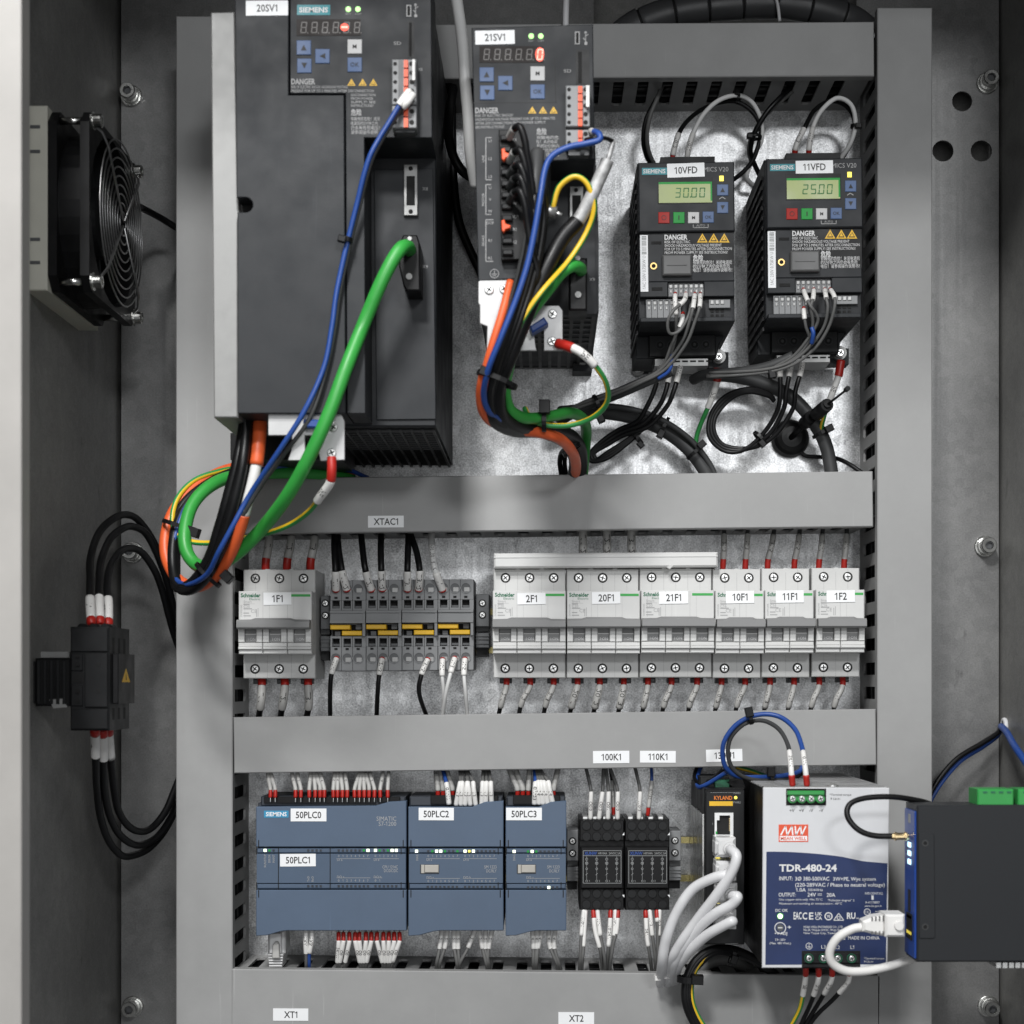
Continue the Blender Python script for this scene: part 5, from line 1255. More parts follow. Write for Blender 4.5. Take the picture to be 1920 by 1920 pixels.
# ================================================================== relay modules
def relay(x0):
    t = thing('relay_module', 'black relay module under tag 100K1 with a white circuit diagram', 'relay module', P(x0, 1707, 8), 'black relay modules')
    h = 70
    b = MB(); b.box(x0, 1537, x0+84, 1707, 8, 62, 66, 0.5); part('housing', b, 'black', t)
    b = MB(); b.box(x0+2, 1588, x0+82, 1666, 62, h, None, 0.8); part('front_panel', b, 'black', t)
    b = MB(); b.box(x0+1, 1538, x0+83, 1576, 62, 66, None, 0.5); part('terminal_bar', b, 'black', t)
    b = MB(); b.box(x0+1, 1666.5, x0+83, 1706, 62, 66, None, 0.5); part('terminal_bar', b, 'black', t)
    for yy in (1548.5, 1568.5, 1675.5, 1696):
        for i in range(4):
            b = MB(); b.cyl(x0+13+i*19.3, yy, 8.6, 66, 67.2, 16, 67, 7.9); part('release_button', b, 'black2', t)
    for i in range(4):
        b = MB(); b.box(x0+6+i*19, 1531, x0+16+i*19, 1537, 30, 58, 60, 0.4); part('wire_clamp', b, 'zinc', t)
    g = MB(); hh = h+.15
    for (a, b_, c, d) in ((7, 1595, 78, 1595), (7, 1656, 78, 1656), (7, 1595, 7, 1656), (78, 1595, 78, 1656), (7, 1604.5, 78, 1604.5)): g.line(x0+a, b_, x0+c, d, 0.8, hh)
    for i in range(4):
        xc = x0+13.5+i*18.8
        g.line(xc, 1605, xc, 1650, 0.5, hh); g.annulus(xc, 1611, 2.6, 2.0, h, hh, 12); g.annulus(xc, 1618.5, 2.9, 2.2, h, hh, 12); g.line(xc-2, 1616.5, xc+2, 1620.5, .6, hh); g.line(xc+2, 1616.5, xc-2, 1620.5, .6, hh)
        g.annulus(xc, 1629, 2.2, 1.6, h, hh, 10); g.line(xc-2, 1641, xc+2, 1637, .7, hh); g.annulus(xc, 1652, 2.2, 1.6, h, hh, 10); g.text(str(i+1), xc+5, 1652, 3.4, hh)
    g.text('HR104A  24VDC.5A', x0+77, 1600, 4.2, hh, 42, 'r')
    part('circuit_diagram', g, 'inkdim', t, kind='stuff')
    g = MB(); g.text('XUNW', x0+9, 1600, 6, hh, 24, 'l', 0.03); part('maker_print', g, 'jblue', t)
    b = MB(); b.prism([(x0+84, 1561), (x0+80, 1566), (x0+84, 1566)], 60, 66.5); b.prism([(x0+84, 1683), (x0+80, 1678), (x0+84, 1678)], 60, 66.5); part('coding_clip', b, 'tag', t)
    return t
R1 = relay(1086.5); bpy.context.view_layer.update()
clone(R1, (85.2*k(66), 0, 0), 'black relay module under tag 110K1 beside the right end clamp')

# ================================================================== network switch
def netswitch():
    t = thing('network_switch', 'black industrial network switch with a yellow bar and grey network plugs', 'network switch', P(1322, 1772, 8))
    h = 120
    b = MB(); b.box(1322, 1479, 1397, 1773, 10, 116, h, 0.8); part('housing', b, 'black', t)
    b = MB(); b.box(1323, 1483, 1396, 1770, 116, h, None, 0.6); part('front_panel', b, 'black2', t)
    Xl = (1322-U)*k(h); b = MB(); b.boxmm(Xl-1.0, Xl-0.05, (V-1765)*k(h)+ZO, (V-1528)*k(h)+ZO, 12, 112); part('side_plate', b, 'steel', t)
    hh = h+.12; g = MB(); g.text('KYLAND', 1356, 1496, 7, hh, 34, 'c', 0.02); part('maker_print', g, 'orangeink', t)
    b = MB(); b.box(1330, 1502.5, 1374, 1511, h-.1, h+.2); part('yellow_bar', b, 'yellow', t)
    b = MB(); b.cyl(1379.5, 1495.5, 3, h-.1, h+.5, 10); part('indicator_light', b, 'ledyellow', t)
    g = MB(); g.text('PWR1', 1382, 1487, 3.6, hh); g.text('PWR2', 1382, 1504.5, 3.6, hh); g.text('1', 1336, 1545, 4, hh); g.line(1332, 1486, 1375, 1486, .5, hh); part('fine_print', g, 'inkdim', t, kind='stuff')
    for i, y in enumerate((1524, 1582, 1640, 1690)):
        b = MB(); x0, x1, y1 = 1340, 1375, y+46
        b.box(x0, y, x1, y+5, h, h+2.4); b.box(x0, y1-5, x1, y1, h, h+2.4); b.box(x0, y+5, x0+4, y1-5, h, h+2.4); b.box(x1-6, y+5, x1, y1-5, h, h+2.4)
        b.box(x0+4, y+5, x0+9, y+14, h, h+2.2); o = part('network_port', b, 'zinc', t)
        b = MB(); b.box(x0+4, y+5, x1-6, y1-5, h, h+.2); part('port_opening', b, 'void', o)
        b = MB()
        for j in range(8): b.box(x1-8, y+10+j*3.2, x1-6.2, y+11.4+j*3.2, h+.2, h+1.6)
        part('contact', b, 'gold', o, kind='stuff')
    for (y, m) in ((1601, 'ledwhite'), (1607, 'ledyellow'), (1683, 'ledgreen'), (1689, 'ledyellow'), (1559, 'btngreen')):
        b = MB(); b.box(1342, y, 1350 if m != 'btngreen' else 1345, y+5, h+2.4, h+3); part('port_light', b, m, t)
    b = MB(); b.box(1312, 1456, 1368, 1480, 62, 96, 96, 0.8); b.m = 1; b.box(1340, 1462, 1367, 1479, 96, 100, 98, 0.4); part('power_plug', b, ['black2', 'inkdgreen'], t)
    b = MB(); b.prism([(1362, 1466), (1392, 1460), (1398, 1478), (1375, 1476)], 80, 100, 100); part('power_lever', b, 'black', t)
    g = MB(); g.line(1360, 1770, 1384, 1769, .8, hh); part('edge_glint', g, 'inkgrey', t)
    return t
netswitch()
def lan(label, port, pts):
    x, y = port; path = [P(*p) for p in pts]
    t = thing('network_cable', label, 'network cable', P(x, y, 130), 'network cables of the switch')
    b = MB(); b.box(x-19, y-19, x+19, y+18, 121, 142, None, 2.2); part('plug', b, 'lanplug', t)
    b = MB(); b.box(x-20, y-10, x-12, y+12, 122.5, 143, None, 1.5); part('latch_cover', b, 'lanplug', t)
    b = MB(); b.annulus(x+8, y+2, 12, 8.5, 142, 145.5, 18); part('boot_ring', b, 'lanplug', t)
    b = MB(); b.tube(smooth([P(x+8, y+2, 139), P(x+10, y+4, 150)]+path, 10), 3.7, 12); part('jacket', b, 'lan', t)
lan('pale grey network cable from the topmost occupied port, bending over the others', (1361, 1590), [(1381, 1606, 157), (1372, 1635, 156), (1345, 1676, 150), (1308, 1724, 140), (1276, 1770, 132), (1258, 1805, 118), (1252, 1850, 70), (1251, 1880, 50)])
lan('pale grey network cable from the second occupied port, outermost of its bunch', (1362, 1634), [(1366, 1640, 153), (1338, 1646, 150), (1298, 1668, 142), (1268, 1712, 136), (1248, 1765, 130), (1241, 1810, 118), (1238, 1850, 70), (1238, 1880, 50)])
lan('pale grey network cable from the third occupied port of the switch', (1364, 1676), [(1383, 1682, 156), (1372, 1696, 154), (1340, 1714, 148), (1305, 1745, 138), (1275, 1785, 128), (1262, 1815, 114), (1259, 1850, 66), (1258, 1880, 50)])
lan('pale grey network cable from the lowest port of the switch', (1362, 1725), [(1372, 1728, 154), (1352, 1738, 150), (1322, 1756, 142), (1290, 1786, 130), (1270, 1815, 112), (1264, 1850, 64), (1264, 1880, 50)])
tie('white tie round the bunch of network cables at the bottom duct', 1250, 1830, 95, 8.5, 88, (-17, 4), 'sleeve', 2.0, 0.6, 2.2)

# ================================================================== power supply
def psu():
    t = thing('power_supply', 'white and navy power supply unit marked TDR-480-24', 'power supply', P(1430, 1815, 8))
    h = 180; Zt = (V-1477)*k(h)+ZO; Zb = (V-1815)*k(h)+ZO; Xl = (1430.5-U)*k(h); Xr = (1667-U)*k(h)
    b = MB(); b.boxmm(Xl+0.6, Xr-0.6, Zb+0.6, Zt-0.6, 10, h-2); part('chassis', b, 'black', t)
    b = MB(); b.prism([(1431, 1477), (1668, 1477.5), (1664.5, 1815), (1429, 1815)], h-2, h, None, 0.5); part('front_panel', b, 'psu', t)
    # perforated lid: steel strips with gaps over the dark chassis
    b = MB(); b.boxmm(Xl+1, Xr-1, Zt-0.5, Zt+0.4, h-16, h-2.2); b.boxmm(Xl+1, Xr-1, Zt-0.5, Zt+0.4, 10, 14)
    for i in range(17): hh = 16+i*8.8; b.boxmm(Xl+1, Xr-1, Zt-0.5, Zt+0.4, hh, hh+4.2)
    for i in range(20): x = Xl+2+i*4.1; b.boxmm(x, x+1.5, Zt-0.5, Zt+0.35, 14, h-16)
    part('perforated_lid', b, 'mesh', t, kind='stuff')
    b = MB(); c = P(1556, 1466, 160); b.lathe((c.x, -(h-9), Zt+0.4), (0, 0, 1), [(0, 4), (1.2, 4), (2.2, 2.6), (2.3, 0.2)], 16); part('lid_screw', b, 'zinc', t)
    wave = []
    for i in range(25):
        u = i/24; x = 1437+u*227; y = 1597-4*math.sin(u*math.pi*0.9)*1.2+(u**1.3)*26-8*math.sin(max(0, u-.62)*math.pi/.76)*(-0.4)-6*max(0, u-.8)/.2
        wave.append((x, y))
    b = MB(); b.prism(wave+[(1661, 1808), (1435, 1809)], h-.3, h+.15); bl = part('blue_field', b, 'psublue', t)
    # upper terminal
    b = MB(); b.box(1474, 1478.5, 1549, 1510, h-.2, h+.2); tt = part('output_terminal', b, 'void', t)
    b = MB(); b.box(1477, 1483, 1546, 1491, h+.2, h+5, None, 0.5); 
    for i in range(4): b.cyl(1486+i*17.5, 1497.5, 8.6, h+.2, h+3.2, 18)
    b.box(1480, 1488, 1544, 1500, h+.2, h+2.6); part('green_block', b, 'termgreen', tt)
    for i in range(4): put('terminal_screw', PSUSCREW[i % 3], tt, P(1486+i*17.5, 1497.5, h+3.4)+Vector((0, -0.5, 0)))
    hh = h+.2; g = MB()
    for x, s in ((1485, '+V'), (1503, '+V'), (1521, '-V'), (1540, '-V')): g.text(s, x, 1519.5, 5.5, hh, None, 'c', 0.008)
    g.text('*Terminal torque', 1556, 1490, 3.8, hh, 40, 'l'); g.text('9 Lb-in', 1557, 1497.5, 3.8, hh, 18, 'l'); part('terminal_print', g, 'ink', t)
    b = MB(); b.box(1460, 1546, 1515.5, 1578.5, h-.1, h+.2); lg = part('maker_badge', b, 'mwred', t)
    g = MB(); hb = h+.32
    for (a, c_, d, e) in ((1464, 1566, 1473, 1549), (1473, 1549, 1476, 1566), (1476, 1566, 1485, 1549), (1485, 1549, 1486.5, 1566), (1491, 1549, 1492.5, 1566), (1492.5, 1566, 1501, 1549), (1501, 1549, 1503, 1566), (1503, 1566, 1511, 1549)): g.line(a, c_, d, e, 2.6, hb)
    g.box(1462, 1567.5, 1513.5, 1576.5, h+.2, h+.28); part('lettering', g, 'tag', lg)
    g = MB(); g.text('MEAN WELL', 1487.7, 1572, 5.6, h+.4, 48, 'c', 0.02); part('maker_print', g, 'mwred', lg)
    g = MB(); hb = h+.3
    g.text('TDR-480-24', 1461, 1627.5, 12.5, hb, 108, 'l', 0.03)
    g.text('INPUT:', 1461, 1647, 7, hb, 25, 'l', 0.008); g.text('3\u00D8 380-500VAC', 1491, 1647.5, 7, hb, 64, 'l', 0.008); g.text('3W+PE, Wye system', 1562, 1648, 6.5, hb, 80, 'l', 0.005)
    g.text('(220-289VAC / Phase to neutral voltage)', 1491, 1659, 6.8, hb, 168, 'l', 0.008); g.text('1.0A', 1492, 1668.5, 6.5, hb, 19, 'l', 0.008); g.text('50/60Hz', 1515, 1668.5, 4.5, hb, 28, 'l')
    g.text('OUTPUT:', 1460, 1677.5, 7, hb, 32, 'l', 0.008); g.text('24V', 1514, 1677.5, 7, hb, 16, 'l', 0.008); g.line(1533, 1676, 1541, 1676, .8, hb); g.line(1533, 1678.5, 1541, 1678.5, .8, hb); g.text('20A', 1550, 1678, 7, hb, 16, 'l', 0.008)
    g.text('Use copper wire only. Min 75\u00B0C', 1461, 1686.5, 3.8, hb, 81, 'l'); g.text('"Pollution degree" 2', 1552, 1688, 3.8, hb, 50, 'l'); g.text('Maximum surrounding air temperature : 60\u00B0C', 1461, 1694, 3.8, hb, 118, 'l')
    g.text('IND.CONT.EQ.', 1622, 1675, 4.2, hb, 34, 'l'); g.text('R-41178857', 1623, 1692, 4, hb, 26, 'l'); g.text('www.bis.gov.in', 1621, 1698.5, 3.8, hb, 32, 'l'); g.box(1634, 1679, 1638, 1687, h+.2, hb)
    g.annulus(1626, 1710, 6.5, 5.3, h+.2, hb, 18); g.text('UL', 1626, 1710, 5, hb); g.line(1641, 1709, 1651, 1709, 1, hb); g.line(1643, 1713, 1649, 1713, 1, hb)
    g.text('DC OK', 1454, 1707, 5, hb, 23, 'l', 0.01); g.text('+V ADJ', 1452, 1750, 5.4, hb, 24, 'l', 0.01); g.text('24~28V', 1453, 1762, 3.8, hb, 20, 'l'); g.text('(Max. 480 Watt.)', 1443, 1768.5, 3.8, hb, 40, 'l'); g.text('+', 1480, 1738.5, 7, hb, 7, 'c', 0.02)
    g.text('EAC', 1488, 1717, 13, hb, 15, 'l', 0.02); g.text('C\u20AC'[0], 1509, 1717.5, 12.5, hb, 9, 'c', 0.02); g.text('E', 1521, 1717.5, 12.5, hb, 8, 'c', 0.02); g.text('UK', 1535, 1713.5, 6, hb, 13, 'c', 0.02); g.text('CA', 1535, 1721.5, 6, hb, 13, 'c', 0.02)
    g.annulus(1553.5, 1718, 7.6, 5.6, h+.2, hb, 20); g.text('10', 1553.5, 1718, 5, hb, 6, 'c', .02); 
    for (a, c_, d, e) in ((1563, 1725.5, 1572.5, 1712.5), (1572.5, 1712.5, 1582, 1725.5), (1563, 1725.5, 1582, 1725.5)): g.line(a, c_, d, e, 1.5, hb)
    g.annulus(1572.5, 1721, 3.4, 2.2, h+.2, hb, 12); g.text('RU', 1596, 1717, 11, hb, 16, 'c', 0.03); g.text('us', 1608, 1721, 4, hb)
    g.text('MEAN WELL ENTERPRISES CO., LTD.', 1507, 1738, 4.0, hb, 74, 'l'); g.text('No.28, Wuquan 3rd Rd., Wugu Dist.', 1507, 1743.5, 4.0, hb, 72, 'l'); g.text('New Taipei City, Taiwan', 1507, 1749.5, 3.8, hb, 62, 'l')
    g.text('R2  MADE IN CHINA', 1577, 1758.5, 6, hb, 72, 'l', 0.01)
    g.annulus(1517, 1774, 6.3, 5.3, h+.2, hb, 18); g.line(1517, 1770, 1517, 1775, .9, hb); g.line(1513.5, 1775, 1520.5, 1775, .9, hb); g.line(1515, 1777, 1519, 1777, .9, hb)
    g.text('L3', 1544, 1775.5, 6.5, hb); g.text('L2', 1570.5, 1776, 6.5, hb); g.text('L1', 1598, 1776, 6.5, hb)
    g.text('*Terminal torque', 1620, 1797, 3.6, hb, 38, 'l'); g.text('9 Lb-in', 1620, 1803, 3.6, hb, 17, 'l')
    part('lettering', g, 'inkwhite', bl)
    b = MB(); b.cyl(1463, 1718, 4.6, h, h+1.2, 16); b.m = 1; b.annulus(1463, 1718, 6.4, 4.7, h, h+.8, 18); part('indicator_light', b, ['ledwhite', 'btngreen'], t)
    b = MB(); b.annulus(1463, 1740, 11, 9.5, h+.2, h+.4, 20); b.m = 1; b.cyl(1463, 1739.5, 6.5, h, h+.5, 16); b.m = 2; b.box(1459, 1738.5, 1467, 1740.5, h+.5, h+.6); part('adjustment_pot', b, ['inkwhite', 'clamp', 'zinc'], t)
    b = MB(); b.box(1503.5, 1783, 1613, 1815.3, h-.2, h+.4); tt = part('input_terminal', b, 'void', t)
    b = MB(); b.box(1506, 1787, 1611, 1806, h+.4, h+2.0, None, .4); part('terminal_bar', b, 'black2', tt)
    b = MB(); b.box(1506, 1808, 1611, 1813, h+.4, h+1.5); part('terminal_sill', b, 'black2', tt)
    for i, x in enumerate((1517, 1544, 1571, 1597)):
        b = MB(); b.annulus(x, 1797, 8.6, 7.6, h+2.0, h+3.2, 18); part('screw_collar', b, 'inkdgreen', tt); put('terminal_screw', PSUSCREW[i % 3], tt, P(x, 1797, h+2.2)+Vector((0, -0.4, 0)))
    return t
psu()

# ================================================================== router at the right edge
def router():
    t = thing('router', 'black router with a bright blue edge at the right border', 'router', P(1715, 1805, 225))
    h0, h1 = 209, 241; K = k(h1); X0 = (1716-U)*K; X1 = 357.5; Zt = (V-1510)*K+ZO; Zb = (V-1804)*K+ZO
    b = MB(); b.boxmm(X0+1.2, X1, Zb, Zt, h0, h1, 1.0); part('housing', b, 'drive2', t)
    b = MB(); b.boxmm(X0, X0+1.19, Zb+2, Zt-4, h0+1.5, h1-1.5, 0.5); f = part('blue_face', b, 'routerblue', t)
    b = MB(); b.prism([(1722, 1562), (1748, 1562), (1752, 1566), (1754, 1757), (1750, 1760), (1724, 1760)], h1, h1+.7, None, .4); part('side_bracket', b, 'drive2', t)
    for y in (1581, 1738): b = MB(); b.annulus(1735, y, 6, 4, h1+.7, h1+1, 14); b.m = 1; b.cyl(1735, y, 4, h1+.71, h1+.9, 10); part('bracket_screw', b, ['jdgrey', 'black'], t)
    Xf = X0-0.05; hm = 225
    def face(y0, y1, m, nm, w=4, hc=225):
        b = MB(); b.boxmm(X0-0.5, X0-0.02, (V-y1)*k(hc)+ZO, (V-y0)*k(hc)+ZO, hc-w, hc+w); part(nm, b, m, f)
    for y, m in ((1579, 'ledcyan'), (1595, 'ledcyan'), (1611, 'ledcyan')): face(y, y+9, m, 'status_light', 4)
    face(1668, 1708, 'void', 'card_slot', 3); face(1712, 1760, 'void', 'network_port', 8); face(1716, 1721, 'redlever', 'port_light', 7); face(1745, 1751, 'ledyellow', 'port_light', 7)
    g = MB(); g.boxmm(X0-0.4, X0-0.03, (V-1542)*k(225)+ZO, (V-1526)*k(225)+ZO, 222, 228); part('face_print', g, 'inkdim', f)
    for (xa, xb) in ((1833, 1901), (1909, 1975)):
        b = MB(); b.box(xa, 1480, xb, 1512, 212, 234, 234, 0.8); pl = part('green_connector', b, 'termgreen', t)
        g = MB()
        for i in range(4): x = xa+14+i*15; g.box(x-4, 1483.5, x+4, 1487, 234, 234.4, 234)
        part('wire_hole', g, 'inkdgreen', pl)
    b = MB()
    for i in range(6): b.box(1868+i*12, 1805, 1877+i*12, 1815, 214, 232)
    part('pin', b, 'zinc', t, kind='stuff')
    return t
router()

# ================================================================== cabling of the large servo drive
G20 = 'cables of the large servo drive'
wire('thick bright green encoder cable falling from the large servo drive', [(770, 474, 214), (764, 463, 230), (752, 466, 240), (735, 490, 243), (710, 540, 243), (680, 612, 240), (648, 692, 248), (615, 780, 250), (577, 862, 244), (537, 932, 228), (492, 990, 203), (446, 1036, 192), (405, 1061, 182), (371, 1060, 172), (350, 1034, 166), (347, 995, 160), (360, 948, 150), (393, 912, 138), (440, 893, 122), (520, 886, 100), (600, 888, 80), (660, 897, 60)],
     [('jacket', 'jgreen', 4.6, None)], 'encoder_cable', 'cable', G20)
wire('thick orange motor cable with white wrap leaving the large servo drive', [(488, 765, 200), (486, 820, 212), (479, 880, 216), (464, 940, 214), (449, 995, 208), (430, 1042, 198), (402, 1082, 186), (368, 1100, 174), (335, 1088, 164), (314, 1052, 156), (310, 1012, 150), (321, 968, 144), (344, 934, 138), (380, 903, 128), (430, 880, 116), (500, 870, 100), (580, 874, 84), (660, 892, 60)],
     [('jacket', 'jorange', 4.6, 44), ('wrap', 'sleeve', 3.7, 34), ('jacket', 'jorange', 4.1, None)], 'motor_cable', 'cable', G20)
for i, (lb, dx, dy, dh, r) in enumerate((('leftmost', -14, 0, 0, 3.5), ('middle', 0, 4, 5, 3.7), ('rightmost', 11, 2, -6, 3.0))):
    wire('%s thick black cable hanging under the large servo drive' % lb, [(466+dx*.4, 770, 200+dh), (458+dx*.7, 850, 214+dh), (444+dx, 920, 214+dh), (426+dx, 985, 208+dh), (405+dx, 1048, 198+dh), (374+dx, 1092+dy, 186+dh), (340+dx*.6, 1101+dy, 172+dh), (325-dx*.3, 1068, 162+dh*.5), (327-dx*.4, 1005, 152+dh*.5), (348-dx*.5, 950-dx*.3, 144), (385, 913-dx*.4, 132), (440, 888-dx*.4, 118), (520, 878-dx*.3, 98), (600, 882-dx*.2, 80), (655, 896, 60)],
         [('jacket', 'jblack', r, None)], 'black_cable', 'cable', G20)
def pair(lbl, pts, segs, **kw): return wire(lbl, pts, segs, **kw)
bl20 = [(768, 172, 252), (757, 186, 256), (745, 204, 256), (728, 232, 256), (712, 258, 256), (694, 292, 256), (682, 330, 254), (670, 380, 250), (655, 440, 247), (641, 500, 246), (630, 555, 246), (622, 615, 246), (607, 690, 246), (570, 772, 247), (520, 850, 240), (470, 925, 226), (437, 985, 225), (410, 1035, 220), (388, 1077, 206), (352, 1096, 186), (328, 1083, 170), (322, 1045, 162), (330, 1000, 156), (350, 949, 148), (390, 913, 136), (437, 893, 122), (540, 872, 100), (640, 878, 80), (690, 896, 60)]
wire('thin blue wire curving from the signal terminal down the large servo drive', bl20, [('sleeve', 'sleeve', 2.6, 13), ('jacket', 'jblue', 1.75, None)], group=G20)
wire('thin black wire running beside the blue one down the large servo drive', [(774, 178, 252), (763, 192, 256)]+[(x+5, y+3, h-2.5) for x, y, h in bl20[2:13]]+[(582, 782, 243), (535, 848, 236), (487, 915, 220), (455, 968, 214), (428, 1020, 204), (398, 1072, 192), (356, 1104, 176), (322, 1082, 164), (318, 1040, 160)], [('sleeve', 'sleeve', 2.6, 12), ('jacket', 'jdgrey', 1.5, None)], group=G20)
wire('green and yellow earth wire with red lug under the large servo drive', [(622, 858, 239), (622, 882, 240), (619, 905, 236), (600, 932, 226), (580, 958, 212), (545, 983, 196), (500, 1000, 182), (440, 1012, 172), (395, 1018, 166), (360, 1016, 160), (335, 1005, 156), (323, 975, 150), (333, 934, 144), (364, 901, 134), (410, 884, 124), (455, 876, 112), (520, 872, 95)],
     [('lug_sleeve', 'red', 3.1, 15), ('sleeve', 'sleeve', 3.0, 22, 'PE'), ('jacket', ('jpegreen', 'jyellow'), 1.9, None, None, 0.9)], 'earth_wire', 'wire', G20)
tie('black tie round the coloured cable loop on the left duct', 330, 984, 152, 9.0, 108, (33, 14), 'black', 3.0, 0.9, 4.2)
tie('black tie round the lower bend of the coloured cable bundle', 390, 1078, 190, 10.5, -45, (36, 4), 'black', 2.6, 1.1, 3.8)
tie('small black tie on the blue wire over the large servo drive', 650, 449, 247, 2.6, 105, (-8, 0), 'black', 3.0, 1.0, 2.6)
wire('white cable falling from the top edge between the two servo drives', [(846, -60, 150), (858, 10, 158), (867, 80, 163), (872, 150, 164), (878, 220, 160), (882, 290, 152), (892, 350, 140)], [('jacket', 'jwhite', 4.1, None)], 'white_cable', 'cable')
wire('thin pale cable at the top edge behind the narrow servo drive', [(1063, -30, 84), (1061, 20, 84), (1060, 80, 84)], [('jacket', 'lan', 2.4, None)], 'white_cable', 'cable')
wire('black cable loop hanging between the two servo drives', [(850, 165, 70), (843, 215, 95), (842, 262, 108), (856, 305, 112), (880, 331, 106), (910, 335, 90)], [('jacket', 'jblack', 3.4, None)], 'black_cable', 'cable')
wire('black cable running upright beside the large servo drive', [(846, 150, 30), (848, 260, 28), (850, 330, 26), (862, 420, 24), (905, 520, 22)], [('jacket', 'jblack', 3.4, None)], 'black_cable', 'cable')

# ================================================================== cabling of the narrow servo drive
G21 = 'cables of the narrow servo drive'
wire('shielded black cable with grey braid opened above the narrow servo drive', [(1150, 264, 250), (1140, 298, 250), (1124, 335, 249), (1106, 374, 248), (1085, 412, 246), (1056, 445, 246), (1030, 492, 248), (1004, 548, 249), (976, 618, 248), (949, 685, 243), (934, 735, 230), (941, 780, 212), (980, 801, 188), (1040, 806, 158), (1078, 826, 122), (1089, 862, 90), (1084, 915, 60)],
     [('strand', 'shield', 1.6, 13), ('shield', 'shield', 4.3, 42), ('jacket', 'jblack', 5.2, None)], 'shielded_cable', 'cable', G21)
wire('dark grey thick cable crossing the front of the narrow servo drive', [(1008, 285, 246), (1005, 330, 254), (1000, 400, 256), (990, 470, 256), (972, 545, 255), (950, 620, 253), (926, 690, 246), (913, 738, 232), (922, 782, 216), (960, 806, 194), (1015, 810, 164), (1062, 830, 126), (1078, 865, 92), (1070, 915, 60)], [('jacket', 'jdgrey', 4.6, None)], 'black_cable', 'cable', G21)
wire('black cable in the middle of the narrow drive bundle', [(1022, 310, 244), (1018, 380, 250), (1012, 450, 252), (995, 525, 252), (968, 605, 250), (940, 680, 245), (924, 736, 231), (932, 782, 213), (972, 800, 190), (1030, 803, 160), (1072, 822, 124), (1086, 860, 90), (1080, 915, 60)], [('jacket', 'jblack', 4.2, None)], 'black_cable', 'cable', G21)
for i, y in enumerate((258, 302, 330, 352, 378)):
    wire('%s black wire with a pale sleeve leaving the left terminals of the narrow drive' % ORD[i], [(955, y, 250), (964, y-16, 262), (975, y-20, 268), (984, y+6, 268), (990, y+48, 264), (998, y+95, 260), (1001+i*1.5, y+135, 256), (994, 500+i*12, 252), (978, 580, 250)],
         [('sleeve', 'gsleeve' if i < 2 else 'jdgrey', 2.5, 13), ('jacket', 'jblack', 2.3, None)], group=G21)
wire('bright blue wire crossing from the right terminal to the drive bundle', [(1108, 246, 252), (1122, 250, 260), (1124, 262, 262), (1100, 269, 262), (1066, 276, 261), (1036, 292, 262), (1022, 318, 264), (1013, 370, 266), (1003, 430, 266), (988, 500, 265), (966, 566, 264), (938, 636, 262), (916, 692, 255), (907, 740, 240), (919, 774, 226), (955, 792, 205), (1000, 797, 180)], [('sleeve', 'gsleeve', 2.2, 4), ('jacket', 'jblue', 2.0, None)], group=G21)
wire('short black strand joining the blue wire to the braid', [(1098, 262, 252), (1114, 259, 260), (1134, 259, 256), (1150, 265, 250)], [('jacket', 'jblack', 1.3, None), ], group=G21)
wire('thick bright green encoder cable hooking from the narrow servo drive', [(1090, 512, 216), (1087, 502, 232), (1072, 499, 242), (1052, 512, 243), (1030, 540, 238), (998, 582, 232), (970, 632, 230), (954, 684, 226), (947, 732, 218), (956, 768, 208), (985, 784, 195), (1030, 781, 178), (1068, 774, 160), (1091, 784, 132), (1099, 806, 96), (1096, 850, 60), (1090, 925, 40)], [('jacket', 'jgreen', 4.0, None)], 'encoder_cable', 'cable', G21)
wire('orange motor cable bending under the narrow servo drive', [(957, 528, 249), (944, 580, 256), (924, 645, 256), (909, 700, 248), (903, 745, 233), (914, 782, 217), (955, 803, 193), (1010, 811, 180), (1048, 822, 170), (1072, 846, 146), (1080, 872, 104), (1077, 900, 60), (1074, 930, 40)], [('jacket', 'jorange', 2.7, 62), ('jacket', 'jorange', 3.8, None)], 'motor_cable', 'cable', G21)
wire('red wire beside the white bracket of the narrow servo drive', [(976, 536, 250), (970, 560, 252), (960, 590, 250), (950, 625, 247)], [('jacket', 'red', 2.0, None)], group=G21)
t_ = wire('yellow and green wire arching over the narrow servo drive connector', [(1036, 398, 246), (1038, 382, 248), (1049, 350, 250), (1077, 331, 252), (1102, 346, 252), (1114, 390, 248), (1100, 436, 244), (1066, 490, 246), (1022, 540, 256), (992, 580, 256), (968, 622, 254), (948, 668, 248)],
     [('lug_neck', 'zinc', 2.2, 3), ('jacket', ('jyellow', 'jpegreen'), 1.9, None, None, -1.4)], 'earth_wire', 'wire', G21)
b = MB(); c0, c1 = P(1016, 390, 246), P(1042, 399, 246); b.cone(c0, c1, 3.6, 3.9, 14); b.cone(c1, P(1053, 403, 246), 1.6, 1.2, 10); part('cable_lug', b, 'zinc', t_)
wire('green and yellow earth wire with red lug looping right of the narrow servo drive', [(1046, 644, 219), (1066, 650, 226), (1088, 660, 229), (1116, 686, 225), (1137, 720, 215), (1138, 755, 202), (1112, 782, 190), (1070, 797, 184), (1025, 797, 184), (996, 786, 182), (984, 766, 170)],
     [('lug_sleeve', 'red', 3.4, 14), ('sleeve', 'sleeve', 2.9, 19, 'PE'), ('jacket', ('jpegreen', 'jyellow'), 1.9, None, None, 1.3)], 'earth_wire', 'wire', G21)
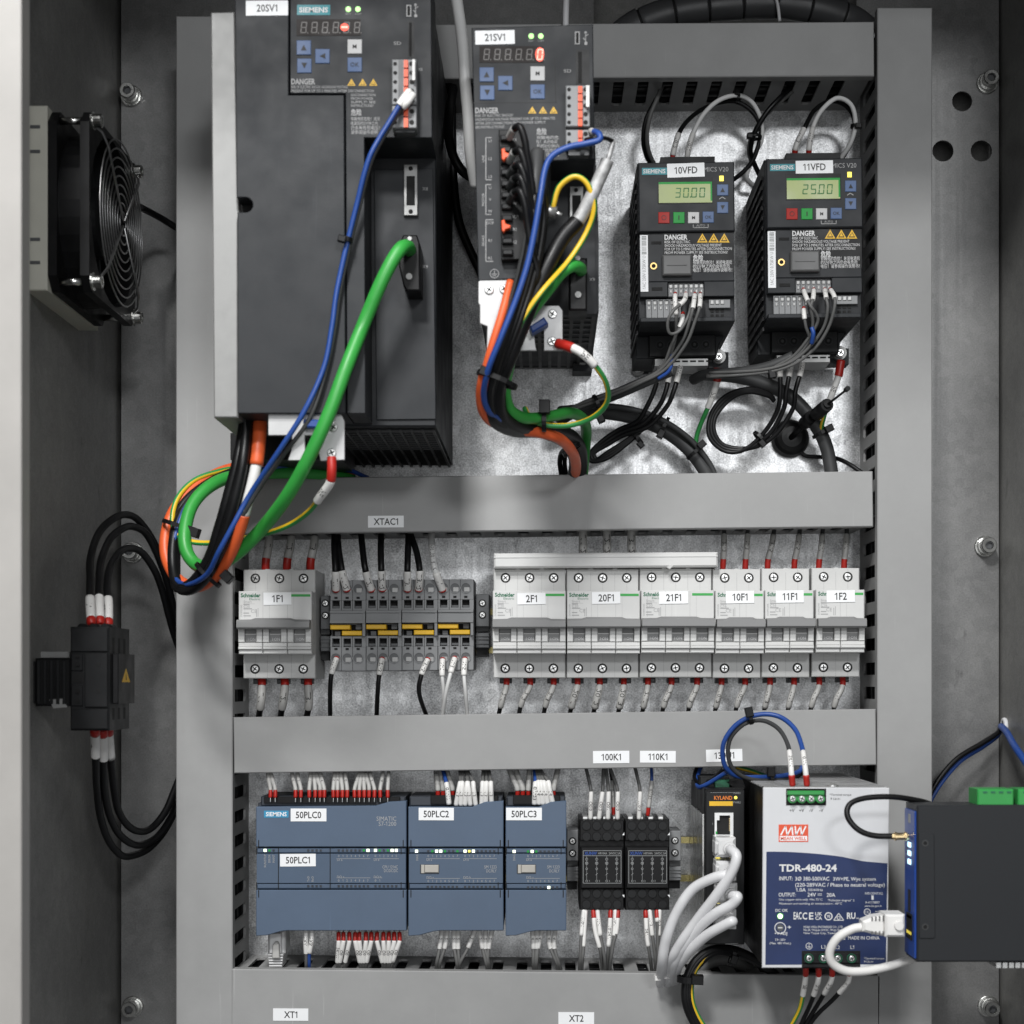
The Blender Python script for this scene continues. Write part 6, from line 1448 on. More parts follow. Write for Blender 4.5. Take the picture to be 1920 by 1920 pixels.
for i, (dx, h_, r) in enumerate(((-8, 259, 3.4), (3, 257, 2.7), (12, 256, 2.4))):
    wire('%s slim black cable lying on the front of the narrow drive bundle' % ('left', 'middle', 'right')[i], [(1010+dx*.4, 330+dx, h_-6), (1008+dx, 400, h_), (1000+dx, 470, h_), (982+dx, 545, h_), (960+dx*.9, 612, h_), (936+dx*.7, 682, h_-8), (922+dx*.6, 738, h_-24), (930+dx*.5, 786, h_-42), (970, 804+dx*.2, 192), (1030, 807, 162), (1070, 824, 128), (1086, 862, 90), (1082, 915, 50)],
         [('jacket', 'jblack', r, None)], 'black_cable', 'cable', G21)
tie('black tie round the thick bundle below the narrow servo drive', 932, 712, 243, 13.0, 112, (-22, -14), 'black', 3.0, 0.75, 3.6)
tie('black tie with upright head on the green cable bend', 1020, 788, 186, 7.0, 0, (1, -24), 'black', 3.0, 0.8, 4.6)
tie('black tie round the orange cable above the middle duct', 1072, 842, 126, 6.6, 60, (-10, 8), 'black', 2.6, 0.9, 2.6)
for i, (dx, r) in enumerate(((0, 2.0), (9, 1.8))):
    wire('%s thin black cable beside the orange one above the middle duct' % ('outer' if i == 0 else 'inner'), [(1065+dx, 838, 90), (1053+dx, 850, 70), (1050+dx, 872, 55), (1058+dx, 915, 45)], [('jacket', 'jblack', r, None)], 'black_cable', 'cable')

# ================================================================== inverter wiring
GV = 'wires of the frequency inverters'
def vsl(label, pts, segs): wire(label, pts, segs, group=GV)
vsl('black wire with sleeve 10L2 entering the left inverter from above', [(1260, 300, 70), (1264, 280, 72), (1275, 246, 70), (1297, 219, 62), (1330, 199, 54), (1374, 190, 46), (1408, 207, 42), (1426, 240, 38), (1419, 282, 34), (1405, 310, 30), (1382, 332, 26), (1360, 345, 20)], [('ferrule', 'red', 1.9, 3.5), ('sleeve', 'sleeve', 2.1, 17, '10L2', True), ('jacket', 'jblack', 1.75, None)])
vsl('white wire with sleeve 10N looping over the left inverter', [(1288, 300, 68), (1291, 280, 71), (1301, 247, 70), (1321, 212, 64), (1350, 187, 58), (1384, 179, 52), (1410, 192, 46), (1427, 225, 40), (1428, 262, 36), (1415, 290, 30), (1400, 330, 26), (1412, 348, 16)], [('sleeve', 'sleeve', 2.1, 20, '10N', True), ('jacket', 'jwhite', 1.75, None)])
vsl('grey wire from a top duct slot dropping behind the left inverter', [(1243, 158, 45), (1232, 185, 52), (1219, 218, 52), (1213, 255, 46), (1217, 285, 38), (1228, 310, 28)], [('jacket', 'jgrey', 1.6, None)])
vsl('black wire from a top duct slot dropping behind the left inverter', [(1248, 160, 42), (1228, 190, 46), (1211, 225, 46), (1206, 262, 40), (1211, 290, 32), (1222, 312, 24)], [('jacket', 'jblack', 1.7, None)])
vsl('black wire leaving a slot between the two inverters', [(1482, 165, 45), (1462, 184, 52), (1435, 214, 52), (1414, 252, 46), (1407, 280, 38), (1412, 302, 28), (1425, 330, 20)], [('jacket', 'jblack', 2.0, None)])
vsl('grey wire leaving a slot between the two inverters', [(1486, 172, 44), (1462, 192, 46), (1430, 222, 46), (1409, 258, 40), (1404, 284, 32), (1410, 308, 24)], [('jacket', 'jgrey', 1.5, None)])
vsl('black wire with sleeve 11L3 entering the right inverter from above', [(1489, 292, 70), (1494, 270, 73), (1512, 233, 70), (1528, 206, 62), (1556, 190, 54), (1585, 198, 46), (1602, 225, 40), (1598, 262, 34), (1580, 296, 28)], [('ferrule', 'red', 2.2, 4), ('sleeve', 'sleeve', 2.1, 18, '11L3', True), ('jacket', 'jblack', 1.75, None)])
vsl('white wire with sleeve 11N looping over the right inverter', [(1516, 292, 70), (1518, 270, 73), (1526, 234, 70), (1543, 204, 64), (1570, 184, 58), (1596, 197, 52), (1604, 232, 46), (1595, 268, 40), (1576, 298, 30)], [('ferrule', 'red', 2.2, 4), ('sleeve', 'sleeve', 2.1, 18, '11N', True), ('jacket', 'jwhite', 1.75, None)])
tie('black tie holding the wire arc over the left inverter', 1384, 182, 50, 3.0, 5, (-2, -8), 'black', 2.4, 1, 2.8)
tie('black tie joining the wires between the two inverters', 1414, 256, 42, 5.0, 100, (-8, 0), 'black', 2.4, 1, 2.2)
tie('black tie on the white wire above the right inverter', 1603, 237, 45, 2.6, 95, (6, 0), 'black', 2.4, 1, 2.4)
FR = lambda: ('ferrule', 'red', 1.5, 3.2)
for i, (pts, tx) in enumerate((([(1266, 549, 113), (1266, 566, 120), (1268, 600, 119), (1265, 640, 110), (1245, 688, 98), (1205, 712, 92), (1150, 735, 82), (1075, 762, 62)], '1'), ([(1286, 549, 113), (1283, 563, 124), (1262, 583, 130), (1252, 604, 128), (1256, 625, 124), (1274, 620, 122), (1290, 594, 122), (1296, 570, 118)], '10'),
                               ([(1303, 549, 113), (1300, 574, 126), (1293, 602, 124), (1279, 640, 114), (1240, 692, 100), (1195, 716, 94), (1140, 738, 84), (1070, 764, 64)], '2'), ([(1313, 549, 113), (1312, 574, 127), (1303, 603, 125), (1286, 645, 116), (1248, 692, 102), (1200, 718, 95), (1145, 742, 84), (1075, 768, 64)], '6'),
                               ([(1281, 586, 114), (1279, 600, 118), (1272, 618, 118), (1260, 645, 112), (1238, 692, 98), (1190, 718, 90), (1135, 742, 80), (1065, 770, 62)], ''))):
    vsl('%s grey control wire with white sleeve from the left inverter terminals' % ORD[i], pts, [FR(), ('sleeve', 'sleeve', 1.75, 17 if i != 4 else 10, tx), ('jacket', 'jgrey', 1.15, None)])
for i, (pts, tx) in enumerate((([(1506, 541, 113), (1511, 556, 122), (1520, 574, 127), (1530, 588, 124), (1533, 604, 120), (1516, 634, 112), (1482, 672, 100), (1430, 692, 90), (1330, 702, 70)], ''), ([(1526, 541, 113), (1525, 558, 124), (1521, 576, 126), (1524, 608, 119), (1516, 640, 110), (1484, 676, 100), (1430, 696, 90), (1325, 704, 70)], ''),
                               ([(1546, 541, 113), (1549, 558, 126), (1552, 578, 127), (1545, 612, 120), (1520, 648, 110), (1482, 679, 101), (1425, 694, 92), (1330, 699, 72)], '5'), ([(1556, 541, 113), (1565, 558, 126), (1564, 580, 127), (1552, 617, 120), (1526, 655, 110), (1482, 686, 100), (1420, 700, 90), (1325, 707, 70)], ''),
                               ([(1507, 576, 114), (1508, 592, 120), (1511, 612, 118), (1517, 640, 110), (1492, 672, 100)], ''))):
    vsl('%s grey control wire with white sleeve from the right inverter terminals' % ORD[i], pts, [FR(), ('sleeve', 'sleeve', 1.75, 14 if i != 4 else 9, tx), ('jacket', 'jgrey', 1.15, None)])
vsl('short blue wire between the control wires of the right inverter', [(1522, 614, 119), (1525, 626, 119), (1522, 644, 114)], [('jacket', 'jblue', 1.6, None)])
vsl('blue wire under the left inverter near its motor terminals', [(1259, 664, 104), (1259, 684, 104), (1252, 698, 102), (1234, 710, 98)], [('jacket', 'jblue', 1.3, None)])
wire('grey control cable running left from the left inverter', [(1258, 695, 94), (1215, 713, 90), (1160, 737, 80), (1095, 762, 64), (1048, 790, 50)], [('jacket', 'jdgrey', 4.2, None)], 'control_cable', 'cable', 'grey control cables')
wire('grey control cable running left from the right inverter', [(1488, 668, 96), (1440, 688, 90), (1385, 698, 80), (1325, 702, 62), (1300, 712, 46)], [('jacket', 'jdgrey', 4.0, None)], 'control_cable', 'cable', 'grey control cables')
wire('grey cable curving down right behind the right inverter wires', [(1310, 700, 34), (1380, 706, 34), (1440, 722, 34), (1490, 750, 34), (1528, 795, 34), (1550, 840, 34), (1562, 905, 34)], [('jacket', 'jdgrey', 5.2, None)], 'control_cable', 'cable', 'grey control cables')
wire('thick grey cable curving over the bare plate below the left inverter', [(1050, 775, 60), (1110, 771, 48), (1180, 780, 38), (1240, 803, 34), (1288, 838, 32), (1320, 878, 32), (1335, 910, 32)], [('jacket', 'jdgrey', 5.6, None)], 'control_cable', 'cable', 'grey control cables')
wire('slimmer grey cable along the thick curving one below the left inverter', [(1080, 762, 66), (1160, 763, 56), (1230, 782, 48), (1290, 820, 42), (1330, 868, 36), (1348, 912, 34)], [('jacket', 'jdgrey', 2.2, None)], 'control_cable', 'cable', 'grey control cables')
for (x, y, h, r, a, hd, lb) in ((1120, 757, 76, 6.4, -25, (6, 28), 'black tie round the grey cables right of the narrow drive'), (1245, 800, 40, 7.2, 28, (-6, 14), 'black tie round the thick curving grey cable'), (1303, 848, 36, 7.2, 48, (12, -14), 'black tie where the earth wire meets the thick grey cable'),
                                (1447, 688, 88, 5.4, -12, (0, 14), 'black tie round the cable right of the left inverter'), (1540, 812, 38, 6.6, 62, (14, -8), 'black tie round the grey cable beside the antenna base')):
    tie(lb, x, y, h, r, a, hd, 'black', 2.6, 1, 3.2)
coil = lambda cx, cy, rx, ry, a0, a1, rot, n, h: [(cx+rx*math.cos(math.radians(a))*math.cos(rot)-ry*math.sin(math.radians(a))*math.sin(rot), cy+rx*math.cos(math.radians(a))*math.sin(rot)+ry*math.sin(math.radians(a))*math.cos(rot), h) for a in [a0+(a1-a0)*i/n for i in range(n+1)]]
for i, (tx, x0, x1, x2) in enumerate((('10U1', 1241, 1226, 1222), ('10V1', 1258, 1248, 1242), ('10W1', 1278, 1263, 1258))):
    o = i*5
    vsl('black motor wire with sleeve %s coiled under the left inverter' % tx, [(x0, 674, 52), ((x0+x1)/2+2, 700, 62), (x1, 734, 64), (x1-14, 764, 60), (1195+o*2, 790+o, 54), (1160+o, 806+o, 46), (1128+o, 828+o*.6, 42), (1106+o*.8, 852-o*.3, 40), (1110+o, 865-o*.4, 40), (1140, 858-o, 42), (1180, 828-o*.6, 44), (1215, 795-o*.5, 46), (1232, 782, 44)],
        [('ferrule', 'red', 2.6, 5), ('sleeve', 'sleeve', 2.3, 19, tx), ('jacket', 'jblack', 1.8, None)])
for i, (tx, x0, x1) in enumerate((('11U1', 1463, 1463), ('11V1', 1485, 1474), ('11W1', 1507, 1491))):
    o = i*5
    vsl('black motor wire with sleeve %s coiled under the right inverter' % tx, [(x0, 668, 52), (x0-(x0-x1)*.4, 700, 64), (x1, 734, 64), (x1-5, 768, 60), (1435+o*1.6, 808+o, 52), (1398+o, 842-o*.2, 46), (1360, 846-o, 42), (1330+o, 818-o*.6, 42), (1334+o*.8, 775+o*.5, 42), (1362+o, 742+o*.4, 42), (1405, 729+o*.6, 42), (1440, 737+o*.5, 40), (1452, 752, 38)],
        [('ferrule', 'red', 2.6, 4), ('sleeve', 'sleeve', 2.3, 19, tx), ('jacket', 'jblack', 1.8, None)])
tie('black tie on the coil of wires below the left inverter', 1195, 822, 46, 5, -42, (6, 12), 'black', 2.4, 1, 2.6)
tie('black tie on the round coil of wires below the right inverter', 1425, 822, 48, 6, -42, (4, 10), 'black', 2.4, 1, 2.8)
vsl('green earth wire with sleeve PE hanging between the two inverters', [(1346, 690, 60), (1344, 716, 58), (1336, 742, 54), (1325, 770, 48), (1316, 790, 42), (1306, 820, 36), (1304, 850, 34)], [('lug_sleeve', 'red', 3.1, 10), ('sleeve', 'sleeve', 2.5, 21, 'PE'), ('jacket', 'jpegreen', 1.8, None)])
vsl('earth wire with red lug sleeve and sleeve PE below the right inverter', [(1577, 676, 56), (1572, 705, 56), (1564, 728, 54), (1553, 758, 50), (1544, 785, 42), (1540, 812, 36), (1552, 850, 30)], [('lug_sleeve', 'red', 3.2, 12), ('sleeve', 'sleeve', 2.5, 20, 'PE'), ('jacket', ('jpegreen', 'jyellow'), 1.8, None)])
# magnetic antenna foot
t = thing('antenna', 'black round magnetic antenna foot with stub rods below the right inverter', 'antenna', P(1480, 823, 0))
b = MB(); p = P(1480, 824, 0); b.lathe(p+Vector((0, -0.5, 0)), (0, -1, 0), [(0, 14.6), (3, 15.0), (4.5, 14.9), (10, 13.6), (13, 11.5), (14.5, 8), (15, 4), (15.2, 0.2)], 32); part('magnetic_base', b, 'black', t)
b = MB(); q0 = P(1482, 822, 14); q1 = P(1512, 790, 34); b.cone(q0, q1, 2.2, 2.6, 12); q2 = P(1521, 781, 44); b.cone(q1-(q2-q1)*.4, q2, 5.0, 4.8, 16); part('lower_stub', b, 'black', t)
b = MB(); q3 = P(1532, 776, 50); q4 = P(1551, 759, 74); b.cone(q2, q3, 2.0, 2.0, 10); b.cone(q3, q4, 5.2, 4.8, 16); b.cone(q4, P(1552, 757, 76), 3.0, 2.8, 12); part('upper_stub', b, 'black', t)
b = MB(); b.cone(q4, P(1588, 730, 104), 1.0, 0.8, 8); b.cone(P(1586, 731, 103), P(1590, 728, 107), 1.9, 1.9, 10); part('whip', b, 'black2', t)
wire('thin black antenna lead running from the magnetic foot to the right duct', [(1500, 846, 8), (1512, 855, 8), (1540, 857, 14), (1570, 860, 26), (1595, 872, 34), (1618, 888, 38)], [('jacket', 'jblack', 1.7, None)], 'antenna_lead', 'cable')
# spiral wrapped loom above the top duct
path = smooth([P(*p) for p in ((1150, 78, 30), (1200, 45, 36), (1270, 22, 40), (1360, 10, 42), (1450, 6, 42), (1530, 16, 40), (1590, 36, 34), (1625, 62, 24))], 10)
t = thing('wrapped_loom', 'black spiral wrapped cable loom lying behind the top duct', 'cable loom', path[0].copy()); L = plen(path)
b = MB(); b.tube(path, 10.4, 14); part('core', b, 'void', t)
for i in range(8):
    pc = cut(path, L*i/8+0.6, L*(i+1)/8-1.3)
    if len(pc) > 1: b = MB(); b.tube(pc, [11.2+0.9*j/max(1, len(pc)-1) for j in range(len(pc))], 18); part('wrap_turn', b, 'spiral', t)
wire('pale tie band across the spiral wrapped loom', [(1450, -20, 58), (1458, 8, 56), (1462, 40, 52)], [('band', 'lan', 1.3, None)], 'band', 'cable tie')

# ================================================================== controller wiring
GP = 'wires of the blue controllers'
xs = (507, 516, 554, 564, 580, 591, 600, 608, 625, 633, 642, 651, 665, 674, 683, 692, 702, 713, 727); xt = (501, 506, 546, 556, 583, 588, 592, 599, 628, 633, 638, 646, 675, 678, 681, 685, 692, 719, 729)
tt = ('', '', '0', '2', '1', '', '', '4', '5', '6', '', '0', '7', '', '1', '', '2', '16', '17')
for i, (a, c, s) in enumerate(zip(xs, xt, tt)):
    y = 1479-(4 if i in (6, 15) else 0)
    wire('grey sleeved wire with red ferrule, %s from the left above controller 50PLC0' % ORD[i], [(a, 1504, 79), (a, 1496, 79), (a, y, 78), (c+(a-c)*.5, 1462, 74), (c, 1440, 66), (c, 1415, 55)],
         [('pin', 'zinc', 0.5, 3.2), ('ferrule', 'red', 1.5, 5.6), ('sleeve', 'gsleeve', 1.55, 15, s, True), ('jacket', 'jgrey', 1.2, None)], group=GP)
xs = (635, 644, 655, 666, 674, 686, 696, 707, 719, 729, 739, 749); xt = (632, 636, 646, 676, 679, 682, 686, 718, 722, 727, 730, 734)
for i, (a, c) in enumerate(zip(xs, xt)):
    wire('white sleeved wire with red ferrule, %s from the left below controller 50PLC0' % ORD[i], [(a, 1744, 70), (a, 1750, 72), (a, 1765, 74), (a+(c-a)*.45, 1786, 72), (c, 1812, 66), (c, 1830, 52)],
         [('pin', 'zinc', 0.5, 2.2), ('ferrule', 'red', 1.6, 6.2), ('sleeve', 'sleeve', 1.7, 18, '24V-11' if i == 0 else 'Q0', False), ('jacket', 'jgrey', 1.2, None)], group=GP)
for s, a, c, m in (('TRA', 573, 574, 'jgrey'), ('TRB', 584, 580, 'jblue')):
    wire('white sleeved wire %s with %s end below controller 50PLC0' % (s, 'grey' if m == 'jgrey' else 'blue'), [(a+1, 1740, 72), (a, 1765, 74), (c, 1790, 72), (c, 1815, 66), (c-1, 1832, 52)], [('sleeve', 'sleeve', 1.85, 19, s), ('jacket', m, 1.3, None)], group=GP)
t = thing('network_cable', 'grey network plug with ribbed boot below the left end of controller 50PLC0', 'network cable', P(516, 1780, 50))
b = MB(); b.box(502, 1745, 535, 1788, 40, 62, None, 1.0); b.box(505, 1750, 527, 1788, 62.01, 66, None, 0.6); part('plug', b, 'lanplug', t)
b = MB(); b.prism([(511, 1772), (515, 1766), (520, 1766), (523, 1772), (524, 1797), (510, 1797)], 66, 70, None, 0.6); part('latch', b, 'gsleeve', t)
b = MB()
for i in range(5): b.box(502+i*.6, 1789+i*5.2, 531-i*.6, 1792.6+i*5.2, 44, 66, None, 0.6)
b.box(507, 1788, 526, 1816, 46, 62); part('boot', b, 'lanplug', t)
for i, (a, c, m, s) in enumerate(((821, 817, 'gsleeve', '0V-18'), (831, 826, 'gsleeve', ''), (848, 836, 'gsleeve', ''))):
    wire('grey sleeved wire, %s from the left above module 50PLC2' % ORD[i], [(a, 1499, 66), (a, 1478, 68), ((a+c)/2, 1460, 66), (c, 1438, 58), (c, 1415, 50)], [('pin', 'zinc', 0.45, 2.2), ('ferrule', 'red', 1.7, 5), ('sleeve', 'gsleeve', 2.0, None, s, True)], group=GP)
wire('white sleeved wire 0V-17 with blue end above module 50PLC2', [(842, 1508, 78), (839, 1480, 79), (836, 1464, 76), (830, 1440, 62), (827, 1415, 50)], [('sleeve', 'sleeve', 2.0, 16, '0V-17', True), ('jacket', 'jblue', 1.5, None)], group=GP)
for i, (a, c, e) in enumerate(((855, 863, 862), (864, 867, 868), (872, 876, 873), (882, 877, 878), (892, 886, 874), (903, 905, 906), (911, 912, 911), (922, 920, 916))):
    wire('white sleeved wire with grey end, %s in the fan above module 50PLC2' % ORD[i], [(a, 1510, 78), (c+(a-c)*.4, 1482, 80), (c, 1463, 77), (e, 1440, 64), (e, 1415, 50)], [('sleeve', 'sleeve', 1.8, 18, '13', True), ('jacket', 'jgrey', 1.25, None)], group=GP)
for i, (a, c, m) in enumerate(((970, 954, 'r'), (980, 966, 'r'), (991, 993, 'r'), (1038, 1046, 'r'))):
    wire('grey sleeved wire, %s from the left above module 50PLC3' % ORD[i], [(a, 1499, 66), (a, 1478, 68), ((a+c)/2, 1460, 66), (c, 1438, 58), (c-3, 1415, 50)], [('pin', 'zinc', 0.45, 2.2), ('ferrule', 'red', 1.7, 5), ('sleeve', 'gsleeve', 2.1, None, '', True)], group=GP)
wire('white sleeved wire 0V-23 with blue end above module 50PLC3', [(1002, 1508, 78), (1003, 1482, 80), (1004, 1464, 76), (1002, 1440, 62), (999, 1415, 50)], [('sleeve', 'sleeve', 2.0, 17, '0V-23', True), ('jacket', 'jblue', 1.6, None)], group=GP)
for i, (a, c, e) in enumerate(((1011, 1009, 1005), (1018, 1014, 1008), (1027, 1019, 1010), (1037, 1027, 1012))):
    wire('white sleeved wire with grey end, %s in the fan above module 50PLC3' % ORD[i], [(a, 1508, 78), (c+(a-c)*.4, 1482, 80), (c, 1464, 77), (e, 1440, 64), (e-3, 1415, 50)], [('sleeve', 'sleeve', 1.9, 18, '14', True), ('jacket', 'jgrey', 1.25, None)], group=GP)
def low(label, pts, L=15, s='', r=1.8, m='jgrey', fer=0): wire(label, [(pts[0][0], pts[0][1], 64)]+[(x, y, 68) for x, y in pts[1:-1]]+[(pts[-1][0], pts[-1][1], 52)], ([('ferrule', 'red', r, fer)] if fer else [])+[('sleeve', 'sleeve', r, L, s), ('jacket', m, 1.3, None)], group=GP)
for i, pts in enumerate(([(829, 1742), (824, 1778), (819, 1805), (817, 1828)], [(839, 1742), (834, 1776), (825, 1805), (822, 1828)], [(851, 1742), (852, 1778), (857, 1808), (857, 1828)], [(859, 1742), (859, 1778), (861, 1805), (860, 1828)], [(891, 1742), (877, 1778), (862, 1806), (856, 1828)], [(898, 1742), (905, 1780), (912, 1808), (914, 1828)], [(911, 1742), (910, 1778), (916, 1805), (917, 1828)], [(923, 1742), (916, 1778), (914, 1806), (913, 1828)])):
    low('white sleeved wire with grey tail, %s from the left below module 50PLC2' % ORD[i], pts, 15, '2')
for i, pts in enumerate(([(998, 1742), (1000, 1776), (1000, 1806), (1001, 1828)], [(1007, 1742), (1006, 1776), (1004, 1806), (1003, 1828)], [(1017, 1742), (1009, 1776), (1006, 1806), (1005, 1828)], [(1029, 1742), (1031, 1774), (1044, 1806), (1050, 1828)], [(1041, 1742), (1039, 1774), (1048, 1806), (1054, 1828)])):
    low('white sleeved wire with grey tail, %s from the left below module 50PLC3' % ORD[i], pts, 15, '4')
# relays
GR = 'wires of the relay modules'
for i, (a, c, e, s) in enumerate(((1107, 1108, 1097, 'Q0.0'), (1123, 1130, 1132, 'Q0.2'), (1140, 1141, 1135, 'Q0.1'), (1158, 1158, 1141, 'Q0.0'), (1198, 1200, 1189, '110-3'))):
    wire('grey wire with white sleeve, %s' % ('%s from the left above relay 100K1' % ORD[i] if i < 4 else 'the only grey one above relay 110K1'), [(a, 1536, 60), ((a+c)/2, 1508, 62), (c, 1482, 62), (e+(c-e)*.5, 1455, 58), (e, 1432, 54), (e-2, 1412, 48)], [('sleeve', 'sleeve', 1.8, 21, s, True), ('jacket', 'jgrey', 1.3, None)], group=GR)
wire('grey sleeved wire with red ferrule hidden among those above relay 100K1', [(1150, 1532, 52), (1150, 1512, 54), (1148, 1470, 52), (1142, 1430, 48)], [('pin', 'zinc', .45, 2), ('ferrule', 'red', 1.6, 6), ('sleeve', 'gsleeve', 1.5, 20, '0V-31', True), ('jacket', 'jblack', 1.2, None)], group=GR)
wire('blue wire with grey sleeve and red ferrule above relay 110K1', [(1214, 1534, 58), (1216, 1514, 60), (1219, 1490, 60), (1222, 1462, 58), (1221, 1435, 54), (1221, 1412, 48)], [('pin', 'zinc', .45, 2), ('ferrule', 'red', 1.6, 6.5), ('sleeve', 'gsleeve', 1.7, 20, '0V-32', True), ('jacket', 'jblue', 1.2, None)], group=GR)
for i, (pts, s, fer, L) in enumerate((([(1095, 1704), (1090, 1755), (1088, 1800), (1086, 1828)], '110-1', 0, 20), ([(1098, 1704), (1094, 1772), (1092, 1800), (1090, 1828)], '', 0, 28), ([(1112, 1704), (1116, 1745), (1126, 1785), (1130, 1830)], '', 7, 22), ([(1120, 1704), (1126, 1755), (1134, 1800), (1133, 1830)], '11-1', 0, 20),
                                      ([(1145, 1704), (1143, 1745), (1140, 1785), (1137, 1830)], '10-24V', 7, 21), ([(1154, 1704), (1152, 1752), (1146, 1795), (1141, 1830)], '10-1', 0, 20), ([(1159, 1704), (1156, 1745), (1146, 1785), (1143, 1830)], '', 7, 12),
                                      ([(1210, 1704), (1213, 1755), (1219, 1795), (1223, 1830)], '24V', 7, 21), ([(1218, 1704), (1223, 1752), (1229, 1800), (1229, 1830)], '11-3', 0, 20), ([(1231, 1704), (1233, 1740), (1233, 1795), (1231, 1830)], '', 7, 3), ([(1237, 1704), (1235, 1752), (1233, 1795), (1233, 1830)], '10-3', 0, 20))):
    low('white sleeved wire with grey tail, %s from the left below relay %s' % (ORD[i if i < 7 else i-7], '100K1' if i < 7 else '110K1'), pts, L, s, 1.75, 'jgrey', fer)

# ================================================================== power supply and router wiring
GW = 'wires of the power supply'
wire('dark grey wire with sleeve 24V-1 curving into the power supply top', [(1486, 1474, 172), (1484, 1450, 174), (1482, 1425, 170), (1477, 1396, 160), (1462, 1369, 148), (1440, 1354, 138), (1418, 1351, 132), (1392, 1360, 128), (1370, 1384, 124), (1365, 1413, 120), (1373, 1440, 116), (1395, 1457, 110), (1425, 1463, 104), (1460, 1462, 96), (1490, 1456, 84)],
     [('ferrule', 'red', 2.2, 8.0), ('sleeve', 'sleeve', 1.95, 19, '24V-1', True), ('jacket', 'jdgrey', 1.6, None)], group=GW)
wire('blue wire with sleeve 0V-1 curving into the power supply top', [(1513, 1474, 172), (1511, 1450, 174), (1508, 1425, 170), (1503, 1398, 160), (1491, 1368, 148), (1466, 1346, 138), (1436, 1339, 134), (1404, 1345, 131), (1377, 1362, 128), (1358, 1390, 125), (1355, 1418, 121), (1363, 1442, 117), (1385, 1456, 110), (1430, 1457, 102), (1470, 1454, 94), (1500, 1445, 84), (1504, 1425, 70)],
     [('ferrule', 'red', 2.2, 8.0), ('sleeve', 'sleeve', 1.95, 19, '0V-1', True), ('jacket', 'jblue', 1.75, None)], group=GW)
tie('black tie on top of the blue and grey wire arc', 1407, 1347, 134, 3.6, -12, (-3, -12), 'black', 2.6, 1, 3.4)
tie('black tie on the blue and grey wires beside the power supply', 1447, 1458, 100, 3.8, 0, (-2, -11), 'black', 2.6, 1, 3.4)
for i, (lb, pts, m) in enumerate((('blue wire curling over the power plug of the network switch', [(1362, 1448, 112), (1340, 1462, 104), (1318, 1474, 98), (1308, 1474, 88), (1308, 1456, 74), (1316, 1432, 60), (1320, 1410, 50)], 'jblue'), ('black wire curling over the power plug of the network switch', [(1358, 1440, 106), (1334, 1462, 98), (1312, 1468, 88), (1302, 1458, 76), (1308, 1436, 62), (1314, 1412, 50)], 'jblack'),
                                  ('green and yellow wire behind the blue and grey arc', [(1380, 1438, 60), (1410, 1446, 58), (1440, 1456, 54), (1480, 1462, 50)], ('jpegreen', 'jyellow')), ('black wire hanging behind the sleeve 0V-1', [(1506, 1428, 60), (1505, 1446, 68), (1494, 1456, 74), (1470, 1460, 76)], 'jblack'))):
    wire(lb, pts, [('jacket', m, 1.6, None)], group=GW)
for tx, x, pts, m in (('PE', 1511, [(1511, 1813, 174), (1510, 1836, 168), (1506, 1862, 160), (1500, 1890, 152), (1488, 1915, 146), (1470, 1945, 140)], ('jpegreen', 'jyellow')), ('2L3', 1536, [(1535, 1813, 174), (1534, 1838, 168), (1527, 1862, 160), (1518, 1886, 152), (1506, 1912, 146), (1492, 1945, 140)], 'jblack'),
                      ('2L2', 1561, [(1560, 1813, 174), (1559, 1836, 168), (1548, 1858, 160), (1534, 1882, 152), (1517, 1910, 146), (1498, 1945, 140)], 'jblack'), ('2L1', 1592, [(1592, 1813, 174), (1591, 1838, 166), (1578, 1856, 160), (1560, 1876, 154), (1530, 1905, 148), (1502, 1945, 140)], 'jblack')):
    wire('%s wire with sleeve %s leaving the bottom of the power supply' % ('green and yellow earth' if tx == 'PE' else 'black', tx), pts, [('ferrule', 'red', 2.1, 7.5), ('sleeve', 'sleeve', 2.05, 19.5, tx), ('jacket', m, 1.65, None)], group=GW)
for i, (dx, dy, r, m) in enumerate(((0, 0, 2.9, 'jblack'), (6, 3, 2.9, 'jblack'), (11, 8, 2.6, 'jblack'), (15, 4, 2.2, ('jpegreen', 'jyellow')))):
    wire(('%s black cable arching below the network switch' % ('outer', 'middle', 'inner')[i]) if i < 3 else 'green and yellow wire arching with the black cables below the switch',
         [(1462-dx*.3, 1832+dy*.3, 70), (1420-dx*.2, 1800+dy*.5, 84), (1375, 1780+dy, 96), (1335+dx*.3, 1780+dy, 104), (1305+dx*.6, 1800+dy, 108), (1288+dx*.7, 1832, 110), (1284+dx*.8, 1870, 110), (1294+dx*.9, 1905, 108), (1318+dx, 1945, 104)], [('jacket', m, r, None, None, 0.3)], 'black_cable', 'cable', 'cables below the network switch')
tie('black tie with square head on the cables at the bottom duct', 1291, 1836, 112, 7.5, 92, (16, 0), 'black', 4.4, 0.8, 4.2)
tie('black tie round the arching cables below the network switch', 1374, 1792, 100, 6.5, 20, (2, 6), 'black', 3.0, 0.9, 3.2)
wire('thick pale grey cable bent behind the black cables below the switch', [(1300, 1828, 50), (1330, 1805, 48), (1365, 1800, 44), (1400, 1815, 40), (1430, 1845, 34)], [('jacket', 'jgrey', 5.0, None)], 'grey_cable', 'cable')
t = wire('black antenna cable looping from the router connector over the power supply', [(1676, 1568, 226), (1640, 1567, 226), (1613, 1558, 226), (1594, 1540, 224), (1588, 1521, 222), (1597, 1505, 220), (1625, 1496, 218), (1670, 1494, 216), (1710, 1499, 212), (1745, 1508, 206), (1790, 1530, 196)], [('jacket', 'jblack', 1.9, None)], 'antenna_cable', 'cable')
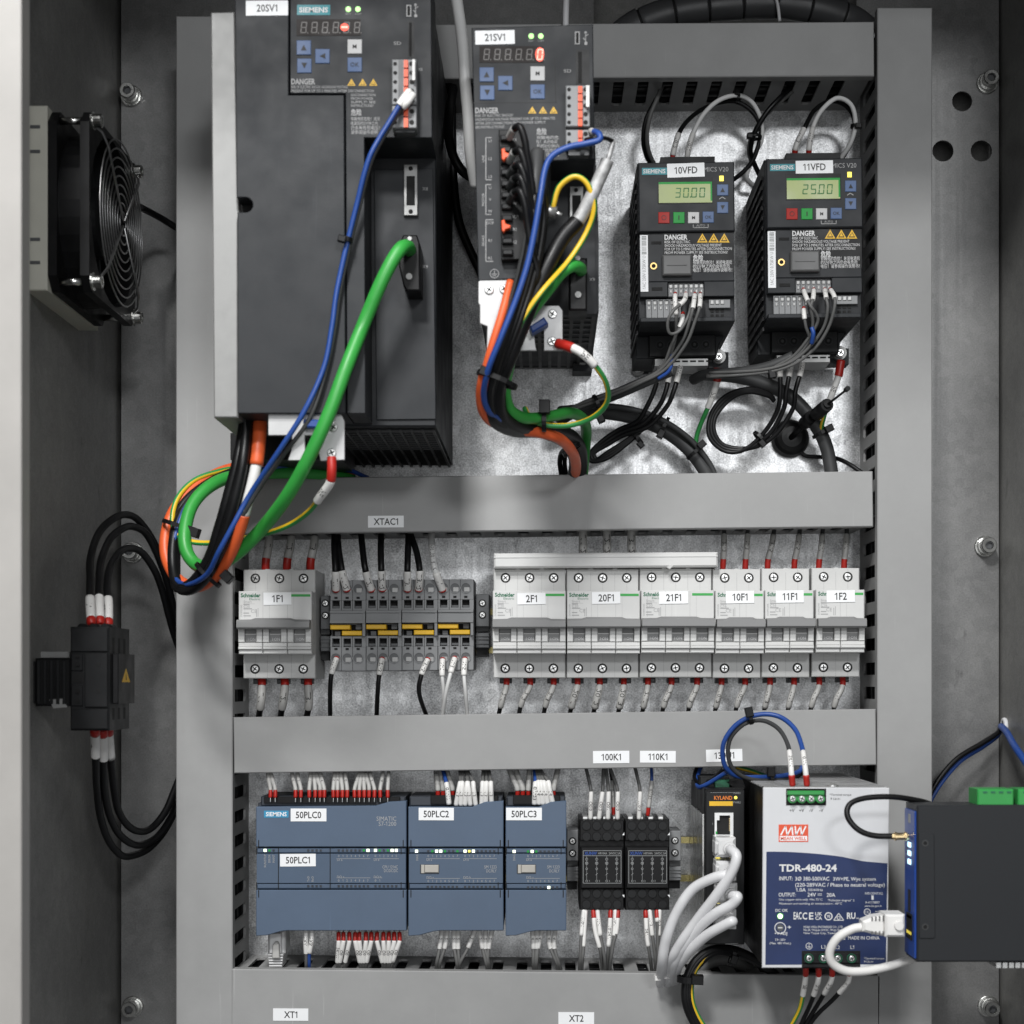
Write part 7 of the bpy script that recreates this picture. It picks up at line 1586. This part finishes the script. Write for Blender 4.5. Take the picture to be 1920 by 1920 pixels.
b = MB(); a0 = P(1672, 1568, 226); a1 = P(1702, 1568, 226); b.lathe(a0, (1, 0, 0), [(0, 2.0), (1.6, 2.2), (1.7, 2.9), (3.0, 2.9), (3.1, 2.4), (8.0, 2.4), (8.1, 3.0), (9.4, 3.0), (9.5, 2.2), (11, 2.0)], 12); part('gold_connector', b, 'gold', t)
t = thing('network_cable', 'white network cable with ribbed boot plugged into the router', 'network cable', P(1660, 1735, 225))
b = MB(); b.box(1660, 1715, 1697, 1757, 215, 235, None, 1.4); part('plug', b, 'sleeve', t)
b = MB(); b.cyl(1686, 1736, 10, 234, 237, 18, 236, 8); part('latch_cover', b, 'sleeve', t)
b = MB(); b.prism([(1618, 1728), (1640, 1719), (1660, 1716), (1660, 1756), (1640, 1752), (1618, 1747)], 218, 231, None, 1.6)
b.m = 1
for i in range(4): x = 1634+i*7; b.box(x, 1719-i*.8, x+2.6, 1727, 231, 231.4); b.box(x, 1746, x+2.6, 1753+i*.5, 231, 231.4)
part('boot', b, ['sleeve', 'jgrey'], t)
b = MB(); b.tube(smooth([P(*p) for p in ((1622, 1738, 225), (1598, 1742, 225), (1570, 1759, 224), (1556, 1784, 222), (1561, 1806, 220), (1585, 1820, 218), (1620, 1821, 216), (1665, 1812, 212), (1710, 1798, 206), (1760, 1785, 196))], 10), 2.9, 12); part('jacket', b, 'sleeve', t)
wire('black wire of the pair crossing to the right wall', [(1738, 1500, 40), (1760, 1462, 38), (1795, 1422, 32), (1840, 1394, 24), (1868, 1376, 18), (1876, 1366, 16)], [('jacket', 'jblack', 2.0, None)], 'black_wire', 'wire')
wire('blue wire of the pair crossing to the right wall', [(1740, 1510, 36), (1765, 1468, 34), (1800, 1428, 28), (1842, 1401, 20), (1868, 1382, 15), (1876, 1370, 13)], [('jacket', 'jblue', 1.7, None)], 'blue_wire', 'wire')
wire('thick blue wire falling from the white grommet at the right border', [(1877, 1362, 18), (1888, 1374, 45), (1903, 1400, 85), (1932, 1442, 120)], [('jacket', 'jblue', 2.8, None)], 'blue_wire', 'wire')
b = MB(); p = P(1878, 1362, 16)
pts = [Vector((356.5, -16+5.2*math.cos(2*math.pi*i/24), p.z+5.2*math.sin(2*math.pi*i/24))) for i in range(25)]
b.tube(pts, 1.9, 8, False); whole('grommet', b, 'lan', 'pale ring grommet in the right wall beside the blue wire', 'grommet', Vector((357.5, -16, p.z-6)))
bpy.context.view_layer.update()
